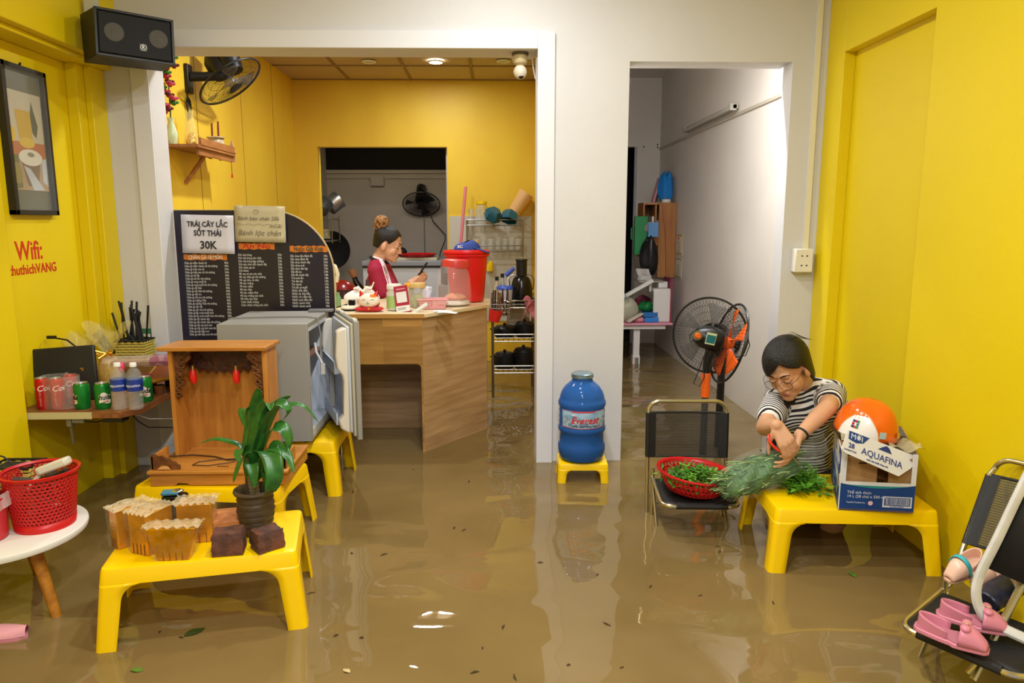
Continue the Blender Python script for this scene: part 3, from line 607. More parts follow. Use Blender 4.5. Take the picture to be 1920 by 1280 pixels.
# ================================================================== ON THE LEFT TABLES
ZT=.272
M_FOIL=mat('gold_foil',(228,158,4),rough=.24,metal=.5,noise=.4,nscale=14,bump=.35,bscale=22)
M_FOILD=mat('gold_groove',(120,78,10),rough=.5)
M_WRAP=film('foil_wrap_film',(238,226,196),a=.03,rough=.1,crinkle=.9,bscale=35)
M_WRAPT=film('foil_wrap_fold',(226,206,160),a=.42,rough=.2,crinkle=.9,bscale=45)
def gold_pack(label,px,py,w,d,h,rz,flare=0,tilt=0,slats=4):
    p=onz(px,py,ZT-.002); c=Vector((p.x,p.y,0))+Vector((-math.sin(rz),math.cos(rz),0))*d/2
    t=thing('gold_foil_pack',label,'foil pack',(c.x,c.y,ZT-.001),rot=(0,tilt,rz),group='wrapped gold foil packs on the nearest yellow table')
    m=MB(); a,b=w/2,d/2; f=flare
    m.add([(-a,-b,0),(a,-b,0),(a,b,0),(-a,b,0),(-a-f,-b-f*.3,h),(a+f,-b-f*.3,h),(a+f,b+f*.3,h),(-a-f,b+f*.3,h)],[(0,3,2,1),(4,5,6,7),(0,1,5,4),(1,2,6,5),(2,3,7,6),(3,0,4,7)])
    m.build('gold_block',M_FOIL,t,bevel=.003)
    m=MB()
    for k in range(1,slats+1):
        x=-a+w*k/(slats+1); m.box((x,-b-.001,h*.14),(.0022,.003,h*.26))
    m.build('block_groove',M_FOILD,t)
    m=MB(); rr=random.Random(int(px)); e=.006
    def sd(u,v):
        a4=u*4; k=int(a4)%4; q=a4-int(a4); cs=[(-a,-b),(a,-b),(a,b),(-a,b)]; x=cs[k][0]*(1-q)+cs[(k+1)%4][0]*q; y=cs[k][1]*(1-q)+cs[(k+1)%4][1]*q
        s=1+(f*v/a if f else 0); j=.0035*math.sin(u*90+v*9)+.003*math.sin(u*41-v*17)
        return (x*s+math.copysign(e+j,x),y+math.copysign(e+j,y),.002+(h+.006)*v)
    m.grid(40,8,sd,cu=True); m.build('film',M_WRAP,t)
    # gathered film folded over the top, with a ragged fringe
    m=MB(); m.grid(26,8,lambda u,v:((-a-f-.014+(w+2*f+.028)*u)+.003*math.sin(v*30),(-b-.012+(d+.024)*v),h+.006+.005*math.sin(u*37+v*11)*math.cos(v*23)+.010*math.exp(-((v-.5)*6)**2)*abs(math.sin(u*9))))
    m.build('film_fold',M_WRAPT,t)
    return t
gold_pack('tall gold foil pack in clear film, leftmost on the nearest table',216,1028,.050,.115,.135,rad(-38))
gold_pack('gold foil pack in clear film, second from the left, turned edge on',262,1040,.080,.11,.140,rad(-22))
gold_pack('boat-shaped gold foil pack flaring at the top, in front of the other packs',325,1051,.100,.045,.112,rad(4),flare=.028)
gold_pack('gold foil pack at the back right, beside the wood block and the bricks',368,1018,.115,.075,.138,rad(9))
# dark lighter-like gadget behind the packs
p=onz(352,985,ZT); t=thing('black_gadget','small black gadget with a blue edge standing behind the gold packs','gadget',(-1.155,2.52,ZT),rad(10))
MB().box((0,0,.06),(.085,.05,.12)).build('gadget_body',M_BLKG,t,bevel=.01); MB().box((-.012,-.004,.128),(.06,.042,.012)).build('gadget_face',mat('gadget_blue',(60,120,150),rough=.3),t,bevel=.004)
MB().sph((.012,-.005,.132),(.022,.016,.008)).build('gadget_lens',mat('gadget_silver',(200,200,200),rough=.15,metal=1),t)
# wooden board, bricks
o=MB().box((0,0,.03),(.15,.13,.06)).build('wood_block',wood('board_wood',(206,138,84),(178,108,60),scale=3,axis=(2,16,16)),loc=(-.925,2.475,ZT),rot=(0,0,rad(14)),bevel=.002); tag(o,'pale wooden block lying behind the left brick on the nearest table','wood block')
M_BRK=mat('old_brick',(122,72,52),rough=.85,rgb2=(66,48,44),nscale=22,bump=.8,bscale=40)
def brick(label,px,py,w,d,h,rz,seed):
    p=onz(px,py,ZT); rr=random.Random(seed); m=MB(); n=4
    vs=[]; m.box((0,0,h/2),(w,d,h))
    o=m.build('broken_brick',M_BRK,loc=(p.x-math.sin(rz)*d/2,p.y+math.cos(rz)*d/2,ZT),rot=(0,0,rz)); me=o.data
    bm=bmesh.new(); bm.from_mesh(me); bmesh.ops.subdivide_edges(bm,edges=bm.edges,cuts=5,use_grid_fill=True)
    for v in bm.verts:
        if v.co.z>.004: v.co+=Vector((rr.uniform(-1,1),rr.uniform(-1,1),rr.uniform(-1,1)))*.0032
        for ax in (0,1):                     # knock corners off
            e=(w if ax==0 else d)/2
            if abs(v.co[ax])>e*.9 and v.co.z>h*.85: v.co[ax]*=.93
    bm.to_mesh(me); bm.free(); tag(o,label,'brick')
brick('dark chipped brick left of the plant pot','427' and 427,1042,.098,.075,.075,rad(10),3)
brick('reddish brown brick right of the plant pot, turned cornerwise',510,1032,.092,.07,.066,rad(40),5)
# potted dracaena
PX,PY=-.842,2.445
t=thing('potted_plant','green leafy corn plant in a ridged dark clay pot on the nearest yellow table','plant',(PX,PY,ZT))
M_POT=mat('dark_clay',(84,68,50),rough=.45,noise=.35,nscale=12,bump=.3,bscale=25)
pr_=[(0,.0),(.040,.0),(.043,.004),(.046,.012)]
for k in range(6): z=.018+.021*k; r=.052+.0045*math.sin(1.9*(k/5)*1.4)+.006*min(k,3)/3; pr_+=[(r,z),(r+.003,z+.010),(r-.0005,z+.019)]
pr_+=[(.060,.147),(.070,.153),(.073,.160),(.071,.166),(.064,.168),(.058,.160),(.055,.13),(0,.13)]
MB().lathe(pr_,seg=40).build('pot',M_POT,t)
MB().lathe([(0,.137),(.03,.138),(.056,.134)],seg=24).build('soil',mat('dark_soil',(38,30,24),rough=.95,bump=1,bscale=60),t)
m=MB(); z0=.13
for k in range(12): z=z0+.0125*k; m.lathe([(.017,z),(.0185,z+.006),(.0165,z+.0125)],c=(.0-.0006*k*1.2,0,0),seg=16)
m.build('cane',mat('cane_bark',(128,112,84),rough=.7,noise=.3,nscale=30),t)
MB().cyl((-.03,.012,.13),(-.026,.012,.26),.008,.007,8).build('side_cane',mat('cane_dark',(80,66,46),rough=.8),t)
M_LEAF=mat('leaf_green',(54,114,40),rough=.32,rgb2=(32,80,30),nscale=5,stretch=(6,6,6),spec=.5)
def leaf(pts,wid,side,fold=.25,name='leaf'):
    """strap leaf along pts (Bezier-ish polyline, local), half width wid, side = sideways vector"""
    P=[Vector(p) for p in pts]; n=14
    def cr(u):
        x=u*(len(P)-1); i=min(int(x),len(P)-2); f=x-i; p0=P[max(i-1,0)];p1=P[i];p2=P[i+1];p3=P[min(i+2,len(P)-1)]
        return .5*((2*p1)+(p2-p0)*f+(2*p0-5*p1+4*p2-p3)*f*f+(3*p1-p0-3*p2+p3)*f**3)
    S=Vector(side).normalized()
    def fn(u,v):
        c=cr(u); tn=(cr(min(u+.02,1))-cr(max(u-.02,0))).normalized(); s=(S-tn*S.dot(tn)).normalized(); nn=tn.cross(s)
        q=(v-.5)*2; ww=1.35*wid*(math.sin(math.pi*(.12+.88*u)**.75)**.7 if u<1 else 0)*(1 if u<.96 else .5)
        return tuple(c+s*q*ww+nn*abs(q)*ww*fold)
    m=MB(); m.grid(n,6,fn); m.build(name,M_LEAF,t,solid=.0008)
b=lambda px,py,dy=0: at(px,py,PY+dy)-Vector((PX,PY,ZT))
s_=b(474,880); top=b(472,858)
leaf([b(471,880),b(468,840,.0),b(476,780,.0),b(482,745,-.01),b(484,727,-.03)],.021,(1,0,.05),.2)
leaf([b(474,880),b(478,830,-.01),b(490,775,-.02),b(505,757,-.04),b(507,770,-.06)],.020,(1,.2,0),.5)
leaf([b(474,875),b(490,810,.0),b(512,766,.0),b(528,756,.0),b(540,770,-.01),b(528,790,-.02)],.020,(.3,1,.4),.25)
leaf([b(475,870),b(495,810,.03),b(515,765,.05),b(530,750,.06),b(546,742,.07)],.018,(.4,.8,-.6),.15)
leaf([b(476,860),b(510,780,.08),b(540,760,.10),b(570,762,.10),b(598,792,.10)],.012,(0,1,.3),.2)
leaf([b(472,875),b(468,800,.02),b(460,768,.0),b(455,775,-.02),b(461,803,-.04)],.017,(.9,-.3,.2),.3)
leaf([b(474,890),b(490,850,-.01),b(510,805,-.02),b(530,803,-.03),b(541,825,-.04),b(538,852,-.05)],.021,(.5,.8,.5),.25)
leaf([b(476,900),b(500,845,-.02),b(520,838,-.04),b(540,855,-.06),b(551,888,-.08)],.018,(.5,.7,.6),.25)
leaf([b(476,895),b(492,850,-.03),b(508,850,-.06),b(515,890,-.09),b(506,918,-.09),b(495,922,-.08)],.026,(1,.2,.2),.18)
leaf([b(474,900),b(470,862,-.03),b(458,858,-.05),b(447,880,-.08),b(437,905,-.09)],.019,(.7,-.3,.6),.3)
leaf([b(472,890),b(466,850,.0),b(455,842,-.02),b(447,852,-.04),b(449,866,-.06)],.017,(.8,.2,.4),.3)
leaf([b(470,880),b(455,838,.03),b(430,826,.04),b(400,822,.05),b(372,832,.06)],.009,(0,1,.4),.2)
leaf([b(474,905),b(470,880,-.03),b(472,870,-.05),b(476,890,-.07),b(478,915,-.07)],.020,(1,0,0),.2)
leaf([b(476,900),b(490,880,-.0),b(500,885,.01),b(504,920,.02),b(496,930,.02)],.016,(.9,.3,0),.2)
# ------------------------------------------------------------------ wooden altar cabinet
M_ALT=wood('altar_wood',(202,140,62),(172,108,42),scale=3.2,axis=(12,12,1.2),rough=.32,planks=(11,1,3.1))
M_ALT2=wood('altar_wood_flat',(206,144,66),(178,114,46),scale=3.2,axis=(1.5,12,12),rough=.32)
M_CARV=mat('carved_wood_dark',(132,80,34),rough=.5,rgb2=(76,42,18),nscale=30,bump=1.0,bscale=38)
M_CARVB=mat('carved_wood_deep_brown',(88,46,30),rough=.5,rgb2=(46,26,22),nscale=26,bump=1.2,bscale=30)  # darker brown wood of the carved header
AX0,AX1=-1.437,-.872; AY=2.925
t=thing('altar_cabinet','empty orange-brown wooden altar cabinet with carved trim and red bulbs, on a yellow table','altar',((AX0+AX1)/2,AY,ZT),0)
W=AX1-AX0; a=W/2
# base with scalloped lower edge
m=MB(); pts=[(-a,0),(-a+.10,0),(-a+.115,.012),(-a+.15,.010),(-a+.165,.002),(-a+.20,.002),(a-.20,.002),(a-.165,.002),(a-.15,.010),(a-.115,.012),(a-.10,0),(a,0),(a,.052),(-a,.052)]
m.prism([(x,z) for x,z in pts],-.016,Matrix.Rotation(math.pi/2,4,'X')); m.build('base_front',M_ALT2,t)
m=MB(); m.span((-a,.016,0),(-a+.016,.345,.052)); m.span((a-.016,.016,0),(a,.345,.052)); m.build('base_side',M_ALT2,t)
MB().span((-a-.008,-.012,.052),(a+.008,.35,.066)).build('platform',M_ALT2,t,bevel=.003)
# cabinet box
bx0,bx1=at(317,655,3.12).x+.5*(-AX0-AX1)*-1 if False else -1.405-(AX0+AX1)/2, -.985-(AX0+AX1)/2
by0,by1=.175,.33; zt=.545
for x in (bx0,bx1-.018): MB().span((x,by0,.066),(x+.018,by1,zt)).build('side_panel',M_ALT,t,bevel=.002)
MB().span((bx0+.018,by1-.012,.066),(bx1-.018,by1,zt)).build('back_panel',M_ALT,t)
MB().add([(bx0-.028,by0-.03,zt),(bx1+.008,by0-.03,zt),(bx1+.014,by1+.01,zt),(bx0-.012,by1+.01,zt),(bx0-.034,by0-.034,zt+.018),(bx1+.012,by0-.034,zt+.018),(bx1+.016,by1+.012,zt+.018),(bx0-.016,by1+.012,zt+.018)],[(0,3,2,1),(4,5,6,7),(0,1,5,4),(1,2,6,5),(2,3,7,6),(3,0,4,7)]).build('roof',M_ALT2,t,bevel=.003)
# carved header (wavy lower edge) and corner brackets
def wavy(n,f,d): return [f(k/n)+0*d for k in range(n+1)]
hp=[(bx0+.018,zt)]+[(bx0+.018+(bx1-bx0-.036)*k/40, zt-.075-.042*math.sin(math.pi*k/40)**.6-.010*math.cos(k*1.7)) for k in range(41)]+[(bx1-.018,zt)]
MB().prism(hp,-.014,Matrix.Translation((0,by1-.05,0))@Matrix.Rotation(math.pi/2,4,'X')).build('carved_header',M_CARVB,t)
for sx in (-1,1):
    x0=bx0+.018 if sx<0 else bx1-.018
    hp=[(x0,zt-.004),(x0-sx*.075,zt-.004),(x0-sx*.07,zt-.02)]+[(x0-sx*(.066-.05*k/18+.010*math.sin(k*1.1)),zt-.02-.19*k/18) for k in range(19)]+[(x0,zt-.225)]
    MB().prism(hp,-.012,Matrix.Translation((0,by0+.022,0))@Matrix.Rotation(math.pi/2,4,'X')).build('carved_bracket',M_CARV,t)
    m=MB()
    for k in range(8): m.tube([(x0-sx*(.012+.03*(1-k/8)+.012*math.cos(q*.8)),by0+.008,zt-.02-.025*k-.010*math.sin(q*.8)) for q in range(8)],.0035,5)
    m.build('scroll_relief',M_CARV,t)
for px in (362,443):
    q=at(px,702,3.15)-Vector(((AX0+AX1)/2,AY,ZT))
    m=MB(); m.lathe([(0,-.042),(.008,-.039),(.015,-.025),(.017,-.008),(.013,.012),(.008,.022)],c=tuple(q),seg=18); lb=m.build('lamp_bulb',mat('red_bulb',(226,36,30),rough=.3),t)
    MB().cyl(q+Vector((0,0,.021)),q+Vector((0,0,.04)),.0065,.005,10).build('bulb_holder',mat('brass',(190,160,90),rough=.3,metal=.8),lb)
# carved rails at the platform's front corners
for sx in (-1,1):
    L=.115; hp=[(0,0),(0,.062),(.02,.066),(.028,.056),(.045,.060),(.058,.050),(.075,.046),(.085,.036),(.1,.032),(.108,.022),(.118,.018),(.118,0)]
    x0=-a+.002 if sx<0 else a-.002
    MB().prism([(x0-sx*x*1.0,.066+z) for x,z in hp],-.012,Matrix.Translation((0,.012,0))@Matrix.Rotation(math.pi/2,4,'X')).build('carved_rail',M_CARV,t)
    MB().span((x0-(0 if sx<0 else .012),.012,.066),(x0+(.012 if sx<0 else 0),.16,.125)).build('rail_side',M_ALT2,t,bevel=.003)
    MB().prism([(x0-sx*x,.072+z) for x,z in ((.03,.0),(.045,.012),(.06,.016),(.075,.012),(.085,0))],-.002,Matrix.Translation((0,-.0005,0))@Matrix.Rotation(math.pi/2,4,'X')).build('rail_inlay',mat('inlay_pale',(224,166,100),rough=.5),t)
m=MB(); m.box((.10,.125,.081),(.055,.055,.028)); sk=m.build('socket',mat('socket_cream',(206,190,150),rough=.5,noise=.2,nscale=40),t,bevel=.006)
m=MB(); m.tube([(-.30,.16,.075),(-.18,.19,.072),(-.08,.17,.071),(0,.12,.071),(.08,.12,.075)],.003,6); m.build('cable',mat('cable_brown',(62,40,26)),t)
m=MB(); m.tube([(.08,.13,.075),(.02,.09,.070),(-.06,.05,.070),(-.13,.06,.070),(-.12,.10,.070),(-.05,.13,.070),(.06,.14,.072)],.002,6); m.build('cable',mat('cable_brown',(62,40,26)),t)
m=MB(); m.tube([(-.02,.045,.069),(.03,.042,.069)],.0015,5); m.build('wire_end',mat('cable_brown',(62,40,26)),t)
# ------------------------------------------------------------------ open fridge
M_FR=mat('fridge_grey',(150,149,144),rough=.45,noise=.05); M_FRW=mat('fridge_liner',(206,214,226),rough=.35); M_GASK=mat('gasket_cream',(186,180,158),rough=.6)
FX0,FX1,FY0,FY1=-1.318,-.892,3.44,3.96; FZ0,FZ1=.285,.882
t=thing('mini_fridge','small grey fridge with its door hanging open, standing on a yellow table','fridge',(FX0,FY0,FZ0),rad(1.5))
w,d,h=FX1-FX0,FY1-FY0,FZ1-FZ0; k=.035
m=MB(); m.span((0,0,.012),(w,.02,h)); m.span((0,d-.02,.012),(w,d,h)); m.span((0,.02,.012),(.02,d-.02,h)); m.span((.02,.02,h-.02),(w,d-.02,h)); m.span((.02,.02,.012),(w,d-.02,.032)); m.build('body',M_FR,t,bevel=.003)
m=MB(); q=.02
m.span((.10,q,.032),(.115,d-q,h-.02)); m.span((.115,q,.032),(w-.004,q+.025,h-.02)); m.span((.115,d-q-.025,.032),(w-.004,d-q,h-.02)); m.span((.115,q+.025,h-.045),(w-.004,d-q-.025,h-.02)); m.span((.115,q+.025,.032),(w-.004,d-q-.025,.06)); m.build('liner',M_FRW,t)
MB().span((.116,.05,.40),(w-.03,d-.05,.408)).build('shelf',mat('fridge_shelf',(150,110,90),rough=.5),t)
for x in (.04,w-.04):
    for y in (.04,d-.04): MB().cyl((x,y,0),(x,y,.014),.012,seg=10).build('foot',M_BLK,t)
m=MB(); m.box((w-.03,d-.045,h+.008),(.13,.05,.014)); m.build('hinge_cover',mat('hinge_grey',(120,120,122),rough=.4),t,bevel=.003)
m=MB(); m.box((.02+.3*w,-.0006,.27),(.0005,.0005,.0005)); 
# door: local frame, hinge at the far right edge
dr=bpy.data.objects.new('door',None); COL.objects.link(dr); dr.parent=t; dr.location=(w+.012,d-.005,0); dr.rotation_euler=(0,0,rad(-90+20)); dr.empty_display_size=.05
dl=.515
# x runs from hinge to free edge, y>0 is inside (towards the cabinet/left)
M_=Matrix()
MB().span((0,.028,.0),(dl,.055,h+.004)).build('door_panel',M_FR,dr,bevel=.006)
MB().span((.015,.014,.02),(dl-.012,.028,h-.01)).build('gasket',M_GASK,dr,bevel=.004)
m=MB(); m.span((.03,-.0,.035),(dl-.03,.014,h-.025)); m.build('door_liner',M_FRW,dr,bevel=.006)
pf=[(.035,0),(.035,-.012),(.06,-.045),(.10,-.055),(.13,-.03),(.30,-.025),(.33,-.03),(.37,-.055),(.41,-.058),(.43,-.06),(.55,-.05),(.565,-.02),(.565,0)]
for x0,x1 in ((.03,.055),(dl-.085,dl-.03)):
    m=MB(); m.prism([(y,z) for z,y in pf],x1-x0,Matrix.Translation((x0,0,0))@Matrix(((0,0,1,0),(1,0,0,0),(0,1,0,0),(0,0,0,1)))); m.build('door_rib',mat('door_rib_cream',(216,210,196),rough=.4),dr,bevel=.008)
for z in (.07,.33):
    m=MB(); m.span((.05,-.06,z),(dl-.08,-.052,z+.06)); m.span((.05,-.055,z),(dl-.08,.0,z+.006)); m.build('door_shelf',mat('door_shelf',(190,200,216),rough=.35),dr)
for x_ in (dl-.06,.10): MB().box((x_,.042,h+.007),(.065,.02,.006)).build('door_top_trim',mat('trim_light',(222,222,222),rough=.3),dr)
m=MB(); q=lambda px,py,y: at(px,py,y)
m.tube([Vector((-1.31,3.62,.889)),Vector((-1.25,3.64,.888)),Vector((-1.10,3.66,.889)),Vector((-.95,3.66,.889)),Vector((-.885,3.64,.884)),Vector((-.865,3.6,.80)),Vector((-.862,3.57,.70)),Vector((-.85,3.53,.66))],.0035,7); tag(m.build('power_cord',mat('cord_grey',(120,118,112),rough=.5)),'grey power cord lying over the top of the open fridge','cord')
m=MB(); m.tube([Vector((-.90,3.62,.76)),Vector((-.885,3.58,.72)),Vector((-.86,3.55,.69)),Vector((-.845,3.53,.67))],.006,8); m.box((-.842,3.53,.645),(.018,.02,.05)); tag(m.build('plug',mat('plug_light',(190,190,190),rough=.4)),'pale plug and cord end hanging inside the open fridge door','plug')
# ------------------------------------------------------------------ menu board
t=thing('menu_board','tall dark menu board with a rounded right shoulder standing behind the fridge','menu board',(-1.783,4.15,FLOOR),0,rot=(rad(0),0,0))
BW=.881; BH=1.432-FLOOR
bp=[(0,0),(BW,0),(BW,BH-.36)]+[(BW-.36+.36*math.cos(rad(90*k/14)),BH-.36+.36*math.sin(rad(90*k/14))) for k in range(1,15)]+[(0,BH)]
MB().prism(bp,-.010,Matrix.Translation((0,.012,0))@Matrix.Rotation(math.pi/2,4,'X')@Matrix.Scale(-1,4,(0,0,1))).build('board_edge',mat('board_edge',(214,190,140),rough=.5),t)
bq=[(x-(.006 if x>.02 else 0),z-(.004 if z>.1 else 0)) for x,z in bp]
MB().prism(bq,.003,Matrix.Translation((0,0.0015,0))@Matrix.Rotation(math.pi/2,4,'X')).build('board_face',mat('board_dark',(38,34,38),rough=.28,rgb2=(34,30,52),nscale=1.2),t)
M_MTX=mat('menu_text_white',(206,204,200),rough=.5); M_OR=mat('header_orange',(216,122,42),rough=.5)
bl=lambda px,py: at(px,py,4.147)-Vector((-1.783,4.15,FLOOR))
def header(p0,p1,txt,col,name):
    a_,b_=bl(*p0),bl(*p1); m=MB(); n=14; up=[(a_.x+(b_.x-a_.x)*k/n,max(a_.z,b_.z)+.003*math.sin(k*2.3)) for k in range(n+1)]; lo=[(a_.x+(b_.x-a_.x)*k/n,min(a_.z,b_.z)+.003*math.sin(k*1.7+1)) for k in range(n,-1,-1)]
    m.prism(up+lo,.0012,Matrix.Translation((0,-.0018,0))@Matrix.Rotation(math.pi/2,4,'X')); hd=m.build('header_patch',M_OR,t,smooth=False)
    m=MB(); vs,fs=text(txt,.034,bold=.02); xs=[v[0] for v in vs]; ys=[v[1] for v in vs]; kx=(b_.x-a_.x)*.78/(max(xs)-min(xs))
    cz=(a_.z+b_.z)/2; m.add([((a_.x+b_.x)/2+v[0]*kx,-.0036-v[2],cz-.011+v[1]*.95) for v in vs],fs); m.build('header_text',mat(name,col,rough=.5),hd)
header((344,477),(426,487),'CHÂN GÀ 18 MÓN','#' and (236,224,200),'header_cream')
header((447,456),(515,467),'Ăn No',(206,36,28),'header_red'); header((543,461),(614,472),'Nước Giải Khát',(38,66,40),'header_green')
col1=['Chân gà mắm chanh sả','Chân gà mắm chanh sả rút xương','Chân gà trộn rau củ','Chân gà trộn rau củ rút xương','Chân gà xả tắc','Chân gà xả tắc rút xương','Chân gà rang muối ớt','Chân gà rang muối ớt rút xương','Chân gà sốt thái','Chân gà sốt thái rút xương','Chân gà sốt me','Chân gà sốt me rút xương','Chân gà nướng Thái','Chân gà nướng Thái rút xương','Chân gà sốc tỏi','Chân gà sốc tỏi rút xương','Chân gà lắc xoài muối tôm','Chân gà lắc xoài muối tôm rút xương','Chân gà sốt chanh dây','Chân gà sốt chanh dây rút xương','Chân gà sốt cay phô mai','Chân gà sốt cay phô mai rút xương','Chân gà xốt bắp non','Chân gà xốt bắp non rút xương']
col2=['Xôi chà bông','Xôi chà bông xúc xích','Xôi chà bông lạp xưởng','Xôi mix tôm sốt chanh dây','Xôi chiên gà xé','Xôi thêm','Mì cay xá xíu xúc xích','Mì cay chân gà rút xương','Mì cay tôm cá viên','Mì xào trứng','Mì xào mắm','Mì xào tôm','Mì xào mắm tôm','Mì xào trứng xúc xích','Mì trộn sụn thái','Cơm chiên trứng','Cơm chiên trứng xúc xích']
col3=['Sữa chua dâu đánh đá','Sữa chua đánh đá','Sữa chua chanh dây','Sữa chua xoài','Sữa chua dâu tây','Sữa đá me','Sữa đá chanh dây','Trà xoài tắc','Trà dâu tây','Trà chanh','Trà tắc xí muội','Nước dừa dầm','Nước ép dưa hấu','Nước cóc dầm tắc','Nước xoài dầm tắc','Nước chanh tươi','Nước chanh muối']
def column(lines,p0,plast,wid,price_px,pr):
    a_=bl(*p0); dz=(bl(*plast).z-a_.z)/(len(lines)-1)
    vs,fs=text('\n'.join(lines),.021,align='LEFT',line=1.0,bold=.014,res=1); xs=[v[0] for v in vs]; ys=[v[1] for v in vs]
    # default leading at size s is s*1.0 per line
    k=wid/(max(xs)-min(xs)); kz=-dz/.021*1.0
    m=MB(); m.add([(a_.x+v[0]*k,-.0018-v[2],a_.z-.005+v[1]*kz) for v in vs],fs); m.build('menu_text',M_MTX,t,smooth=False)
    vs,fs=text('\n'.join(random.Random(3+i*7).choice(pr) for i in range(len(lines))),.021,align='RIGHT',bold=.014,res=1)
    m=MB(); x1=bl(price_px,p0[1]).x; m.add([(x1+v[0]*.75,-.0018-v[2],a_.z-.005+v[1]*kz) for v in vs],fs); m.build('menu_prices',M_MTX,t,smooth=False)
column(col1,(345,493),(355,627),.205,428,['40k','45k','55k','50k'])
column(col2,(446,478),(452,572),.16,528,['25k','30k','35k','20k'])
column(col3,(544,480),(549,574),.125,614,['15k','18k','20k'])
m=MB(); m.add([(.62,-.002,BH-.07),(.66,-.002,BH-.085),(.70,-.002,BH-.14),(.685,-.002,BH-.10)],[(0,1,2,3)])
# papers taped to the board
def paper(label,p00,p11,py_bot=None):
    a_=at(*p00,4.128); b_=at(*p11,4.128); c=(a_+b_)/2; w_,h_=b_.x-a_.x,a_.z-b_.z
    t2=thing('paper_sign',label,'paper sign',tuple(c),0,rot=(0,rad(1.2),0)); return t2,w_,h_
t2,w_,h_=paper('white printed paper with a price, taped at the upper left of the menu board',(338,403),(441,475))
MB().grid(6,6,lambda u,v:(-w_/2+w_*u,.006*math.sin(v*3)*u*.6,-h_/2+h_*v)).build('sheet',mat('paper_white',(222,220,232),rough=.6),t2,solid=.0006)
M_SER=mat('print_dark',(44,42,48),rough=.6); m=MB()
for s_,z,sz,kx in (('TRÁI CÂY LẮC',.042,.040,.86),('SỐT THÁI',-.008,.044,.80),('30K',-.080,.062,.9)):
    vs,fs=text(s_,sz,bold=.02); m.add([(v[0]*kx,-.003-v[2],z+v[1]) for v in vs],fs)
m.build('printed_words',M_SER,t2,smooth=False)
t2,w_,h_=paper('cream handwritten paper sign taped at the top centre of the menu board',(438,386),(537,454))
MB().grid(6,6,lambda u,v:(-w_/2+w_*u,.006*math.sin(u*4)*v*.5,-h_/2+h_*v)).build('sheet',mat('paper_cream',(206,194,160),rough=.7,noise=.1,nscale=30),t2,solid=.0006)
m=MB()
for s_,x,z,sz in (('Bánh bèo chén 20k',-.01,.022,.030),('Do ai nấu',.085,-.018,.020),('Bánh lọc chén',-.005,-.062,.042)):
    vs,fs=text(s_,sz,shear=.25); xs=[v[0] for v in vs]; k=min(1,.24/(max(xs)-min(xs))) if x<.05 else .8; m.add([(x+v[0]*k,-.004-v[2],z+v[1]) for v in vs],fs)
m.tube([(-.02+.018*math.cos(q*.5)*(1-q/30),-.004,.066+.016*math.sin(q*.5)*(1-q/30)) for q in range(20)],.0008,4)
m.tube([(-.13+.26*q/20,-.004,-.002+.004*math.sin(q*1.5)) for q in range(21)],.0007,4)
m.build('handwriting',mat('pencil_grey',(132,122,96),rough=.7),t2,smooth=False)
# ================================================================== KITCHEN
M_DESK=wood('desk_wood',(190,146,76),(166,116,52),scale=3,axis=(1.4,14,14),rough=.4,planks=(3.1,1,8.5))
M_DESK2=wood('desk_laminate',(196,160,116),(158,124,84),scale=2.2,axis=(1.2,1.2,14),rough=.42)
M_DTOP=mat('desk_top_pale',(226,208,170),rough=.35)
CZ=.835
t=thing('reception_counter','wooden reception counter with an open kneehole and an angled right side','counter',(0,0,FLOOR))
F=-FLOOR
fx0,fx1,fy=-1.30,-.414,4.19
q0=at(655,683,4.19).z; q1=at(790,683,4.19).x
MB().span((fx0,fy,q0+F),(fx1,fy+.018,CZ-.02+F)).build('front_panel',M_DESK,t)
m=MB(); pts=[(fx1,q0+F),(q1-.03,q0+F)]+[(q1-.03+.03*math.sin(rad(90*k/6)),q0+F-.03+.03*math.cos(rad(90*k/6))) for k in range(7)]+[(q1,0),(fx1,0)]
m.prism(pts,-.018,Matrix.Translation((0,fy,0))@Matrix.Rotation(math.pi/2,4,'X')@Matrix.Scale(1,4)); m.build('front_leg',M_DESK,t)
ax,ay,bx,by=-.414,4.189,-.046,4.68
dv=Vector((bx-ax,by-ay,0)); L=dv.length; an=math.atan2(dv.y,dv.x)
o=MB().span((0,0,0),(L,.018,CZ-.02+F)).build('side_panel',M_DESK2,t,loc=(ax,ay,0),rot=(0,0,an))
MB().span((-1.30,4.72,.02),(-.36,4.735,CZ-.02+F)).build('inner_panel',M_DESK2,t)
MB().span((-1.0,4.21,.0),(-.975,4.72,CZ-.02+F)).build('partition',M_DESK2,t)
MB().span((-.062,4.68,0),(-.044,5.02,CZ-.02+F)).build('end_panel',M_DESK2,t)
MB().prism([(-1.30,4.175),(-.40,4.175),(-.022,4.68),(-.022,5.04),(-1.30,5.04)],.022,Matrix.Translation((0,0,CZ-.022+F))).build('worktop',M_DTOP,t,bevel=.002)
m=MB(); e=.003; m.prism([(-1.30,4.1755-e),(-.40,4.1755-e),(-.40,4.1755),(-1.30,4.1755)],.024,Matrix.Translation((0,0,CZ-.023+F))); m.build('front_edge',mat('edge_wood',(186,136,66),rough=.4),t)
Zc=CZ+.002
def con(px,py): p=onz(px,py,Zc); return p
def W(px,y): return px*y/FPX            # width in metres of px pixels at depth y (approx)
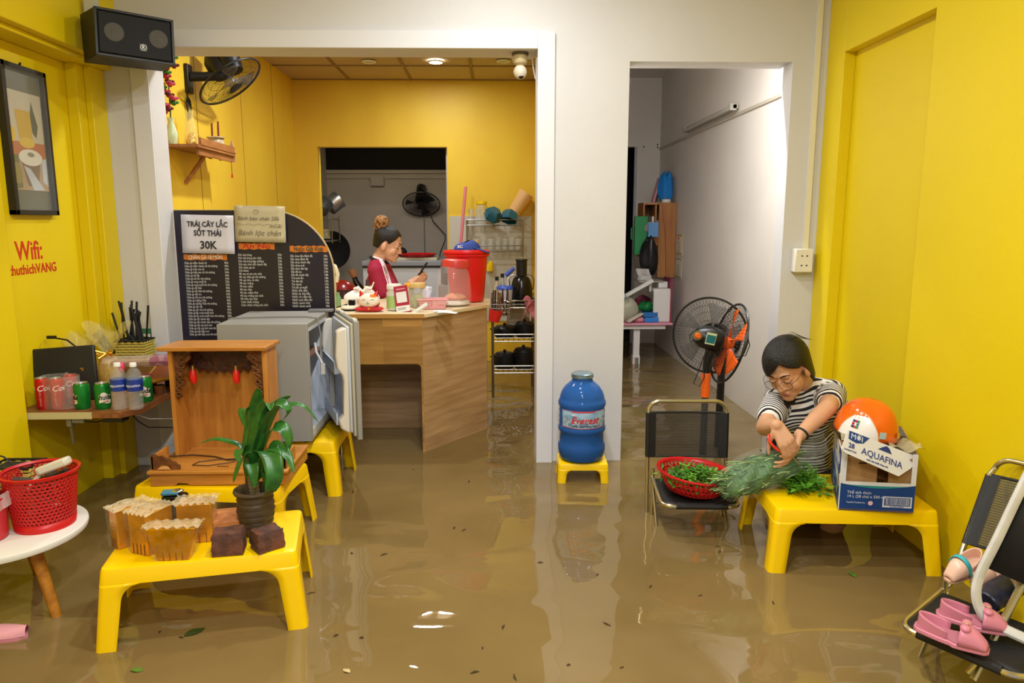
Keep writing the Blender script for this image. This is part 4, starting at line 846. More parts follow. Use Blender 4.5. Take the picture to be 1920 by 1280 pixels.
# --- items on the counter
p=con(640,575)
t=thing('cream_jug','tall cream plastic jug half hidden behind the menu board on the counter','jug',(-1.06,4.62,Zc))
MB().lathe([(0,.002),(.055,.002),(.062,.02),(.062,.17),(.05,.205),(.026,.225),(.024,.285),(.026,.30),(.0,.302)],seg=26).build('jug_body',mat('jug_cream',(232,220,192),rough=.4),t)
MB().tube([(.02,0,.27),(.06,0,.25),(.075,0,.20),(.064,0,.15)],.013,10).build('handle',mat('jug_cream',(232,220,192)),t)
m=MB(); m.lathe([(.0626,.03),(.0626,.14)],seg=20,a0=-120,a1=-20); m.build('jug_label',mat('jug_label_tan',(206,176,120),rough=.5),t)
o=MB().lathe([(0,.0),(.018,.0),(.019,.06),(.012,.075),(.012,.09),(0,.092)],seg=16).build('green_bottle',mat('green_small',(120,160,110),rough=.4),loc=(-.975,4.55,Zc)); tag(o,'small green bottle between the cream jug and the white bag','bottle')
# dark red bag further back, standing on a side cabinet
o=MB().span((-1.30,5.05,FLOOR),(-.95,5.50,CZ-.05)).build('side_cabinet',mat('cabinet_tan',(150,110,66),rough=.5)); tag(o,'low tan cabinet behind the counter on the left','cabinet')
t=thing('red_helmet','dark red open helmet with a black visor behind the white bag','helmet',(-1.085,5.24,CZ-.05),rad(-10))
m=MB(); m.grid(24,10,lambda u,v:(.125*math.cos(6.283*u)*math.cos(v*1.5),.11*math.sin(6.283*u)*math.cos(v*1.5),.02+.15*math.sin(v*1.5)),cu=True); m.lathe([(.125,.02),(.12,.0),(0,.0)],seg=24,sy=.88); m.build('helmet_shell',mat('helmet_red',(122,26,22),rough=.22),t)
m=MB(); m.grid(12,6,lambda u,v:(.128*math.cos(-2.3+1.6*u),.114*math.sin(-2.3+1.6*u)*1.02,.03+.075*v)); m.build('visor',mat('visor_dark',(56,18,22),rough=.15),t)
t=thing('hand_blender','brown-handled black tool leaning against the wall behind the red helmet','tool',(-.985,5.36,CZ-.05),0)
MB().tube([(.02,0,0),(.01,0,.08),(-.03,0,.15),(-.035,0,.18)],[.04,.035,.022,.02],10).build('tool_body',M_BLKG,t); MB().tube([(-.035,0,.18),(-.055,0,.235)],[.024,.03],12).build('tool_handle',mat('tool_wood',(140,92,56),rough=.5),t)
o=MB().sph((0,0,.03),(.11,.07,.032),16,8).build('black_pouch',mat('pouch_black',(20,24,22),rough=.6),loc=(-1.02,5.11,CZ-.05)); tag(o,'black pouch lying in front of the red helmet','pouch')
# white plastic bag
p=con(672,577); t=thing('white_plastic_bag','white knotted plastic bag on the left of the counter','plastic bag',(p.x,p.y+.07,Zc))
def bagf(u,v):
    a=6.283*u; r=(math.sin(math.pi*(.06+.88*v)))**.6; k=1+.10*math.sin(a*5+v*4)+.06*math.sin(a*11)
    return (.105*r*k*math.cos(a)+.02*v,.065*r*k*math.sin(a),.10*v*(1+.12*math.sin(a*2+1)))
m=MB(); m.grid(36,12,bagf,cu=True); m.build('bag_body',mat('bag_white',(240,236,228),rough=.45,sub=.1,bump=.4,bscale=30),t)
m=MB()
for s in (-1,1): m.tube([(.02,-.01,.09),(.02+.03*s,-.02,.12),(.02+.055*s,-.02,.115)],[.012,.014,.006],7,flat=1.4)
m.build('bag_knot',mat('bag_white',(240,236,228)),t)
m=MB(); vs,fs=text('Y',.03,bold=.02); m.add([(.0+v[0],-.072-v[2],.03+v[1]) for v in vs],fs); m.build('bag_print',mat('bag_print_pink',(226,110,150)),t)
# tape dispenser-like pad with black knob and pen
p=con(655,582); t=thing('stamp_pad','cream pad on a black base with a black stamp on it, by the lucky cat','stamp',(p.x,p.y+.03,Zc))
MB().lathe([(0,0),(.052,0),(.055,.006),(.052,.010),(0,.010)],seg=28).build('pad_base',M_BLK,t); MB().lathe([(0,.010),(.053,.010),(.056,.018),(.05,.028),(0,.03)],seg=28).build('pad_top',mat('pad_cream',(236,228,206),rough=.4),t)
MB().box((.012,0,.046),(.04,.035,.032)).build('stamp',M_BLKG,t,bevel=.005)
o=MB().tube([(0,0,.006),(.10,.02,.035)],.004,6).build('pen',M_BLK,loc=(p.x-.115,p.y+.01,Zc)); tag(o,'black pen lying beside the stamp pad','pen')
# lucky cat on a red cushion
p=con(690,585); t=thing('lucky_cat','white beckoning cat figurine with red ears lying on a red cushion','figurine',(p.x,p.y+.045,Zc))
m=MB(); m.grid(24,10,lambda u,v:(.098*math.copysign(abs(math.cos(6.283*u))**.5,math.cos(6.283*u))*math.sin(math.pi*(.05+.9*v))**.35,.05*math.copysign(abs(math.sin(6.283*u))**.5,math.sin(6.283*u))*math.sin(math.pi*(.05+.9*v))**.35,.034*v),cu=True); m.add([],[])
m.lathe([(0,0),(.03,0)],seg=8); m.build('cushion',mat('cushion_red',(190,32,40),rough=.7),t)
M_CATW=mat('cat_white',(240,230,214),rough=.25); M_CATR=mat('cat_red',(206,44,30),rough=.3)
m=MB(); m.sph((0,0,.075),(.074,.052,.052),28,16); hd=m.build('cat_head',M_CATW,t)
m=MB(); m.sph((0,.03,.05),(.07,.035,.035),20,10); m.build('cat_body',M_CATR,t)
for s in (-1,1):
    m=MB(); m.tube([(.046*s,0,.108),(.058*s,0,.142)],[.021,.004],10); m.build('cat_ear',M_CATR,hd)
m=MB(); m.grid(8,6,lambda u,v:(.0745*math.sin(.25+.8*u)*math.cos(.5+.55*v),-.0525*math.cos(.25+.8*u)*math.cos(.5+.55*v),.075+.0525*math.sin(.5+.55*v))); m.build('orange_patch',mat('cat_orange',(236,120,30),rough=.3),hd)
m=MB()
for s in (-1,1): m.tube([(s*(.018+.022*k/6),-.0515*math.sqrt(max(0,1-((s*(.018+.022*k/6))/.074)**2-(.006/.052)**2))-.001,.080+.007*math.sin(math.pi*k/6)) for k in range(7)],.0013,5)
for s in (-1,1): m.tube([(s*.012*k/5,-.0525+.0004*k,.060-.005*math.sin(math.pi*k/5)) for k in range(6)],.0011,5)
m.box((0,-.0525,.066),(.006,.002,.004)); m.build('cat_face_lines',mat('cat_line',(60,40,34)),hd)
m=MB(); m.sph((.005,-.05,.022),(.009,.006,.007)); t.scale=(.86,.86,.86); m.build('bell',mat('bell_gold',(226,170,50),rough=.2,metal=.8),t)
# behind the cat: yellow/red drink packet and white flower-like bow
p=con(698,568); t=thing('drink_packet','upright yellow and dark red packet standing behind the cat','packet',(p.x,4.62,Zc))
MB().span((-.025,-.012,0),(.02,.012,.075)).build('packet_lower',mat('packet_wine',(120,24,60),rough=.4),t); MB().span((-.025,-.012,.075),(.022,.012,.125)).build('packet_upper',mat('packet_yellow',(226,206,90),rough=.4),t); MB().tube([(0,0,.125),(-.004,0,.165)],[.015,.010],8).build('packet_cap',mat('packet_dark',(70,40,50)),t)
o=MB(); o.sph((0,0,.01),(.03,.02,.014)); o.tube([(.005,0,.015),(.03,0,.07)],[.006,.004],6); tag(o.build('white_tie',mat('bag_white',(240,236,228)),loc=(p.x+.02,4.55,Zc+.085)),'twisted white plastic tie behind the cat figurine','tie')
tag(MB().box((0,0,.0415),(.05,.04,.083)).build('small_box',mat('packet_dark',(70,40,50)),loc=(p.x+.03,4.56,Zc)),'small dark box hidden behind the cat','box')
# green label jar
def jar(name,label,cat,x,y,r,h,body,lid,lidh,glass=True,band=None,lip=1.0,grp=None):
    t=thing(name,label,cat,(x,y,Zc),0,grp)
    MB().lathe([(0,.002),(r*.92,.002),(r,.01),(r,h*.82),(r*.9,h*.9),(r*.86,h)],seg=28).build('jar_body',body,t)
    MB().lathe([(0,h+lidh),(r*.9*lip,h+lidh),(r*.96*lip,h+lidh-.006),(r*.96*lip,h),(0,h)],seg=28).build('lid',lid,t)
    if band: MB().lathe([(r+.0008,h*.12),(r+.0008,h*.70)],seg=28).build('jar_label',band,t)
    return t
M_CLR=mat('clear_plastic',(232,232,226),rough=.06,alpha=.26,spec=.8)
p=con(738,583); jar('label_jar','white-capped jar with a light green label beside the red payment stand','jar',p.x,p.y+.05,.047,.128,mat('jar_milky',(226,226,214),rough=.3,alpha=.8),mat('lid_white',(236,234,226),rough=.4),.03,band=mat('label_green',(166,200,120),rough=.5))
p=con(757,584); t=thing('payment_stand','red tilted payment card stand with a white panel on the counter','card stand',(p.x,p.y,Zc),rad(-6),rot=(rad(-10),rad(-9),rad(-6)))
MB().span((-.042,-.003,.0),(.042,.003,.155)).build('stand_card',mat('stand_red',(172,40,66),rough=.35),t,bevel=.002); MB().span((-.031,-.005,.055),(.031,-.003,.118)).build('code_panel',mat('panel_white',(232,230,230)),t); MB().span((-.042,-.004,-.0),(.042,-.0032,.036)).build('lower_panel',mat('panel_white',(232,230,230)),t)
m=MB(); m.box((0,-.0035,.136),(.055,.001,.007)); m.build('stand_print',mat('print_pinkish',(226,150,160)),t)
m=MB(); m.box((-.008,-.0045,.022),(.05,.001,.003)); m.box((-.008,-.0045,.014),(.05,.001,.003)); m.build('stand_small_print',mat('print_grey',(120,120,116)),t)
MB().span((-.04,.0,-.004),(.04,.06,.004)).build('stand_foot',mat('stand_red',(172,40,66)),t)
p=con(764,578); jar('yellow_lid_jar','slim jar with a bright yellow lid behind the payment stand','jar',p.x,4.55,.03,.125,mat('jar_milky2',(220,214,190),rough=.3,alpha=.7),mat('lid_yellow',(248,180,20),rough=.35),.022)
p=con(783,577); jar('tan_lid_jar','clear jar with a tan lid left of the pink basket','jar',p.x,4.50,.052,.125,M_CLR,mat('lid_tan',(214,180,110),rough=.45),.028,band=None)
tag(MB().sph((0,0,.045),(.043,.043,.042)).build('jar_filling',mat('jar_green_filling',(196,200,130),rough=.6,noise=.3,nscale=50),loc=(p.x,4.50,Zc+.002)),'pale green contents inside the tan lidded jar','food')
# tissue sheet / crumpled paper
p=con(805,568); t=MB(); t.grid(10,10,lambda u,v:(-.035+.07*u+.006*math.sin(v*9),.012*math.sin(u*8+v*3),.13*v)); tag(t.build('crumpled_paper',mat('paper_bluewhite',(222,226,240),rough=.6),loc=(p.x,4.50,Zc),solid=.001),'crumpled pale paper standing behind the pink basket','paper')
# pink basket
p=con(810,580); t=thing('pink_basket','small pink slatted plastic basket at the counter edge','basket',(p.x,p.y+.06,Zc),rad(4))
M_PK=mat('pink_plastic',(232,160,160),rough=.4,trans=.1); m=MB()
for z in (.004,.018,.030,.042,.054): 
    q=.075+z*.25; m.tube([(-q,-.045,z),(q,-.045,z),(q,.045,z),(-q,.045,z)],.0035,5,closed=True)
for k in range(9):
    for y in (-.045,.045): m.box((-.07+.14*k/8,y,.028),(.006,.003,.056))
m.box((0,0,.002),(.15,.09,.003)); m.build('slatted_sides',M_PK,t,smooth=False); m=MB(); m.tube([(-.094,-.05,.058),(.094,-.05,.058),(.094,.05,.058),(-.094,.05,.058)],.005,6,closed=True); m.build('rim',M_PK,t)
p=con(788,584); o=MB().prism([(-.06,-.012),(.05,-.014),(.058,0),(.05,.016),(-.06,.014)],.012).build('plastic_scraper',mat('scraper_clear',(226,224,210),rough=.3,trans=.2),loc=(p.x,p.y-.005,Zc+.012),rot=(rad(30),rad(-33),rad(10)),bevel=.003); tag(o,'translucent plastic scraper leaning on the pink basket','scraper')
for k,(px,py,rz) in enumerate(((830,584,.2),(838,588,-.15))):
    p=con(px,py); o=MB().grid(6,4,lambda u,v:(-.06+.12*u,-.035+.07*v,.001+.004*k+.003*math.sin(u*4))).build('paper_slip',mat('paper_white2',(236,236,240),rough=.6),loc=(p.x,p.y+.02,Zc),rot=(0,0,rz),solid=.0006); tag(o,['upper white paper slip at the counter corner','lower white paper slip overhanging the counter corner'][k],'paper slip')
# big clear jar with red lid
JX,JY=-.252,4.62
t=thing('clear_jar','large clear plastic jar with a red lid and a folded towel inside','jar',(JX,JY,Zc))
MB().lathe([(0,.004),(.105,.004),(.112,.015),(.116,.06),(.113,.10),(.108,.17),(.098,.215),(.086,.235),(.082,.25)],seg=40).build('jar_body',mat('clear_jar_plastic',(238,226,222),rough=.07,alpha=.14,spec=.9),t)
MB().lathe([(0,.292),(.07,.293),(.083,.287),(.0865,.275),(.0865,.245),(.084,.243)],seg=40,M=Matrix.Rotation(rad(3),4,'Y')).build('lid',mat('lid_red',(204,60,54),rough=.35),t)
m=MB(); m.lathe([(0,.006),(.09,.006),(.104,.014),(.098,.028),(.06,.034),(0,.030)],seg=30); m.build('white_granules',mat('granules',(226,218,204),rough=.8,bump=1,bscale=80),t)
m=MB(); m.sph((.01,0,.05),(.07,.06,.028),16,8); m.build('towel',mat('towel_peach',(220,150,120),rough=.9),t)
# red bin + cap
RX,RY=-.175,4.86
t=thing('red_bin','big red plastic bin with a rolled rim standing on the counter','bin',(RX,RY,Zc))
MB().lathe([(0,.003),(.105,.003),(.113,.012),(.140,.318),(.156,.322),(.158,.332),(.155,.340),(.142,.342),(.136,.33),(.11,.02),(0,.02)],seg=48).build('bin_body',mat('bin_red',(220,26,28),rough=.35),t)
m=MB(); m.lathe([(.141,.30),(.150,.304),(.152,.318)],seg=48); m.build('rim_band',mat('bin_red',(220,26,28)),t)
t=thing('blue_cap','blue cloth cap with a white badge lying on the red bin','cap',(RX+.005,RY-.06,Zc+.342),rad(-8))
M_CAP=mat('cap_blue',(46,70,146),rough=.8)
m=MB(); m.grid(24,8,lambda u,v:(.088*math.cos(6.283*u)*math.cos(v*1.45)**.7*(1+.06*math.sin(12*u)),.06*math.sin(6.283*u)*math.cos(v*1.45)**.7,.004+.055*math.sin(v*1.45)*(1+.15*math.sin(6.283*u+1))),cu=True); m.build('cap_crown',M_CAP,t)
m=MB(); m.grid(10,4,lambda u,v:(.05+.10*u,-.03*math.cos(u*1.2)-.02+.05*v*(1-u*.6),.018-.035*u+.006*math.sin(v*3))); m.build('cap_brim',M_CAP,t,solid=.004)
m=MB(); vs,fs=text('SC',.03,bold=.03); m.add([(-.035+v[0],-.062-v[2],.018+v[1]*.8) for v in vs],fs); m.build('cap_badge',mat('cap_white',(238,238,236)),t)
# ------------------------------------------------------------------ mop stick, wall rack with glasses
a_,b_=at(873,350,6.9),at(864,455,6.8); o=MB().cyl(a_+(b_-a_)*3.0,a_,.014,.014,12).build('broom_stick',mat('stick_pink',(214,120,136),rough=.4)); tag(o,'pink broom handle leaning upright by the kitchen back wall','broom handle')
M_ST=mat('stainless',(150,146,138),rough=.34,metal=1)
t=thing('wall_rack','stainless two-tier dish rack fixed to the kitchen back wall','rack',(0,7.08,0))
x0,x1=-.245,.285; m=MB()
for z in (1.385,1.335,1.145,1.095): m.tube([(x0,0,z),(x0,-.2,z),(x1,-.2,z),(x1,0,z)],.006,6)
for z in (1.335,1.095):
    for k in range(10): m.tube([(x0+(x1-x0)*k/9,0,z),(x0+(x1-x0)*k/9,-.2,z)],.003,5)
m.build('rack_rails',M_ST,t)
m=MB()
for x in (x0,x1): m.box((x,-.01,1.22),(.012,.012,.36)); m.tube([(x,-.2,1.385),(x,-.2,1.06)],.006,6)
m.build('rack_post',M_ST,t)
M_GLS=mat('glass_clear',(225,228,222),rough=.04,alpha=.30,spec=1)
def glass(x,z,r,h,label,grp,y=6.97): 
    o=MB().lathe([(0,.003),(r*.8,.003),(r*.82,.01),(r,h),(r*.95,h),(r*.78,.012),(0,.012)],seg=20).build('drinking_glass',M_GLS,loc=(x,y,z)); return tag(o,label,'glass',group=grp)
for k,x in enumerate((-.16,-.09,-.02,.05,.115,.18,.24)): glass(x,1.10,.032,.11+.012*(k%2),'clear drinking glass in the row on the lower tier of the wall rack','glasses on the lower rack tier')
for k,x in enumerate((-.205,-.135,-.045)):
    o=MB().lathe([(0,.003),(.03,.003),(.034,.03),(.03,.075),(.022,.10),(.030,.145),(.027,.145),(.019,.10),(0,.10)],seg=20).build('glass_carafe',M_GLS,loc=(x,6.97 if k!=1 else 6.99,1.341)); tag(o,['small glass carafe at the left end of the upper rack tier','glass carafe beside the yellow-lidded pitcher, on its left','glass carafe just left of the teal bowls'][k],'carafe')
t=thing('glass_pitcher','clear pitcher with a yellow lid on the upper rack tier','pitcher',(-.105,6.93,1.341))
MB().lathe([(0,.003),(.045,.003),(.052,.05),(.05,.13),(.045,.19)],seg=24).build('pitcher_body',M_GLS,t); MB().lathe([(.046,.185),(.05,.19),(.05,.215),(0,.22)],seg=24).build('pitcher_lid',mat('lid_yellow2',(240,206,10),rough=.35),t); MB().tube([(.048,0,.17),(.085,0,.15),(.08,0,.07),(.05,0,.05)],.007,7).build('handle',mat('lid_yellow2',(240,206,10)),t)
M_TEAL=mat('teal_bowl',(34,92,112),rough=.35)
for k,(x,rx,ry) in enumerate(((-.012,.5,.5),(.150,-.3,.4))):
    o=MB().lathe([(0,.10),(.055,.10),(.085,.06),(.085,.0),(.078,.0),(.075,.055),(0,.085)],seg=6).build('teal_bowl',M_TEAL,loc=(x,6.93,1.40-.025*k),rot=(rx,ry,k*.4)); tag(o,['teal six-sided bowl upside down, the left of two on the rack','teal six-sided bowl tilted, the right of two on the rack'][k],'bowl')
o=MB().lathe([(0,.003),(.062,.003),(.075,.21),(.07,.21),(.058,.01),(0,.01)],seg=28).build('peach_container',mat('peach_plastic',(236,190,130),rough=.3,alpha=.85),loc=(.205,6.99,1.46),rot=(0,rad(34),0)); tag(o,'tall translucent peach container leaning on the teal bowls','container')
for k,(x,c) in enumerate(((-.21,(170,90,40)),(-.15,(216,170,40)))):
    o=MB().sph((0,0,.05),(.02,.016,.05)).build('utensil_pot',mat('utensil_%d'%k,c,rough=.5),loc=(x,6.9,1.10)); tag(o,['brown utensil on the lower rack tier, far left','yellow utensil on the lower rack tier'][k],'utensil')
# ------------------------------------------------------------------ stainless trolley with pots
KX0,KX1,KY0,KY1=-.005,.325,5.55,5.95
t=thing('kitchen_trolley','stainless three-tier trolley shelf standing in the water right of the counter','trolley',(0,0,FLOOR))
zt=[at(960,570,5.55).z,at(960,633,5.55).z,at(960,692,5.55).z]
for x in (KX0,KX1):
    for y in (KY0,KY1): MB().cyl((x,y,0),(x,y,zt[0]+.05-FLOOR),.011,seg=10).build('post',M_ST,t)
for z in zt:
    m=MB(); z-=FLOOR
    for dz in (.055,.028,0): m.tube([(KX0,KY0,z+dz-.03),(KX1,KY0,z+dz-.03),(KX1,KY1,z+dz-.03),(KX0,KY1,z+dz-.03)],.006 if dz!=.028 else .003,6,closed=True)
    for k in range(9): m.tube([(KX0+(KX1-KX0)*k/8,KY0,z-.03),(KX0+(KX1-KX0)*k/8,KY1,z-.03)],.003,5)
    m.box(((KX0+KX1)/2,KY0,z),(.006,.008,.05)); m.build('tier',M_ST,t)
z1=zt[0]-.022
t=thing('juicer','black electric juicer with a tall feed tube on the top tier of the trolley','juicer',(.225,5.70,z1))
MB().lathe([(0,.002),(.085,.002),(.09,.02),(.085,.13),(.08,.16),(.07,.2),(.05,.225),(.0,.23)],seg=32).build('juicer_body',M_BLKG,t)
MB().lathe([(.0,.36),(.048,.36),(.05,.352),(.044,.345),(.042,.23),(.0,.23)],seg=24).build('feed_tube',M_BLK,t)
m=MB(); m.tube([(-.09,0,.12),(-.1,0,.2),(-.075,0,.235),(-.03,0,.24)],.005,6); m.tube([(.09,0,.12),(.1,0,.2),(.075,0,.235),(.03,0,.24)],.005,6); m.build('clamp',M_ST,t)
t=thing('blue_lid_tub','clear tub with a blue lid on the top tier of the trolley','tub',(.095,5.68,z1+.0)); MB().lathe([(0,.004),(.052,.004),(.066,.13),(.06,.13)],seg=28).build('tub_body',mat('tub_frost',(220,224,232),rough=.3,alpha=.75),t); MB().lathe([(0,.155),(.06,.153),(.07,.14),(.07,.128),(.06,.128)],seg=28).build('lid',mat('lid_blue',(60,90,190),rough=.35),t)
for k,(x,y,h,c,l) in enumerate(((.03,5.75,.20,(200,190,150),'bottle with a black cap at the back of the trolley, left'),(.075,5.80,.22,(190,190,180),'bottle with a black cap at the back of the trolley, middle'),(.13,5.82,.19,(238,236,232),'white-topped bottle behind the blue-lidded tub'))):
    t=thing('sauce_bottle',l,'bottle',(x,y,z1)); MB().lathe([(0,.002),(.026,.002),(.027,h*.65),(.014,h*.82),(.013,h)],seg=16).build('bottle_body',mat('bott%d'%k,c,rough=.2,alpha=.8),t); MB().lathe([(0,h+.02),(.014,h+.02),(.015,h-.01),(0,h-.01)],seg=14).build('cap',M_BLK if k<2 else mat('cap_white',(238,238,236)),t)
o=MB().tube([(0,0,.0),(.07,0,.06)],[.02,.017],10).build('blue_brush',mat('brush_blue',(70,90,180),rough=.5),loc=(.10,5.86,z1+.22)); tag(o,'blue brush handle sticking up behind the bottles on the trolley','brush')
o=MB().tube([(0,0,0),(0,-.005,.05),(.01,-.01,.09)],[.035,.034,.02],12).build('yellow_sponge',mat('sponge_yellow',(240,206,20),rough=.7),loc=(-.03,7.02,.90)); tag(o,'yellow rubber glove hanging on the back splash panel','glove')
rr=random.Random(11)
t=thing('cutlery_holder','wire cutlery holder with dark handles hanging on the front of the trolley','cutlery holder',(.055,5.50,z1-.06))
m=MB()
for z in (0,.03,.06,.09): m.tube([(-.07,-.05,z),(.07,-.05,z),(.07,.05,z),(-.07,.05,z)],.003,5,closed=True)
for k in range(8): m.tube([(-.07+.02*k,-.05,0),(-.07+.02*k,-.05,.09)],.0025,5)
m.tube([(.02,-.05,.09),(.06,-.05,.0)],.005,5); m.build('wire_cage',M_ST,t)
for k in range(9): 
    x=-.055+.11*k/8; MB().tube([(x,rr.uniform(-.03,.03),.0),(x+rr.uniform(-.02,.02),rr.uniform(-.03,.03),.17+rr.uniform(0,.05))],.007,6).build('handle',mat(['handle_brown','handle_black','handle_wood'][k%3],[(90,50,30),(30,28,28),(130,86,50)][k%3],rough=.5),t)
t=thing('steel_ladle','steel ladle lying across the trolley top with its bowl at the front','ladle',(.12,5.50,z1+.045)); MB().sph((0,0,0),(.035,.03,.014)).build('ladle_bowl',M_ST,t); MB().tube([(.03,0,.005),(.19,.03,.01)],.005,6).build('ladle_handle',M_ST,t)
o=MB(); o.grid(10,10,lambda u,v:(-.06+.12*u+.02*math.sin(v*4),-.012+.02*math.sin(u*9+v*5),-.18*v*(1-.45*math.sin(u*3.1))+.03*math.sin(u*6))); tag(o.build('pink_cloth',mat('cloth_pink',(196,110,112),rough=.9,noise=.3,nscale=40),loc=(.29,5.53,z1+.06),solid=.004),'pink patterned cloth hanging over the right end of the trolley','cloth')
o=MB().lathe([(0,0),(.04,0),(.055,.09),(.05,.09),(.036,.01),(0,.01)],seg=20).build('red_cup',mat('cup_red',(220,44,36),rough=.35),loc=(.003,5.46,z1-.10),rot=(0,rad(12),0)); tag(o,'red plastic cup hanging at the left front of the trolley','cup')
M_POTK=mat('blackened_pot',(24,24,25),rough=.45,noise=.2)
for k,(x,y,z,r,h,l) in enumerate(((.09,5.70,zt[1]-.024,.085,.10,'black pot on the left of the middle trolley tier'),(.25,5.72,zt[1]-.024,.075,.13,'black round pot on the right of the middle trolley tier'),(.09,5.72,zt[2]-.024,.085,.13,'black pot on the left of the bottom trolley tier'),(.24,5.70,zt[2]-.024,.08,.17,'tall black pot on the right of the bottom trolley tier'))):
    t=thing('cooking_pot',l,'pot',(x,y,z)); MB().lathe([(0,.002),(r*.8,.002),(r,.03),(r,h*.8),(r*1.06,h*.82),(r*.8,h*.98),(.02,h),(0,h)],seg=24).build('pot_body',M_POTK,t); MB().sph((0,0,h+.012),(.014,.014,.012)).build('lid_knob',M_BLK,t); MB().tube([(-r,0,h*.7),(-r-.03,0,h*.72),(-r,.02,h*.7)],.005,5).build('pot_handle',M_BLK,t)
o=MB().span((.11,5.93,.25),(.30,5.94,.52)).build('tray',mat('tray_beige',(190,176,150),rough=.5),loc=(0,-.02,0)); o.location.z=zt[1]-.30; tag(o,'beige tray standing at the back of the trolley','tray')
# ------------------------------------------------------------------ rear kitchen: freezer, tray, fan, pots on a rack
G0=at(690,488,7.75); 
t=thing('chest_freezer','white chest freezer with a grey lid in the rear doorway','freezer',(0,0,FLOOR))
fx0,fx1,fy0,fy1=-1.38,-.555,7.72,8.35; ztop=at(760,489,7.72).z-FLOOR
MB().span((fx0,fy0,.03),(fx1,fy1,ztop-.06)).build('freezer_body',mat('freezer_white',(212,216,222),rough=.35),t,bevel=.006)
MB().span((fx0-.01,fy0-.012,ztop-.055),(fx1+.01,fy1,ztop)).build('freezer_lid',mat('freezer_lid_grey',(150,154,160),rough=.4),t,bevel=.008)
MB().span((fx0,fy0-.014,ztop-.07),(fx1,fy0,ztop-.055)).build('lid_seal',M_BLK,t)
MB().box((fx1+.03,fy0+.06,ztop-.03),(.07,.08,.03)).build('lid_handle',M_ST,t,bevel=.006)
zf=ztop+FLOOR
tag(MB().box((0,0,.015),(.52,.36,.03)).build('pale_board',mat('board_pale',(206,196,170),rough=.5),loc=(-.86,8.0,zf),bevel=.004),'pale flat board lying on the freezer under the red tray','board')
o=MB().lathe([(0,.006),(.17,.006),(.20,.03),(.212,.034),(.2,.038),(.165,.014),(0,.014)],seg=40).build('red_tray',mat('tray_red',(200,24,28),rough=.3),loc=(-.82,7.97,zf+.03)); tag(o,'round red tray lying on top of the freezer','tray')
o=MB().sph((0,0,.05),(.075,.06,.055)).build('black_bag',M_POTK,loc=(-1.03,8.12,zf+.03)); tag(o,'black bundle on the freezer behind the red tray','bundle')
o=MB().box((0,0,.06),(.05,.06,.12)).build('dark_bottle',mat('dark_maroon',(60,24,34),rough=.4),loc=(-.49,7.55,.72)); tag(o,'dark bottle standing beside the freezer','bottle')
tag(MB().span((-.56,7.4,FLOOR),(-.455,7.66,.72)).build('side_table',mat('side_table_grey',(150,146,138),rough=.5)),'narrow grey stand beside the freezer in the rear doorway','stand')
t=thing('steel_rack','steel wall rack with a tray in the rear kitchen on the left','rack',(-1.93,8.2,0)); m=MB()
for z in (1.16,1.40):
    m.tube([(-.1,-.2,z),(.18,-.2,z),(.18,.2,z),(-.1,.2,z)],.008,6,closed=True)
    for k in range(8): m.tube([(-.1+.04*k,-.2,z),(-.1+.04*k,.2,z)],.003,5)
m.build('rack_tier',M_ST,t); m=MB()
for x in (-.1,.18):
    for y in (-.2,.2): m.cyl((x,y,1.14),(x,y,1.44),.007,seg=6)
m.build('rack_post',M_ST,t)
for k,(x,y,z,r,h,rot,l) in enumerate(((-1.90,8.1,1.47,.10,.13,(.5,.7,0),'steel pot lying tilted on top of the rear rack'),(-1.83,8.25,1.50,.10,.15,(-.3,.9,.2),'second steel pot leaning on the rear rack, further right'))):
    o=MB().lathe([(0,.002),(r*.95,.002),(r,.01),(r,h),(r*1.05,h),(r*.93,h-.002),(r*.93,.012),(0,.012)],seg=28).build('steel_pot',mat('dull_steel',(170,170,172),rough=.35,metal=.9),loc=(x,y,z+.03),rot=rot); tag(o,l,'pot')
o=MB().tube([(0,0,0),(.01,0,.05),(.03,0,.09)],[.02,.024,.018],10).build('red_handle',mat('handle_red',(206,40,50),rough=.4),loc=(-1.90,7.85,1.43)); tag(o,'red pan handle in front of the steel pots on the rear rack','handle')
o=MB().lathe([(0,.0),(.15,.015),(.22,.06),(.215,.065),(.145,.025),(0,.012)],seg=36,M=Matrix.Rotation(math.pi/2,4,'X')).build('black_wok',M_POTK,loc=(-1.86,8.48,1.05)); tag(o,'big black wok hanging below the rear rack','wok')
o=MB().box((0,0,.06),(.16,.02,.10)).build('photo_tin',mat('tin_cream',(190,184,150),rough=.4,rgb2=(120,100,40),nscale=20),loc=(-1.86,8.05,1.18)); tag(o,'small cream and gold tin on the lower tier of the rear rack','tin')
# cable under the rear wall fan
m=MB(); m.tube([at(808,405,9.1),at(812,415,9.1),at(835,440,9.12),at(834,452,9.12),at(826,472,9.1),at(824,482,9.0)],.006,6); tag(m.build('fan_cable',M_WIRE),'dark cable hanging from the rear wall fan','cable')
tag(MB().tube([at(795,410,9.19),at(797,490,9.19)],.008,6).build('wall_pipe',mat('pipe_grey',(150,146,140),rough=.5)),'thin pipe running down the rear kitchen wall under the fan','pipe')
# ------------------------------------------------------------------ shrine shelf on the kitchen's left wall
KXL=-1.862
t=thing('shrine_shelf','carved light-brown wooden shrine shelf on the kitchen left wall','shelf',(KXL,4.72,1.795))
M_SHR=wood('shrine_wood',(176,116,66),(146,90,46),scale=3,axis=(10,2,10)); M_SHR2=mat('shrine_front',(206,160,104),rough=.5,noise=.15,nscale=20)
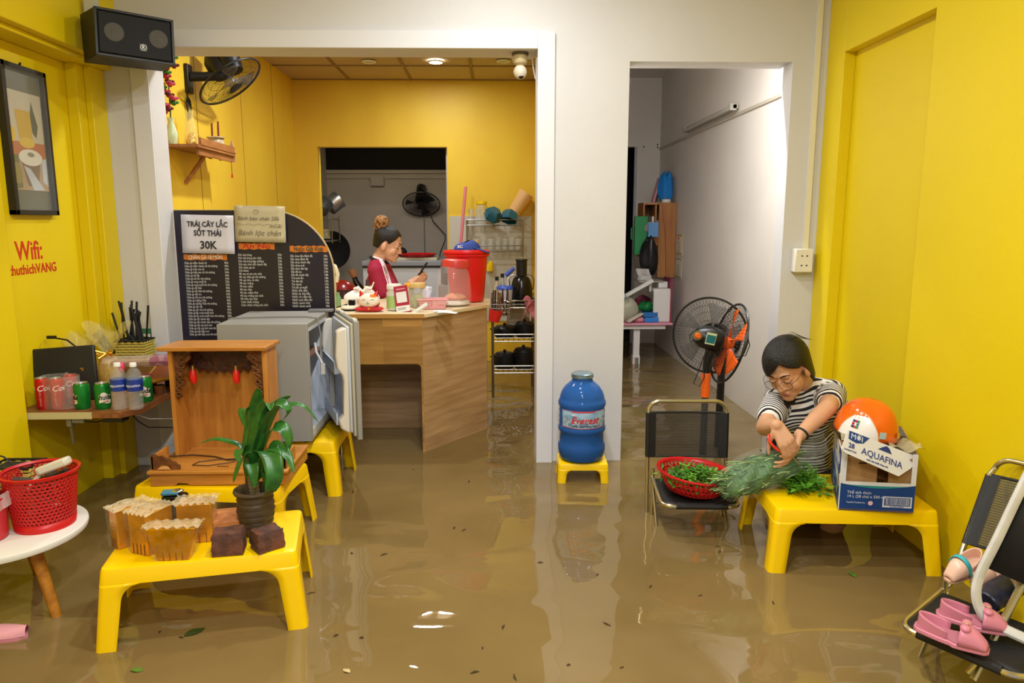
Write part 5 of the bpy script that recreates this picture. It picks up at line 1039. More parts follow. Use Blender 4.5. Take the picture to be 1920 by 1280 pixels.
# shelf sticks out from the wall along +X; its long side runs along Y
MB().span((.002,-.47,-.012),(.20,.13,.004)).build('shelf_board',M_SHR,t)
MB().span((.17,-.42,-.05),(.185,.13,-.012)).build('front_rail',M_SHR,t); MB().span((.185,-.42,.0),(.20,.13,.045)).build('gallery_rail',M_SHR,t)
m=MB(); pts=[(0,.01),(.20,.01),(.20,-.055)]+[(.20-.20*k/10,-.055+.016*(1+math.cos(k*1.9))*.6+.003*k) for k in range(1,11)]
m.prism(pts,-.012,Matrix.Translation((0,.13,0))@Matrix.Rotation(math.pi/2,4,'X')); m.build('carved_end',M_SHR2,t)
m=MB(); m.prism([(.20,.004),(.10,.008),(.15,.03),(.17,.06),(.178,.085),(.185,.09),(.19,.06),(.195,.03),(.20,.02)],-.012,Matrix.Translation((0,.13,0))@Matrix.Rotation(math.pi/2,4,'X')); m.build('end_finial',M_SHR2,t)
MB().tube([(.004,-.2,-.20),(.15,-.2,-.012)],.012,6).build('strut',M_SHR,t)
m=MB(); m.tube([(.19,.08,-.05),(.19,.08,-.13)],.0018,5); m.build('tassel_cord',M_DARK,t); MB().tube([(.19,.08,-.125),(.19,.08,-.15)],[.004,.008],8).build('tassel',mat('tassel_red',(190,50,30),rough=.7),t)
t=thing('incense_bowl','white patterned incense bowl with dark red sticks on the shrine shelf','incense bowl',(KXL+.11,4.77,1.80))
MB().lathe([(0,.002),(.032,.002),(.035,.012),(.05,.035),(.053,.055),(.042,.078),(.055,.09),(.052,.095),(.04,.09),(0,.085)],seg=28).build('bowl_body',mat('bowl_cream',(222,208,178),rough=.35,rgb2=(150,130,96),nscale=20),t)
for x,y,l in ((-.02,0,.10),(.015,.01,.09),(.022,-.006,.11)): MB().cyl((x,y,.08),(x+.002,y,.08+l),.0055,.0055,6).build('incense_stick',mat('incense_red',(120,30,30),rough=.6),t)
t=thing('flower_vase','pale green vase with pink and dark red flowers on the shrine shelf','vase',(KXL+.04,4.295,1.80))
MB().lathe([(0,.002),(.022,.002),(.03,.03),(.032,.06),(.02,.10),(.013,.125),(.02,.145),(.016,.145),(.01,.125),(0,.12)],seg=24).build('vase_body',mat('vase_green',(206,220,178),rough=.25),t)
rr=random.Random(5)
for k in range(16):
    z=.17+.30*k/15; a=rr.uniform(0,6.28); r=rr.uniform(.005,.05); c=[(206,70,100),(110,24,40),(190,50,70),(60,130,50)][k%4]
    m=MB()
    for q in range(5):
        b2=6.283*q/5; m.sph((r*math.cos(a)+.013*math.cos(b2),r*math.sin(a)+.013*math.sin(b2),z+.006*math.sin(b2*2)),(.015,.015,.008),8,5,rot=(.5*math.cos(b2),.5*math.sin(b2),0))
    m.build('leaf' if k%4==3 else 'flower',mat('flower_%d'%(k%4),c,rough=.6),t)
MB().cyl((0,0,.1),(.005,0,.46),.004,.003,6).build('stem',mat('stem_green',(50,90,40)),t)
t=thing('gold_offering','gold wrapped offering with cellophane beside the vase on the shrine shelf','offering',(KXL+.08,4.46,1.80)); 
m=MB(); m.sph((0,0,.03),(.03,.03,.03)); m.sph((.0,.02,.06),(.025,.02,.03)); m.build('offering_body',M_GOLD,t); m=MB(); m.grid(20,6,lambda u,v:(.04*math.cos(6.283*u)*(1-.5*v),.045*math.sin(6.283*u)*(1-.4*v),.02+.19*v+.01*math.sin(u*30)),cu=True); m.build('cellophane_wrap',M_CELL,t)
# hanging bundled cable
m=MB(); y0=4.635
m.tube([(KXL+.008,y0,2.21),(KXL+.008,y0,2.12),(KXL+.01,y0+.004,2.08)],.004,6)
for k in range(4): m.tube([(KXL+.012,y0+(.0)+.022*math.sin(6.283*q/14)*(1+.2*k),2.035+.0-.05*math.cos(6.283*q/14)+.01*k) for q in range(14)],.0028,5,closed=True)
m.sph((KXL+.012,y0,2.085),(.012,.014,.012)); tag(m.build('coiled_cable',M_WIRE),'black cable tied in a loop hanging below the wall fan','cable')
# little camera bulb under the lintel
t=thing('security_camera','old cream dome camera with a black lens under the lintel of the kitchen opening','camera',(.152,4.07,2.256))
MB().lathe([(0,0),(.045,0),(.045,-.012),(.0,-.012)],seg=24).build('base_plate',mat('cam_dark',(90,80,66),rough=.5),t); MB().lathe([(.036,-.012),(.042,-.03),(.036,-.055),(.022,-.065),(.0,-.066)],seg=24).build('camera_neck',mat('cam_cream',(206,186,140),rough=.45,noise=.2,nscale=30),t)
MB().sph((0,0,-.098),(.036,.036,.038),24,14).build('camera_ball',mat('cam_white',(226,218,198),rough=.3),t); MB().sph((0.004,-.012,-.126),(.016,.016,.010)).build('lens',M_BLKG,t)
m=MB(); m.tube([(.036,0,-.03),(.065,0,-.03),(.07,.01,-.07),(.083,.02,-.13)],.0035,6); m.build('cable',mat('cable_white',(196,190,180)),t)
m=MB(); a_=onx(986,165,.42); m.grid(4,10,lambda u,v:(.415-.004*u,6.9-1.2*u*(1-v*.7),2.55-.95*v)); o=m.build('yellow_bag',mat('bag_limeyellow',(196,190,30),rough=.5),solid=.004); tag(o,'lime yellow plastic sheet hanging high on the kitchen right wall','plastic sheet')
# ================================================================== FANS
def basis(fwd,up=(0,0,1)):
    z=Vector(fwd).normalized(); x=Vector(up).cross(z).normalized(); y=z.cross(x)
    return Matrix(((x.x,y.x,z.x,0),(x.y,y.y,z.y,0),(x.z,y.z,z.z,0),(0,0,0,1)))
M_GR=mat('fan_grille_black',(24,23,24),rough=.35)
def fan_head(t,c,fwd,R,blade_mat,nb=5,spokes=64,depth=.11,roll=0,motor=True,knob=None,logo=None,wire=.0009):
    """grille, blades and motor; local +Z is the blowing direction"""
    M=Matrix.Translation(c)@basis(fwd)@Matrix.Rotation(roll,4,'Z')
    def put(m,name,mt,par=t,**k): m.v=[tuple(M@Vector(v)) for v in m.v]; return m.build(name,mt,par,**k)
    for nm,sg in (('front_grille',1),('rear_grille',-1)):
        m=MB(); f=lambda r:(sg*depth*.5*(1-(r/R)**2.6)+.002*sg)
        for k in range(spokes):
            a=6.283*k/spokes; sw=.25*sg
            m.tube([((R*q)*math.cos(a+sw*(1-q)),(R*q)*math.sin(a+sw*(1-q)),f(R*q)) for q in (.16,.45,.75,.92,1)],wire,3,cap=False)
        for q in (.16,.40,.62,.8): m.tube([(R*q*math.cos(6.283*k/36),R*q*math.sin(6.283*k/36),f(R*q)) for k in range(36)],wire*1.1,3,closed=True)
        put(m,nm,M_GR)
    m=MB(); m.tube([(R*math.cos(6.283*k/48),R*math.sin(6.283*k/48),0) for k in range(48)],.0065,6,closed=True)
    for s in range(3): pass
    put(m,'grille_ring',M_GR)
    m=MB(); m.lathe([(0,depth*.5+.004),(R*.15,depth*.5+.003),(R*.17,depth*.5-.004)],seg=24); put(m,'grille_badge',logo or M_GR)
    for k in range(nb):
        a=6.283*k/nb; m=MB()
        def bf(u,v):
            r=.03+(R*.86-.03)*u; w=(.10+.42*u**.8)*(1-.25*u*u); an=a+(v-.35)*w*1.6; return (r*math.cos(an),r*math.sin(an),.022*(.5-v)+.004*u)
        m.grid(8,6,bf); put(m,'blade',blade_mat,solid=.002)
    m=MB(); m.lathe([(0,.03),(.024,.028),(.032,.015),(.034,-.02),(0,-.02)],seg=20); put(m,'blade_hub',blade_mat)
    if motor:
        m=MB(); m.lathe([(R*.17,-depth*.5),(.075,-depth*.5-.004),(.078,-depth*.5-.05),(.07,-depth*.5-.11),(.045,-depth*.5-.145),(0,-depth*.5-.15)],seg=26,sx=1.05,sy=.9); put(m,'motor_housing',M_BLK)
    return M
G_F='floor fans in the corridor opening'
def floor_fan(label,x,y,c,fwd,R,blade_mat,pole_r,collar,roll=0):
    t=thing('floor_fan',label,'fan',(x,y,FLOOR),0,G_F)
    loc=Vector((x,y,FLOOR)); c=Vector(c)-loc
    M=fan_head(t,c,fwd,R,blade_mat,roll=roll)
    z1=c.z-.17; m=MB(); m.lathe([(0,0),(.09,.0),(.095,.012),(.08,.03),(.04,.05),(.03,.08)],seg=36); m.build('base',M_BLK,t)
    return t,M,c
BL_S=mat('blade_smoke',(120,118,116),rough=.3,alpha=.42); BL_O=mat('blade_orange',(238,98,24),rough=.35)
x,y=1.228,4.06
t,M,c=floor_fan('black floor fan with orange blades and collar on a grey pole, blowing to the right',x,y,(1.352,4.065,.672),(1,.035,-.27),.232,BL_O,.017,True)
z0=at(1311,700,y).z-FLOOR; zc=at(1312,737,y).z-FLOOR
m=MB(); m.cyl((0,0,.06),(0,0,zc-.02),.021,.019,16); m.build('pole',mat('pole_grey',(92,94,94),rough=.35,noise=.45,nscale=60,metal=.3),t)
MB().lathe([(.0235,zc-.022),(.026,zc-.02),(.026,z0+.002),(.022,z0+.006)],seg=24).build('height_collar',mat('collar_orange',(244,104,26),rough=.4),t)
MB().tube([(0,0,z0),(0,0,z0+.05),(.008,.0,z0+.09),(.02,.0,z0+.125),(.022,.0,z0+.17)],[.024,.022,.026,.03,.026],12).build('neck',M_BLK,t)
kn=at(1308,629,y-.05)-Vector((x,y,FLOOR)); k2=at(1308,629,y-.085)-Vector((x,y,FLOOR))
m=MB(); m.tube([kn,k2],[.028,.026],16); m.build('knob_plate',mat('knob_gold',(110,96,40),rough=.4),t); m=MB(); m.tube([k2,k2+Vector((0,-.016,0))],[.016,.014],14); m.build('speed_knob',mat('collar_orange',(244,104,26)),t)
lb=at(1333,635,y-.083)-Vector((x,y,FLOOR)); m=MB(); m.box((0,0,0),(.056,.004,.066)); o=m.build('sticker',mat('sticker_pale',(206,214,170),rough=.4),t,loc=lb,rot=(0,rad(12),0)); m=MB(); m.box((0,-.003,-.002),(.05,.002,.045)); m.build('sticker_print',mat('sticker_teal',(30,110,120),rough=.4),o)
m=MB(); m.tube([Vector((-.06,-.09,c.z+.06)),Vector((-.115,-.06,c.z+.02)),Vector((-.12,-.06,c.z+.06)),Vector((-.08,-.07,c.z+.10)),Vector((-.0,-.09,c.z+.105)),Vector((.06,-.09,c.z+.06)),Vector((.05,-.09,c.z-.03))],.0035,6); m.tube([Vector((.0,-.03,z0+.15)),Vector((-.03,-.03,z0+.10)),Vector((-.06,-.03,z0-.0)),Vector((-.08,-.03,z0-.05)),Vector((-.045,-.03,z0-.07)),Vector((-.02,-.03,z0-.02)),Vector((-.02,-.02,z0+.06))],.003,6); m.build('power_cable',M_WIRE,t)
x,y=1.375,4.24
t,M,c=floor_fan('black floor fan with smoky grey blades on a black pole, behind the orange-bladed fan',x,y,(1.277,4.19,.70),(-.55,-.83,.05),.222,BL_S,.02,False)
m=MB(); m.cyl((0,0,.05),(0,0,c.z-.22),.024,.022,14); m.build('pole',M_BLK,t)
m=MB(); m.tube([(0,0,c.z-.24),(.0,.02,c.z-.10),(-.01,.03,c.z-.0)],[.03,.034,.04],12); m.build('neck',M_BLK,t)
m=MB(); m.tube([Vector((.10,-.12,c.z+.02)),Vector((.12,-.12,c.z-.05)),Vector((.10,-.12,c.z-.11)),Vector((.04,-.12,c.z-.12))],.003,6); m.build('power_cable',M_WIRE,t)
# fan on the kitchen's left wall
t=thing('wall_fan','black wall fan tilted downward on the kitchen left wall','fan',(-1.862,4.66,2.24))
c=at(432,153,4.75)-Vector((-1.862,4.66,2.24))
fan_head(t,c,(.59,-.08,-.79),.212,BL_S,nb=3,spokes=70,depth=.10,roll=.4)
MB().span((0,-.04,-.10),(.025,.04,.07)).build('wall_plate',M_BLK,t,bevel=.006)
MB().tube([(.02,0,.0),(.10,.03,.005),(.20,.06,.02),(.24,.08,.06)],[.03,.028,.03,.035],12).build('arm',M_BLK,t)
m=MB(); m.tube([Vector((.25,.09,.05)),Vector((.20,.12,.20))],[.065,.075],16); m.tube([Vector((.16,.08,.17)),Vector((.05,.08,.30))],[.0,.0],4) if False else None; m.build('control_box',M_BLK,t)
# fan on the rear kitchen wall
t=thing('wall_fan','black wall fan on the rear kitchen wall above the freezer','fan',(-.88,9.2,1.72)); 
fan_head(t,at(790,383,9.0)-Vector((-.88,9.2,1.72)),(.03,-.62,-.78),.225,mat('blade_dark',(40,40,42),rough=.4,alpha=.7),nb=3,spokes=56,depth=.10,roll=.7,wire=.0018)
MB().tube([(0,0,.05),(0,-.10,.06),(0,-.2,-.0)],[.06,.055,.05],12).build('arm',M_BLK,t); MB().span((-.05,-.02,-.06),(.05,0,.1)).build('wall_plate',M_BLK,t)
# ================================================================== JUG + STOOL
plastic_table('low_stool','small yellow plastic stool under the blue water jug','stool',.474,3.735,rad(-2),.262,.20,.285,.105,None,splay=.012,apron=.035,hw=.075,lw=.045,r=.015,arc=.03)
JX,JY=.470,3.735
t=thing('water_jug','big ribbed blue water jug with a silver cap on the small yellow stool','water jug',(JX,JY,.107))
M_JUG=mat('jug_blue',(56,116,200),rough=.12,trans=.5,ior=1.2,spec=.7)
R=.126; pf=[(0,.012),(.09,.004),(.112,.008),(.122,.03),(R,.055),(R,.085),(.118,.096),(.119,.125),(.118,.150),(.122,.158),(R+.001,.168),(R,.182),(.121,.190)]
for z in (.194,.226,.258): pf+=[(.1205,z),(.1225,z+.012),(.1205,z+.026)]
pf+=[(.121,.288),(R,.298),(R+.001,.315),(.122,.328),(.118,.334),(.118,.345),(.108,.372),(.09,.398),(.07,.415),(.058,.424),(.055,.432),(.055,.448)]
MB().lathe(pf,seg=56).build('jug_body',M_JUG,t)
MB().lathe([(0,.012),(.10,.012),(.114,.03),(.116,.16),(.114,.175),(0,.175)],seg=40).build('water',mat('jug_water',(16,36,120),rough=.2),t)
MB().lathe([(0,.470),(.05,.470),(.059,.464),(.06,.446),(.056,.441)],seg=40).build('cap',mat('cap_silver',(150,176,190),rough=.25,metal=.7,noise=.4,nscale=60),t)
m=MB(); m.lathe([(.1234,.192),(.1236,.193),(.1236,.286),(.1234,.287)],seg=40,a0=-152,a1=-28); lb=m.build('jug_label',mat('label_sky',(70,140,200),rough=.3,rgb2=(190,214,226),nscale=9,stretch=(1,1,3)),t)
m=MB(); wrap(m,'Everest',.050,.1243,.222,-1.57,shear=.35,bold=.012); m.build('label_name',mat('label_red',(206,34,40),rough=.4),lb)
m=MB()
for z,h in ((.279,.006),(.1935,.003),(.285,.002)): m.lathe([(.1244,z),(.1244,z+h)],seg=30,a0=-150 if h<.005 else -122,a1=-30 if h<.005 else -62)
m.build('label_stripe',mat('label_stripe_red',(200,70,90),rough=.4),lb)
def mt(u,v):
    a=rad(-150+118*u); return (.1240*math.cos(a),.1240*math.sin(a),.200+v*(.030+.018*abs(math.sin(u*14))+.010*abs(math.sin(u*31))))
m=MB(); m.grid(60,2,mt); m.build('label_mountains',mat('label_snow',(200,216,222),rough=.4,rgb2=(60,100,150),nscale=60),lb)
m=MB(); wrap(m,'NƯỚC UỐNG ĐÓNG CHAI',.011,.1246,.203,-1.57,bold=.01); m.build('label_small_print',mat('label_dark',(30,60,60)),lb)
m=MB(); wrap(m,'▬',.02,.1246,.262,-2.05); m.build('label_mark',mat('label_white',(226,230,240)),lb)
# ================================================================== CHAIRS
def mesh_fabric():
    m=bpy.data.materials.new('black_mesh_fabric'); m.use_nodes=True; nt=m.node_tree; b=nt.nodes['Principled BSDF']
    b.inputs['Base Color'].default_value=(*lin((30,30,30)),1); b.inputs['Roughness'].default_value=.6
    t=nt.nodes.new('ShaderNodeTexCoord'); wv=nt.nodes.new('ShaderNodeTexWave'); wv.bands_direction='Z'; wv.inputs['Scale'].default_value=42
    nt.links.new(t.outputs['Object'],wv.inputs['Vector']); mr=nt.nodes.new('ShaderNodeMapRange'); mr.inputs['To Min'].default_value=.60; mr.inputs['To Max'].default_value=.95
    nt.links.new(wv.outputs['Fac'],mr.inputs['Value']); nt.links.new(mr.outputs['Result'],b.inputs['Alpha']); return m
M_MESH=mesh_fabric(); M_FAB=mat('black_fabric',(26,25,25),rough=.6); M_TUBE=mat('chair_tube',(196,186,150),rough=.22,metal=.9)
def cafe_chair(label,x,y,rz,lean=.05,hb=.535,frame=None,zs=.345):
    """low folding cafe chair, faces local -Y, origin on the floor under the back"""
    fm=frame or M_TUBE
    t=thing('mesh_chair',label,'chair',(x,y,FLOOR),rz,'low chairs with black mesh backs')
    H=hb-FLOOR; w=.182; P=lambda z:lean*(z-.25)/.5          # backward lean
    zt=H; pts=[(-w,P(0),0),(-w,P(.3),.3),(-w,P(zt-.06),zt-.06)]+[(-w+.055-.055*math.cos(rad(90*k/6)),P(zt),zt-.055+.055*math.sin(rad(90*k/6))) for k in range(1,7)]
    pts=pts+[(-x_,y_,z_) for x_,y_,z_ in reversed(pts)]
    MB().tube(pts,.0095,10).build('back_frame',fm,t)
    zb0,zb1=H-.265,H-.055
    m=MB(); m.grid(8,6,lambda u,v:(-w+2*w*u,P(zb0+(zb1-zb0)*v)+.012*math.sin(math.pi*u),zb0+(zb1-zb0)*v)); m.build('back_mesh',M_MESH,t)
    for s in (-1,1): m=MB(); m.grid(6,8,lambda u,v:(s*w+s*.012*math.cos(6.283*v),P(zb0+(zb1-zb0)*u)+.012*math.sin(6.283*v),zb0+(zb1-zb0)*u)); m.add([(s*(w-.036),P(zb0)-.0,zb0),(s*w,P(zb0)-.011,zb0),(s*w,P(zb1)-.011,zb1),(s*(w-.036),P(zb1)-.0,zb1)],[(0,1,2,3)]); m.build('back_sleeve',M_FAB,t)
    for z in (zb0,zb1): MB().tube([(-w+2*w*k/8,P(z)+.012*math.sin(math.pi*k/8),z) for k in range(9)],.005,6).build('back_hem',M_FAB,t)
    sw=.165
    fr=[(-sw,-.03,zs+.02),(-sw,-.27,zs-.005)]+[(-sw+.05-.05*math.cos(rad(90*k/5)),-.27-.05*math.sin(rad(90*k/5)),zs-.008) for k in range(1,6)]
    fr=fr+[(-x_,y_,z_) for x_,y_,z_ in reversed(fr)]
    MB().tube(fr,.009,9).build('seat_frame',fm,t)
    m=MB(); m.grid(8,8,lambda u,v:(-sw+.01+(2*sw-.02)*u,-.05-.255*v,zs+.016-.02*v-.012*math.sin(math.pi*u)*math.sin(math.pi*v))); m.build('seat_mesh',M_FAB,t,solid=.004)
    MB().tube([(-sw+.055,-.32,zs-.006),(sw-.055,-.32,zs-.006)],.014,9).build('seat_front_sleeve',M_FAB,t)
    for s in (-1,1):
        MB().tube([(s*(w-.018),-.02,zs+.045),(s*(w-.018),-.04,.15),(s*(w-.018),-.24,0)] if False else [(s*(sw-.004),-.0,zs+.02),(s*(sw-.004),-.16,.18),(s*(sw-.004),-.30,0)],.008,8).build('front_leg',fm,t)
        MB().tube([(s*(w-.02),-.035,.10),(s*(w-.02),-.03,zs+.06)],.0085,8).build('rear_strut',fm,t)
    MB().tube([(-w,P(.1),.1),(w,P(.1),.1)],.007,8).build('stretcher',fm,t)
    return t
cafe_chair('black mesh chair holding the red vegetable basket',.905,3.235,rad(-3),lean=.03)
# basket on the chair + leaves
M_VEG=mat('veg_green',(74,142,34),rough=.45,rgb2=(40,96,26),nscale=30); M_STEM=mat('veg_stem',(120,176,56),rough=.4)
BX,BY,BZ=.885,3.055,.165
t=thing('red_colander','wide red perforated basket on the black mesh chair','basket',(BX,BY,BZ),.2,rot=(rad(2),rad(5),.2))
m=MB(); perforated(m,[(.085,.01),(.115,.02),(.135,.045),(.148,.072),(.157,.10)],44,hole=.62); m.build('perforated_wall',M_RBK,t,solid=.003); m=MB(); perforated(m,[(.03,.006),(.06,.006),(.087,.009)],24,hole=.5); m.lathe([(0,.006),(.03,.006)],seg=24); m.build('perforated_bottom',M_RBK,t,solid=.003)
MB().lathe([(.154,.098),(.158,.106),(.170,.110),(.172,.102),(.166,.096),(.157,.098)],seg=52).build('rim',M_RBK,t)
def sprig(t,base,d,L,rr,leaves=5,name='sprig'):
    m=MB(); d=Vector(d).normalized(); p=[Vector(base)]; 
    for k in range(4): d=(d+Vector((rr.uniform(-.2,.2),rr.uniform(-.2,.2),rr.uniform(-.22,.08)))).normalized(); p.append(p[-1]+d*L/4)
    m.tube(p,[.0032,.003,.0026,.002,.0012],5)
    for k in range(leaves):
        q=p[1+k%4]; s=Vector((rr.uniform(-1,1),rr.uniform(-1,1),rr.uniform(-.2,.6))).normalized(); l=rr.uniform(.03,.06); e=q+(d*.6+s).normalized()*l; mid=(q+e)/2; sd=(e-q).cross(Vector((0,0,1))).normalized()*l*.16
        m.add([q,mid+sd,e,mid-sd],[(0,1,2,3)])
    return m.build(name,[M_VEG,M_STEM][rr.random()<.3],t,smooth=False)
rr=random.Random(21)
def leafpile(name,label,cx,cy,cz,rx,ry,h,n,L):
    m=MB()
    for i in range(n):
        a=rr.uniform(0,6.28); q=rr.random()**.6; b=Vector((rx*q*math.cos(a),ry*q*math.sin(a),h*(1-q*q)*rr.random())); d=Vector((rr.uniform(-1,1),rr.uniform(-1,1),rr.uniform(-.1,.5))).normalized(); l=rr.uniform(.5,1)*L; e=b+d*l
        m.k=0 if rr.random()<.7 else 1
        m.tube([b,(b+e)/2+Vector((0,0,.006)),e],.0018,4)
        for k in range(3):
            f=b+(e-b)*rr.random(); s=Vector((rr.uniform(-1,1),rr.uniform(-1,1),rr.uniform(-.1,.5))).normalized(); w=rr.uniform(.025,.05); g=f+s*w; sd=s.cross(Vector((0,0,1))).normalized()*w*.2; mid=(f+g)/2
            m.add([f,mid+sd,g,mid-sd],[(0,1,2,3)])
    o=m.build(name,[M_VEG,M_STEM],loc=(cx,cy,cz),smooth=False); return tag(o,label,'vegetables',kind='stuff')
leafpile('leafy_greens','green leafy vegetables filling the red basket on the chair',BX,BY,BZ+.05,.12,.11,.06,130,.09)
# ================================================================== TABLE BY THE RIGHT WALL
ZR=.256
M_VEG=mat('loose_green',(104,168,44),rough=.45,rgb2=(70,130,34),nscale=30)
leafpile('loose_greens','loose pile of bright green cut stems on the yellow table beside the carton',1.285,2.865,ZR+.006,.075,.06,.05,110,.11)
# bag of greens
M_BAGF=film('veg_bag_film',(214,228,214),a=.07,rough=.12,crinkle=.8,bscale=22)
A=at(1360,880,2.86); B=at(1515,865,2.90)
t=thing('bag_of_greens','clear plastic bag stuffed with green vegetable stems on the table edge','plastic bag',(1.12,2.87,.345),0)
ax=Vector((.19,.02,.035))
def bg(k,seed):
    def fn(u,v):
        a=6.283*v; q=u*2-1; r=(1-abs(q)**3.2)**.5 if abs(q)<1 else 0; r=max(r,.05); ru=(.079-.012*q)*r*(1+.07*math.sin(a*4+u*9)+.05*math.sin(a*9-u*13)); 
        return tuple(ax*q*k+Vector((0,ru*1.25*math.cos(a),ru*1.05*math.sin(a)-.02*(1-q)*.5-.018*max(0,-q))))
    return fn
m=MB(); m.grid(30,28,bg(1,1)); m.build('bag_film',M_BAGF,t)
m=MB()
for i in range(430):
    q=rr.uniform(-.95,.75); a=rr.uniform(0,6.28); r=(1-abs(q)**3.2)**.5*(.070-.012*q)*rr.random()**.4; b=ax*q*.92+Vector((0,r*1.2*math.cos(a),r*math.sin(a)-.02*(1-q)*.5-.014*max(0,-q)-.006)); d=(ax.normalized()*rr.choice((-1,1))+Vector((0,rr.uniform(-.5,.5),rr.uniform(-.5,.5)))).normalized(); l=rr.uniform(.03,.08)
    m.k=0 if rr.random()<.6 else 1; m.tube([b,b+d*l*.5+Vector((0,0,.004)),b+d*l],.0022,4)
    sd=d.cross(Vector((0,rr.random(),1))).normalized()*.006; m.add([b+d*l*.3,b+d*l*.6+sd,b+d*l*1.1,b+d*l*.6-sd],[(0,1,2,3)])
m.k=0
def core(u,v):
    q=-.93+1.75*u; r=(1-abs(q)**3.2)**.5*(.062-.012*q)*(1+.10*math.sin(v*19+u*23)); return tuple(ax*q*.92+Vector((0,r*1.2*math.cos(6.283*v),r*math.sin(6.283*v)-.02*(1-q)*.5-.014*max(0,-q)-.008)))
m.grid(24,20,core)
m.build('greens',[mat('bag_green',(84,128,60),rough=.5,rgb2=(52,92,44),nscale=20),mat('bag_stem',(150,178,110),rough=.45)],t,smooth=False)
# bag mouth, collapsed round the hand
m=MB(); m.grid(14,22,lambda u,v:tuple(ax*(.86+.5*u)+Vector((0,(.05+.012*math.sin(v*40)*u)*math.cos(6.283*v)*(1+.25*u),(.045+.02*u+.01*math.sin(v*31)*u)*math.sin(6.283*v)+.012+.02*u)))); m.build('bag_mouth',M_BAGF,t)
# carton
t=thing('water_carton','open blue and white water-bottle carton with its flap up on the yellow table','carton',(1.474,2.70,ZR),0)
fl=onz(1570,955,ZR+.0); fr_=onz(1712,962,ZR); 
org=Vector((1.335,2.634,ZR)); ex=Vector((fr_.x-fl.x,fr_.y-fl.y,0)); wdt=ex.length; ex.normalize(); ey=Vector((-ex.y,ex.x,0)); ey=(ey+ex*.22).normalized()
dpt=.42; hgt=.232
t.location=org; 
P=lambda x,y,z: ex*x+ey*y+Vector((0,0,z))
M_CWH=mat('carton_white',(222,220,218),rough=.6,noise=.05,nscale=12); M_CBL=mat('carton_blue',(22,62,126),rough=.5); M_KR=mat('kraft',(172,130,78),rough=.75,noise=.1,nscale=40); M_CTE=mat('carton_teal',(40,140,140),rough=.5)
def panel(m,a,b,c,d,th=-.004):
    a,b,c,d=[Vector(q) for q in (a,b,c,d)]; n=(b-a).cross(d-a).normalized()*th
    m.add([a,b,c,d,a+n,b+n,c+n,d+n],[(0,1,2,3),(7,6,5,4),(0,4,5,1),(1,5,6,2),(2,6,7,3),(3,7,4,0)]); return m
zb=.115
# front: blue printed lower half, cut-out window with kraft flaps above
m=MB(); panel(m,P(0,0,0),P(wdt,0,0),P(wdt,0,zb),P(0,0,zb)); m.build('front_lower',M_CBL,t)
m=MB(); n=16
cur=lambda u: zb-.006-.016*math.sin(math.pi*u)
m.add([P(wdt*k/n,-.0012,cur(k/n)) for k in range(n+1)]+[P(wdt*k/n,-.0012,zb+.002) for k in range(n+1)],[(k,k+1,n+2+k,n+1+k) for k in range(n)]); m.build('white_wave',M_CWH,t)
m=MB(); m.add([P(wdt*(.1+.8*k/n),-.0018,cur(.1+.8*k/n)-.0015+.001) for k in range(n+1)]+[P(wdt*(.1+.8*k/n),-.0018,cur(.1+.8*k/n)+.009*math.sin(math.pi*k/n)) for k in range(n+1)],[(k,k+1,n+2+k,n+1+k) for k in range(n)]); m.build('teal_wave',M_CTE,t)
m=MB(); panel(m,P(0,0,zb),P(.022,0,zb),P(.022,0,hgt),P(0,0,hgt)); m.build('front_post',M_CWH,t); m=MB(); panel(m,P(wdt-.018,0,zb),P(wdt,0,zb),P(wdt,0,hgt),P(wdt-.018,0,hgt)); m.build('front_post',M_CWH,t)
m=MB(); panel(m,P(.022,.012,zb-.01),P(.135,.008,zb-.01),P(.135,.01,hgt-.03),P(.022,.012,hgt-.02)); panel(m,P(.178,.008,zb-.01),P(wdt-.018,.012,zb-.01),P(wdt-.018,.012,hgt-.02),P(.178,.01,hgt-.05)); m.build('kraft_flap',M_KR,t)
m=MB(); m.box(P(.08,.004,.19),(.03,.004,.004)); m.build('flap_slot',M_DARK,t)
m=MB(); panel(m,P(0,dpt,0),P(0,0,0),P(0,0,hgt),P(0,dpt,hgt)); m.build('left_side',M_CWH,t)
m=MB(); k2=12
def lz(u): return .135-.02*u-.03*math.sin(u*2.2)
m.add([P(-.0006,dpt*u/k2,.001) for u in range(k2+1)]+[P(-.0006,dpt*u/k2,lz(1-u/k2)*.9) for u in range(k2+1)],[(u,u+1,k2+2+u,k2+1+u) for u in range(k2)]); m.build('left_blue_wave',M_CBL,t)
m=MB(); m.add([P(-.001,dpt*u/k2,lz(1-u/k2)*.9-.001) for u in range(k2+1)]+[P(-.001,dpt*u/k2,lz(1-u/k2)*.9+.007) for u in range(k2+1)],[(u,u+1,k2+2+u,k2+1+u) for u in range(k2)]); m.build('left_teal_wave',M_CTE,t)
m=MB(); panel(m,P(wdt,0,0),P(wdt,dpt,0),P(wdt,dpt,hgt),P(wdt,0,hgt)); panel(m,P(wdt,dpt,0),P(0,dpt,0),P(0,dpt,hgt),P(wdt,dpt,hgt)); panel(m,P(0,0,.002),P(0,dpt,.002),P(wdt,dpt,.002),P(wdt,0,.002)); m.build('back_and_bottom',M_KR,t)
Ms=Matrix(((ex.x,0,-ey.x,0),(ex.y,0,-ey.y,0),(0,1,0,0),(0,0,0,1)))          # text plane of the front
def ftext(body,size,x,z,mt,M0=Ms,off=.0014,sx=1,**k):
    vs,fs=text(body,size,**k); m=MB(); m.add([(v[0]*sx,v[1],v[2]) for v in vs],fs,Matrix.Translation(M0@Vector((x,z,off)))@M0.to_3x3().to_4x4()); return m.build('print_words',mt,t,smooth=False)
M_LW=mat('print_white',(206,214,226)); M_NAVY=mat('print_navy',(34,54,120))
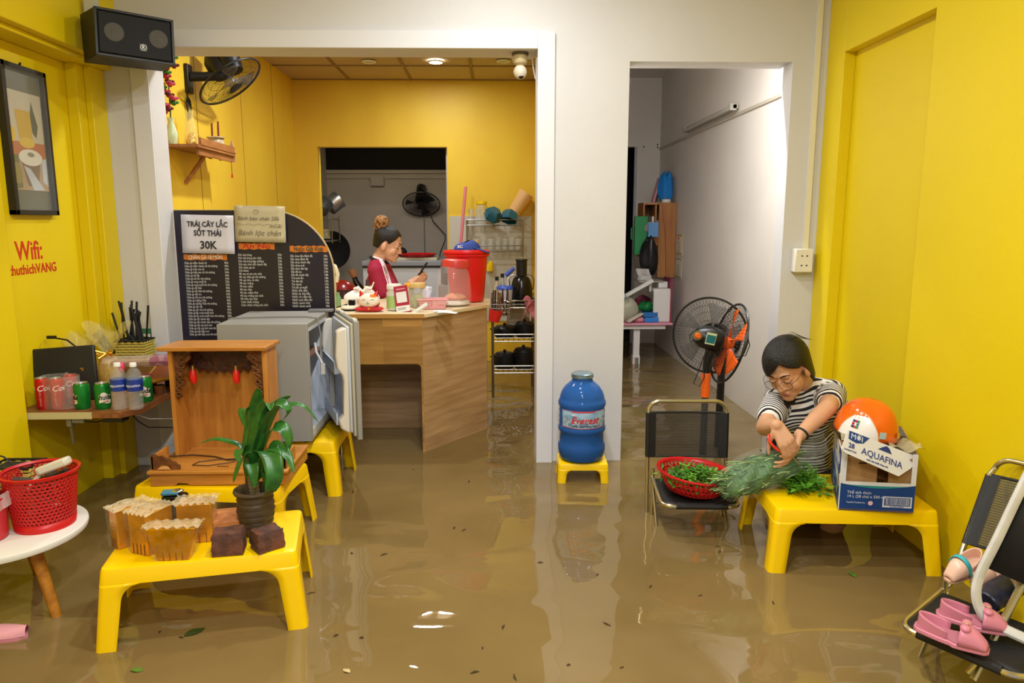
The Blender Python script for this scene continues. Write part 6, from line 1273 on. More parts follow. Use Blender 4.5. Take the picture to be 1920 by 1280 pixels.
ftext('Thể tích thực:\n14 L (28 chai x 500 ml)',.0155,.030,.068,M_LW,align='LEFT',line=1.0); ftext('PepsiCo Foodservice',.008,.03,.030,M_LW,align='LEFT')
m=MB(); m.lathe([(0,.002),(.009,.002)],c=(0,0,0),seg=20); m.v=[tuple(Ms.to_3x3()@Vector(v)+Ms@Vector((.118,.032,0))) for v in m.v]; m.build('round_logo',mat('logo_pinkwhite',(226,190,200)),t)
m=MB(); panel(m,P(.162,-.001,.018),P(.268,-.001,.018),P(.268,-.001,.062),P(.162,-.001,.062),-.0005); m.build('barcode_panel',mat('panel_white2',(206,210,220)),t)
m=MB(); xx=.172; rb=random.Random(2)
m2=MB(); panel(m2,P(.168,-.0018,.026),P(.262,-.0018,.026),P(.262,-.0018,.058),P(.168,-.0018,.058),-.0003); m2.build('barcode_border',M_NAVY,t); m2=MB(); panel(m2,P(.172,-.0022,.029),P(.258,-.0022,.029),P(.258,-.0022,.055),P(.172,-.0022,.055),-.0003); m2.build('barcode_ground',mat('panel_white2',(206,210,220)),t)
while xx<.255:
    wd=rb.choice((.001,.0016,.0026)); panel(m,P(xx,-.0027,.030),P(xx+wd,-.0027,.030),P(xx+wd,-.0027,.054),P(xx,-.0027,.054),-.0002); xx+=wd+rb.choice((.001,.0018))
m.build('barcode',M_NAVY,t,smooth=False); ftext('00 72000 58200 9',.007,.215,.0195,M_NAVY)
# left side print: vertical brand, bottle and roundel
Ml=Matrix(((-ey.x,0,-ex.x,0),(-ey.y,0,-ex.y,0),(0,1,0,0),(0,0,0,1)))
ftext('AQUAFINA',.05,-.20,.125,mat('print_paleblue',(120,130,180)),M0=Ml,off=.0016,align='CENTER')
m=MB(); m.add([P(-.0014,.245,.178),P(-.0014,.21,.178),P(-.0014,.228,.205)],[(0,1,2)]); m.build('peak_logo',mat('peak_violet',(90,84,160)),t)
m=MB(); m.add([P(-.0014,.105,.232),P(-.0014,.002,.232),P(-.0014,.002,.15),P(-.0014,.03,.135),P(-.0014,.075,.15)],[(0,1,2,3,4)]); m.build('corner_roundel',M_CBL,t); ftext('ổi',.04,-.05,.172,M_LW,M0=Ml,off=.0024)
m=MB(); m.add([P(-.0014,.075+.022*math.cos(6.283*k/20),.085+.062*math.sin(6.283*k/20)) for k in range(20)],[tuple(range(20))]); m.build('bottle_roundel',M_CBL,t); m=MB(); m.add([P(-.002,.075+.010*math.cos(6.283*k/16),.085+.045*math.sin(6.283*k/16)) for k in range(16)],[tuple(range(16))]); m.build('bottle_print',M_CWH,t)
for z_,l in ((.075,'khoáng tinh khiết'),(.055,'Purified'),(.035,'drinking water')): ftext(l,.012,-.26,z_,mat('print_blue2',(110,150,196)),M0=Ml,off=.0024,align='LEFT')
# raised front flap hanging forward, tilted
f0=at(1590,806,2.60)-org; f1=at(1723,857,2.62)-org; f2=at(1697,898,2.565)-org; f3=at(1577,845,2.555)-org
pn=lambda u,v:(f0*(1-u)+f1*u)*(1-v)+(f3*(1-u)+f2*u)*v
m=MB(); q=[pn(0,0),pn(1,0),pn(.985,.55),pn(.9,1),pn(.06,1),pn(0,.9)]; nrm=(f1-f0).cross(f3-f0).normalized()*.004
if nrm.y>0: nrm=-nrm
m.add([a for a in q]+[a-nrm for a in q],[tuple(range(6)),tuple(range(11,5,-1))]+[(k,(k+1)%6,6+(k+1)%6,6+k) for k in range(6)]); m.build('front_flap',M_CWH,t)
eu=(f1-f0).normalized(); ev=(f0-f3); ev=(ev-eu*ev.dot(eu)).normalized(); en=eu.cross(ev); 
if en.y>0: en=-en
Mf=Matrix(((eu.x,ev.x,en.x,0),(eu.y,ev.y,en.y,0),(eu.z,ev.z,en.z,0),(0,0,0,1)))
def flaptext(body,size,u,v,mt,**k): return ftext(body,size,0,0,mt,M0=Matrix.Translation(pn(u,v))@Mf,off=.0012,**k)
flaptext('AQUAFINA',.036,.58,.72,M_NAVY); flaptext('28',.026,.12,.70,M_NAVY,bold=.02); flaptext('CHAI/BOTTLES',.008,.12,.86,M_NAVY); flaptext('nước tinh khiết đóng chai',.009,.54,.90,M_NAVY)
m=MB(); m.add([pn(.02,-.0)+en*.001,pn(.30,.0)+en*.001,pn(.25,.32)+en*.001,pn(.16,.42)+en*.001,pn(.04,.36)+en*.001],[(0,1,2,3,4)]); m.build('flap_roundel',M_CBL,t); flaptext('MỚI',.030,.15,.30,M_LW,off2=0) if False else ftext('MỚI',.030,0,0,M_LW,M0=Matrix.Translation(pn(.15,.30))@Mf,off=.0022)
m=MB(); m.add([pn(.46,.30)+en*.001,pn(.66,.30)+en*.001,pn(.60,.12)+en*.001,pn(.55,.05)+en*.001,pn(.51,.14)+en*.001],[(0,1,2,3,4)]); m.build('flap_peak_logo',M_NAVY,t)
# right rear flap + left inner flap + crumpled plastic
m=MB(); panel(m,P(wdt,.02,hgt),P(wdt,dpt,hgt),P(wdt-.09,dpt,hgt-.02),P(wdt-.08,.05,hgt-.015)); m.build('right_flap',mat('flap_grey',(96,92,84),rough=.7),t)
m=MB(); panel(m,P(0,.02,hgt),P(.07,.05,hgt-.008),P(.07,dpt-.03,hgt-.008),P(0,dpt,hgt)); m.build('left_flap',M_KR,t)
m=MB(); m.grid(16,12,lambda u,v:(org+P(.0+.12*u,.05+.30*v,hgt+.012+.022*math.sin(u*7+v*3)*math.sin(v*9+u*5)+.02*(1-u)))); tag(m.build('clear_film',film('carton_film',(214,206,170),a=.55,crinkle=1)),'crumpled clear film sticking out of the carton under the helmet','plastic film')
m=MB(); m.grid(10,8,lambda u,v:(org+P(wdt-.10+.13*u,.02+.13*v,hgt+.012+.012*math.sin(u*9+v*3)))); tag(m.build('clear_film',film('carton_film',(214,206,170))),'crumpled clear film under the right rim of the helmet','plastic film')
# helmet
hc=at(1622,806,2.80); t=thing('orange_helmet','orange half helmet with a white front panel lying on the carton','helmet',tuple(hc+Vector((0,.0,-.012))),rot=(rad(4),rad(7),rad(-3)))
M_HO=mat('helmet_orange',(238,104,20),rough=.14,coat=.6); R=.122
def hs(u,v): a=6.283*u; e=v*1.5708; return (R*1.0*math.cos(a)*max(0,math.cos(e))**.82,R*.98*math.sin(a)*max(0,math.cos(e))**.82,.145*math.sin(e)**.95-(.030*max(0,math.cos(a-.4)) if v<.01 else .03*max(0,math.cos(a-.4))*(1-v)**2))
m=MB(); m.grid(48,14,hs,cu=True); m.build('shell',M_HO,t,solid=.006,off=-1)
def hp(r0): 
    def f(u,v):
        a=rad(-168+78*u) ; zt=.10*max(0,math.sin(math.pi*u))**.55; z=.002+zt*v; e=math.asin(min(z/.145,1)); k=max(0,math.cos(e))**.82*r0; return (R*k*math.cos(a),R*.98*k*math.sin(a),z-.0)
    return f
m=MB(); m.grid(20,8,hp(1.012)); m.build('white_panel',mat('helmet_white',(236,232,228),rough=.2),t)
m=MB(); m.tube([hp(1.016)(k/20,1) for k in range(21)],.0022,5); m.build('panel_piping',mat('piping_orange',(226,140,60),rough=.3),t)
for k,(dx,dz,c) in enumerate(((-1,1,(70,60,150)),(0,1,(190,50,90)),(1,1,(60,140,90)),(-1,0,(190,40,60)),(1,0,(70,120,160)),(-1,-1,(80,60,120)),(0,-1,(200,70,60)),(1,-1,(60,150,110)))):
    q=Vector(hp(1.03)(.44+.045*dx,.0)); a=rad(-168+78*(.40+.055*dx)); z=.056+.011*dz; e=math.asin(z/.145); kk=math.cos(e)**.82*1.022
    m=MB(); m.box((R*kk*math.cos(a),R*.98*kk*math.sin(a),z),(.0085,.003,.0095),rot=(0,0,a+math.pi/2)); m.build('panel_emblem',mat('emblem_%d'%k,c,rough=.4),t)
m=MB(); m.lathe([(R*1.005,0),(R*1.02,-.004),(R*1.0,-.010)],seg=48,sy=.98); m.build('rim_trim',mat('rim_dark',(60,40,26),rough=.5),t)
m=MB(); m.lathe([(.0,.0),(.016,.0)],seg=18); m.v=[tuple(Matrix.Translation((R*.72,-R*.68,.030))@basis((.72,-.66,.2))@Vector((v[0]*1.15,v[1]*.8,v[2]+.003))) for v in m.v]; m.build('oval_sticker',mat('sticker_tan',(214,160,80),rough=.4),t)
m=MB(); a=rad(-86); m.box((R*1.0*math.cos(a),R*1.0*math.sin(a),.034),(.024,.003,.026)); m.build('square_sticker',mat('sticker_silver',(180,200,200),rough=.3),t)
m=MB(); m.tube([(R,.0,.0),(R+.03,-.02,.005),(R+.055,-.01,-.006)],[.008,.007,.004],8,flat=1.6); m.build('strap',M_BLK,t)
# ================================================================== RIGHT FOREGROUND: chairs with shoes
cafe_chair('black mesh chair at the lower right holding the pink shoes',1.572,2.023,-.967,lean=.33,hb=.556)
M_WFR=mat('white_frame_paint',(214,212,206),rough=.45,noise=.25,nscale=16)
t=thing('white_framed_chair','white-framed folding chair with black mesh leaning at the right edge','chair',(0,0,0))
fp=[at(2280,905,1.86),at(2230,830,1.88),at(2120,800,1.91),at(2000,795,1.95),at(1960,830,1.95),at(1915,915,1.94),at(1870,1010,1.93),at(1838,1075,1.92),at(1830,1115,1.91),at(1842,1150,1.90),at(1870,1172,1.88),at(1925,1198,1.84),at(1990,1225,1.80),at(2150,1290,1.70),at(2230,1240,1.72),at(2280,905,1.86)]
def smooth(P,n=5):
    out=[]
    for i in range(len(P)-1):
        p0=P[max(i-1,0)];p1=P[i];p2=P[i+1];p3=P[min(i+2,len(P)-1)]
        for k in range(n): f=k/n; out.append(.5*((2*p1)+(p2-p0)*f+(2*p0-5*p1+4*p2-p3)*f*f+(3*p1-p0-3*p2+p3)*f**3))
    return out+[P[-1]]
MB().tube(smooth(fp),.0155,8,flat=.7).build('side_frame',M_WFR,t)
m=MB(); m.add([fp[4]+Vector((.02,.0,0)),fp[5]+Vector((.02,.01,0)),fp[6]+Vector((.018,.01,0)),fp[7]+Vector((.03,.01,0.01)),at(1990,1125,1.86),at(2245,1200,1.76),at(2270,905,1.86),at(2010,825,1.94)],[(0,1,2,3,4,7),(4,5,6,7)]); m.build('mesh_panel',M_FAB,t,solid=.004)
MB().tube([at(1990,960,1.96),at(1935,1060,1.93),at(1868,1190,1.90),at(1825,1275,1.86)],.011,9).build('rear_tube',M_TUBE,t)
MB().tube([at(1990,1240,1.80),at(1920,1235,1.84),at(1870,1215,1.87),at(1850,1225,1.88),at(1815,1262,1.88)],.010,9).build('lower_tube',M_TUBE,t)
MB().tube([at(1990,1235,1.9),at(1905,1205,2.0),at(1880,1150,2.0)],.010,9).build('cross_tube',M_TUBE,t)
# curved chrome bracket and dark shoe
MB().tube(smooth([at(1868,1052,2.02),at(1885,1062,1.99),at(1900,1082,1.96),at(1911,1108,1.94)]),.012,8,flat=.5).build('chrome_bracket',M_CHR,t)
o=MB(); A=at(1848,1128,2.0); B=at(1905,1090,2.05)
o.tube(smooth([A,A+(B-A)*.3,A+(B-A)*.7,B]),[.028]+[.032]*4+[.036]*6+[.034]*4+[.030],12,flat=1.25); tag(o.build('dark_shoe',mat('shoe_navy',(36,38,56),rough=.35)),'dark navy shoe wedged behind the white chair frame','shoe')
def shoe(label,c,rz,L,col,cat,grp,strap=None,bow=False,tilt=(0,0)):
    t=thing('child_shoe',label,cat,tuple(c),rot=(tilt[0],tilt[1],rz),group=grp); m1=mat('shoe_'+col[0],col[1],rough=.3); wd=L*.19
    out=lambda u:wd*(.55+.45*math.sin(math.pi*min(1,(u*.95+.05))**1.0)+.18*math.sin(math.pi*u)**2*(u>.5))*(1 if .04<u<.97 else .55)
    pl=[(-L/2+L*k/20,out(k/20)) for k in range(21)]; 
    MB().prism([(x,y) for x,y in pl]+[(x,-y) for x,y in reversed(pl)],.014).build('sole',m1,t,bevel=.003)
    m=MB(); m.prism([(x*.96,y*.86) for x,y in pl]+[(x*.96,-y*.86) for x,y in reversed(pl)],.004,Matrix.Translation((0,0,.013))); m.build('insole',mat('insole_'+col[0],tuple(min(255,int(q*.9)) for q in col[1]),rough=.5),t)
    # toe cap
    m=MB(); m.grid(10,14,lambda u,v:(L*(.10+.38*u),out(.6+.38*u)*math.cos(math.pi*v),.012+(.040*(1-u**2.2)+.010)*math.sin(math.pi*v)**.7)); m.build('toe_cap',m1,t,solid=.003)
    # heel counter
    m=MB(); m.grid(16,5,lambda u,v:(-L*.46+L*.42*(1-math.sin(math.pi*u)),out(.12)*1.05*math.cos(math.pi*u)*(1+.15*v),.012+v*(.026+.016*math.sin(math.pi*u)))); m.build('heel_counter',m1,t,solid=.003)
    if strap: m=MB(); m.grid(14,3,lambda u,v:(L*(.06+.085*v),out(.58)*1.08*math.cos(math.pi*u),.014+.058*math.sin(math.pi*u)**.8)); m.build('strap',mat('strap_'+strap[0],strap[1],rough=.4),t,solid=.003)
    if bow:
        m=MB(); 
        for s in (-1,1): m.sph((L*.16,s*.016,.058),(.014,.016,.011),12,8)
        m.sph((L*.16,0,.060),(.009,.009,.009),10,8); b_=m.build('bow',m1,t); MB().sph((L*.16,-.008,.070),(.006,.006,.003),10,6).build('bow_button',mat('button_tan',(190,150,120),rough=.4),b_)
    return t
pk=('pink',(208,128,148)); pe=('peach',(240,196,172))
shoe('pink ballet shoe with a bow, nearer and left of the pair on the seat',onz(1782,1200,.195),rad(-40),.185,pk,'shoe','pink bow shoes on the chair',bow=True,tilt=(rad(0),rad(4)))
shoe('pink ballet shoe with a bow, farther and right of the pair on the seat',onz(1822,1170,.195),rad(-28),.185,pk,'shoe','pink bow shoes on the chair',bow=True,tilt=(rad(0),rad(4)))
shoe('peach clog with a turquoise strap hanging on the chair behind the white frame',at(1806,1070,2.12),rad(-160),.15,pe,'shoe','peach clogs on the chair',strap=('cyan',(60,180,196)),tilt=(rad(-14),rad(20)))
shoe('peach clog half hidden by the white chair frame',at(1858,1082,2.10),rad(-165),.15,pe,'shoe','peach clogs on the chair',tilt=(rad(-14),rad(20)))
# ================================================================== CORRIDOR
t=thing('study_desk','pink-edged white study desk standing in the corridor water','desk',(1.46,7.05,FLOOR)); dz=.405-FLOOR
M_PKD=mat('desk_pink',(226,150,170),rough=.4); M_WD=mat('desk_white',(226,220,214),rough=.4)
MB().span((-.40,-.22,dz-.02),(.262,.40,dz)).build('desk_top',M_PKD,t,bevel=.004); MB().span((-.40,-.19,dz-.06),(.20,-.17,dz-.02)).build('apron',M_WD,t)
for x in (-.33,-.07): 
    MB().span((x-.03,-.16,0),(x+.03,-.10,dz-.02)).build('leg',M_WD,t); MB().span((x-.036,-.17,.12),(x+.036,-.09,.26)).build('leg_sleeve',M_WD,t,bevel=.004) 
m=MB()
for k,c in enumerate(((200,60,50),(60,120,60),(40,40,40))): MB().span((-.085+.012*k,-.1725,.18),(-.076+.012*k,-.170,.24)).build('leg_mark',mat('leg_mark_%d'%k,c),t)
t=thing('side_panel_unit','white upright side panel with pink edge at the right end of the study desk','panel',(1.62,6.90,.407))
MB().span((-.075,0,0),(.09,.02,.305)).build('panel_board',M_WD,t,bevel=.006); MB().span((.09,-.002,-.002),(.105,.30,.42)).build('panel_edge',mat('panel_wine',(150,50,76),rough=.4),t); MB().span((-.075,.02,.30),(.09,.28,.32)).build('panel_shelf',M_WD,t)
o=MB().box((0,0,.03),(.09,.08,.06)).build('tissue_box',mat('tissue_white',(226,222,220),rough=.5),loc=(1.655,7.03,.73),bevel=.004); tag(o,'white tissue box on top of the white side panel','tissue box')
o=MB().tube([(0,0,0),(0,0,.05),(.002,0,.085)],[.018,.018,.012],10).build('yellow_bottle',mat('yellow_b',(226,206,40),rough=.4),loc=(1.56,7.12,.73)); tag(o,'small yellow bottle behind the desk lamp arm','bottle')
o=MB().box((0,0,0),(.30,.05,.035),rot=(0,rad(-30),0)).build('lamp_arm',mat('lamp_white',(226,224,216),rough=.4),loc=(1.41,6.93,.735),bevel=.006); tag(o,'white desk lamp arm slanting over the study desk','lamp')
o=MB(); o.tube([(1.515,6.95,.82),(1.525,6.97,.75),(1.53,6.98,.70)],.014,8); tag(o.build('lamp_post',mat('lamp_white',(226,224,216))),'short white post under the slanting lamp arm','lamp')
def lump(name,label,cat,x,y,z,r,m_,seed,n=14):
    rr=random.Random(seed); ph=[rr.uniform(0,6) for _ in range(6)]
    mb=MB(); mb.grid(24,12,lambda u,v:(r[0]*math.cos(6.283*u)*math.sin(math.pi*(.03+.94*v))**.7*(1+.13*math.sin(6.283*u*3+ph[0]+v*5)+.07*math.sin(6.283*u*7+ph[1])),r[1]*math.sin(6.283*u)*math.sin(math.pi*(.03+.94*v))**.7*(1+.13*math.sin(6.283*u*4+ph[2])),r[2]*(1-math.cos(math.pi*v))*(1+.1*math.sin(6.283*u*2+ph[3]))),cu=True)
    o=mb.build(name,m_,loc=(x,y,z)); return tag(o,label,cat)
zd=.407
lump('plastic_bag','big cloudy plastic bag of things on the left of the study desk','plastic bag',1.27,6.98,zd,(.13,.11,.115),film('cloudy_bag',(206,204,176),a=.6,crinkle=.8),1)
lump('white_cloth','white crumpled cloth on the heap at the left of the study desk','cloth',1.24,7.2,zd+.16,(.12,.09,.045),mat('cloth_white',(226,226,236),rough=.8),2)
lump('green_bag','dark green plastic bag on the study desk','plastic bag',1.50,7.0,zd+.095,(.075,.07,.045),mat('bag_green2',(24,116,56),rough=.35,bump=.4,bscale=30),3)
for k,(x,z,c,l) in enumerate(((1.52,zd+.05,(40,110,180),'upper blue box under the green bag'),(1.53,zd,(50,130,210),'lower blue box on the study desk'))):
    o=MB().box((0,0,.022),(.14,.12,.044)).build('blue_box',mat('blue_box_%d'%k,c,rough=.4),loc=(x,6.95,z),bevel=.003); tag(o,l,'box')
lump('pink_bundle','small pink bundle at the front of the study desk','bundle',1.41,6.90,zd,(.05,.04,.025),mat('bundle_pink',(206,130,140),rough=.7),4)
lump('dark_red_pouch','dark red pouch at the back of the study desk','pouch',1.50,7.22,zd+.10,(.09,.05,.06),mat('pouch_red',(120,36,60),rough=.6),5)
o=MB().box((0,0,.02),(.18,.05,.012),rot=(0,rad(-24),rad(20))).build('wrapped_stick',mat('stick_cream',(220,206,186),rough=.5),loc=(1.36,6.86,zd+.03)); tag(o,'cream wrapped stick lying on the study desk','stick')
o=MB().sph((0,0,0),(.03,.03,.028)).build('orange_ball',mat('ball_orange',(220,100,60),rough=.5),loc=(1.27,7.3,.86)); tag(o,'small orange ball above the heap at the dark doorway','ball')
tag(MB().span((-.03,-.03,0),(.03,.03,.428)).build('stacked_case',mat('case_grey',(150,150,150),rough=.5),loc=(1.27,7.3,zd)),'grey upright case under the orange ball','case')
# wall cabinet
t=thing('wall_cabinet','brown open-fronted wooden cabinet on the corridor right wall','cabinet',(1.66,7.3,.81)); M_CAB=wood('cabinet_wood',(178,122,66),(150,94,44),scale=2.5,axis=(8,8,1))
MB().span((.0,-.02,0),(.175,.0,.745)).build('side_board',M_CAB,t); MB().span((-.14,.0,.725),(.175,.28,.745)).build('top_board',M_CAB,t); MB().span((-.14,.27,.2),(.175,.28,.725)).build('back_board',mat('cab_inner',(120,76,36),rough=.6),t); MB().span((-.155,.0,.2),(-.14,.28,.745)).build('left_board',M_CAB,t)
MB().span((-.14,.0,.40),(.0,.28,.415)).build('shelf_board',M_CAB,t); MB().span((-.035,.0,.30),(-.02,.28,.725)).build('divider',M_CAB,t); MB().span((-.05,-.012,.32),(.0,.0,.50)).build('drawer_front',M_CAB,t)
m=MB(); m.tube([(.03,-.022,.745),(.04,-.022,.6),(.07,-.022,.45),(.08,-.022,.2),(.085,-.022,.02)],.0025,5); m.build('red_cord',mat('cord_red',(150,50,40)),t)
lump('black_bag','black backpack hanging on the front of the wall cabinet','bag',1.545,7.16,.83,(.085,.07,.185),mat('bag_black',(22,22,24),rough=.3,bump=.5,bscale=14),8)
t=thing('green_folder','green carrying folder hanging left of the wall cabinet','folder',(1.455,7.22,1.04)); MB().span((-.05,-.02,0),(.08,.02,.38)).build('folder_body',mat('folder_green',(30,130,70),rough=.4),t,bevel=.006); MB().tube([(-.05,0,.28),(-.08,0,.26),(-.08,0,.16),(-.05,0,.14)],.008,6).build('handle',mat('folder_green',(30,130,70)),t)
o=MB().span((-.05,-.006,0),(.05,.006,.14)).build('blue_book',mat('book_blue',(90,140,190),rough=.5),loc=(1.575,7.14,1.22)); tag(o,'pale blue booklet tucked beside the green folder','book')
for k in range(3): 
    o=MB().span((0,0,0),(.02,.15,.19-.02*k)).build('book',mat('book_%d'%k,[(220,214,196),(90,60,50),(200,170,150)][k],rough=.6),loc=(1.605+.022*k if k else 1.60,7.32,1.23)); tag(o,['pale book in the cabinet compartment','dark thin book next to the pale one in the cabinet','tan book at the right in the cabinet'][k],'book')
lump('grey_pouch','grey crumpled pouch in the left cabinet compartment','pouch',1.55,7.22,1.26,(.05,.05,.05),mat('pouch_grey',(150,140,130),rough=.5),9)
o=MB(); o.grid(6,6,lambda u,v:(-.08+.12*u+.02*math.sin(v*4),.03*math.sin(u*5),.02*math.sin(v*7)-.0+.10*v)); tag(o.build('crumpled_paper',mat('paper_grey',(200,196,190),rough=.7),loc=(1.49,7.05,.80)),'crumpled pale papers under the black bag','paper')
tag(MB().span((1.42,6.98,.785),(1.66,7.25,.797)).build('small_shelf',mat('shelf_grey',(170,160,150),rough=.5)),'thin grey shelf under the black bag','shelf')
zt=1.557
lump('blue_plastic_bag','tall blue plastic bag standing on the wall cabinet','plastic bag',1.74,7.36,zt,(.075,.06,.14),mat('bag_blue',(24,120,196),rough=.25,bump=.5,bscale=12),12)
t=thing('pink_board','pink and dark boards leaning on top of the wall cabinet','board',(1.66,7.45,zt),0,rot=(0,rad(14),0)); MB().span((-.03,0,0),(-.012,.1,.25)).build('pink_side',mat('board_pink',(226,160,170),rough=.5),t); MB().span((-.01,0,0),(.01,.1,.27)).build('dark_side',mat('board_dark2',(70,50,60),rough=.5),t)
t=thing('white_tape','white tape roll with a dark red cap on the front of the cabinet top','tape',(1.74,7.33,zt)); MB().lathe([(0,.0),(.045,0),(.045,.03),(0,.03)],seg=20).build('tape_roll',mat('tape_white',(230,226,216),rough=.4),t); MB().tube([(0,0,.03),(.01,0,.07)],[.02,.008],8).build('tape_cap',mat('cap_brown',(150,60,40),rough=.5),t)
# certificates on the wall
for k,(z,cb,l) in enumerate(((1.04,(200,160,70),'upper certificate with an orange border on the corridor wall'),(.81,(150,160,110),'lower certificate with a greenish border on the corridor wall'))):
    t=thing('certificate',l,'certificate',(1.838,7.14,z)); MB().span((-.003,-.13,0),(0,.13,.21)).build('plastic_sleeve',mat('sleeve_clear',(216,206,190),rough=.3),t); MB().span((-.005,-.115,.012),(-.003,.115,.198)).build('paper_border',mat('cert_border_%d'%k,cb,rough=.6),t); MB().span((-.0065,-.10,.025),(-.005,.10,.185)).build('paper_face',mat('cert_paper',(226,220,196),rough=.6),t)
    m=MB(); 
    for q in range(6): m.span((-.0075,-.06+.01*(q%2),.04+.018*q),(-.0065,.06-.01*(q%2),.044+.018*q))
    m.build('paper_print',mat('cert_print',(150,120,90)),t,smooth=False)
    if k==0: m=MB(); m.sph((-.007,0,.165),(.002,.022,.014),10,6); m.build('emblem',mat('cert_red',(200,60,40)),t)
# tube light and conduit on the corridor wall
a_,b_=onx(1385,200,1.835),onx(1293,242,1.835)
t=thing('tube_light','unlit grey tube-light fitting high on the corridor right wall','light fitting',tuple((a_+b_)/2)); L=(b_-a_).length
MB().box((-.022,0,0),(.044,L,.035)).build('light_channel',mat('channel_grey',(172,166,152),rough=.5),t,bevel=.004); MB().cyl((-.05,-L/2+.03,-.012),(-.05,L/2-.03,-.012),.013,seg=12).build('tube',mat('tube_off',(190,186,174),rough=.3),t)
for s in (-1,1): MB().box((-.04,s*(L/2-.015),-.004),(.05,.03,.05)).build('end_cap',mat('channel_grey',(172,166,152)),t)
m=MB(); m.box((1.835,6.12,2.155),(.012,4.0,.022)); o=m.build('trim_7',mat('conduit_grey',(186,176,158),rough=.5)); o['kind']='structure'; o['label']='cable conduit along the corridor wall'
m=MB()
for p in (at(1233,271,8.11),at(1233,276,8.11),at(1207,275,8.11)): m.sph(p,(.008,.006,.008),8,6)
o=m.build('trim_8',M_DARK); o['kind']='structure'
# ================================================================== DEBRIS ON THE WATER
rr=random.Random(33); M_DB=mat('debris_brown',(66,48,26),rough=.8); M_DG=mat('debris_green',(86,120,36),rough=.6)
pts=[(662,922),(500+160,1037),(720,1040),(880,903),(852,990),(870,994),(1013,1055),(944,1176),(966,1270),(678,1196),(630,1192),(584,1112),(1120,1078),(1220,1100),(1313,1117),(1138,1170),(1166,1252),(1345,1025),(1350,1035),(1450,1130),(1232,943),(905,1215),(890,1261),(775,880),(340,1195),(300,1185),(1066,1247),(560,1085)]
for k,(px,py) in enumerate(pts):
    p=onz(px,py,0); L=rr.uniform(.006,.017); a=rr.uniform(0,3.14); 
    m=MB(); m.tube([(-L,0,0),(0,.15*L,.002),(L,0,0)],[.001,rr.uniform(.0012,.003),.001],6,flat=1.5)
    o=m.build('floating_twig',M_DB,loc=(p.x,p.y,.0015),rot=(0,0,a)); tag(o,'small dark twig or leaf scrap floating on the muddy water','twig',group='floating twigs and scraps')
for k,(px,py,L,l) in enumerate(((257,1257,.02,'round green leaf scrap floating at the lower left'),(365,1185,.035,'dark green leaf floating under the nearest table'),(1598,1077,.025,'green leaf floating under the table by the right wall'),(650,1258,.016,'pale scrap floating at the bottom of the view'))):
    p=onz(px,py,0); m=MB(); m.grid(8,4,lambda u,v:(-L+2*L*u,(v-.5)*L*1.1*math.sin(math.pi*(.05+.9*u)),.002+.002*math.sin(u*5)))
    o=m.build('floating_leaf',[M_DG,mat('debris_darkgreen',(50,70,20),rough=.6),M_DG,mat('debris_pale',(190,170,120),rough=.6)][k],loc=(p.x,p.y,.001),rot=(0,0,k*.8)); tag(o,l,'leaf')
# ================================================================== PEOPLE
from mathutils.bvhtree import BVHTree
def caps(mb,p0,p1,r0,r1=None,seg=14):
    r1=r0 if r1 is None else r1; p0=Vector(p0); p1=Vector(p1); mb.sph(p0,r0,seg,8); mb.sph(p1,r1,seg,8)
    if (p1-p0).length>1e-5: mb.tube([p0,p1],[r0,r1],seg)
def chain(mb,pts,rs):
    for a,b,r0,r1 in zip(pts,pts[1:],rs,rs[1:]): caps(mb,a,b,r0,r1)
def fuse(mb,name,m,parent,voxel=.005,smooth=6,loc=None):
    """union of all the pieces as one continuous skin"""
    me=bpy.data.meshes.new(name+'_raw'); me.from_pydata(mb.v,[],mb.f); o=bpy.data.objects.new(name+'_raw',me); COL.objects.link(o)
    bm=bmesh.new(); bm.from_mesh(me); bmesh.ops.recalc_face_normals(bm,faces=bm.faces); bm.to_mesh(me); bm.free()
    r=o.modifiers.new('r','REMESH'); r.mode='VOXEL'; r.voxel_size=voxel
    s=o.modifiers.new('s','SMOOTH'); s.factor=.5; s.iterations=smooth
    dg=bpy.context.evaluated_depsgraph_get(); dg.update()
    out=bpy.data.meshes.new_from_object(o.evaluated_get(dg)); bpy.data.objects.remove(o); bpy.data.meshes.remove(me)
    out.name=name; out.materials.clear(); out.materials.append(m)
    for p in out.polygons: p.use_smooth=True
    ob=bpy.data.objects.new(name,out); COL.objects.link(ob)
    if parent is not None: ob.parent=parent; ob.matrix_parent_inverse=Matrix()
    if loc is not None: 
        for v in out.vertices: v.co-=Vector(loc)
    return ob
def attr_mat(name,c0,c1,attr,rough=.5,c2=None,sub=0):
    m=bpy.data.materials.new(name); m.use_nodes=True; nt=m.node_tree; b=nt.nodes['Principled BSDF']; b.inputs['Roughness'].default_value=rough; b.inputs['Specular IOR Level'].default_value=.35
    a=nt.nodes.new('ShaderNodeAttribute'); a.attribute_name=attr; mx=nt.nodes.new('ShaderNodeMix'); mx.data_type='RGBA'
    mx.inputs[6].default_value=(*lin(c0),1); mx.inputs[7].default_value=(*lin(c1),1); nt.links.new(a.outputs['Fac'],mx.inputs[0]); nt.links.new(mx.outputs[2],b.inputs['Base Color'])
    if sub: b.inputs['Subsurface Weight'].default_value=sub; b.inputs['Subsurface Radius'].default_value=(.012,.005,.003); b.inputs['Subsurface Scale'].default_value=.5
    return m
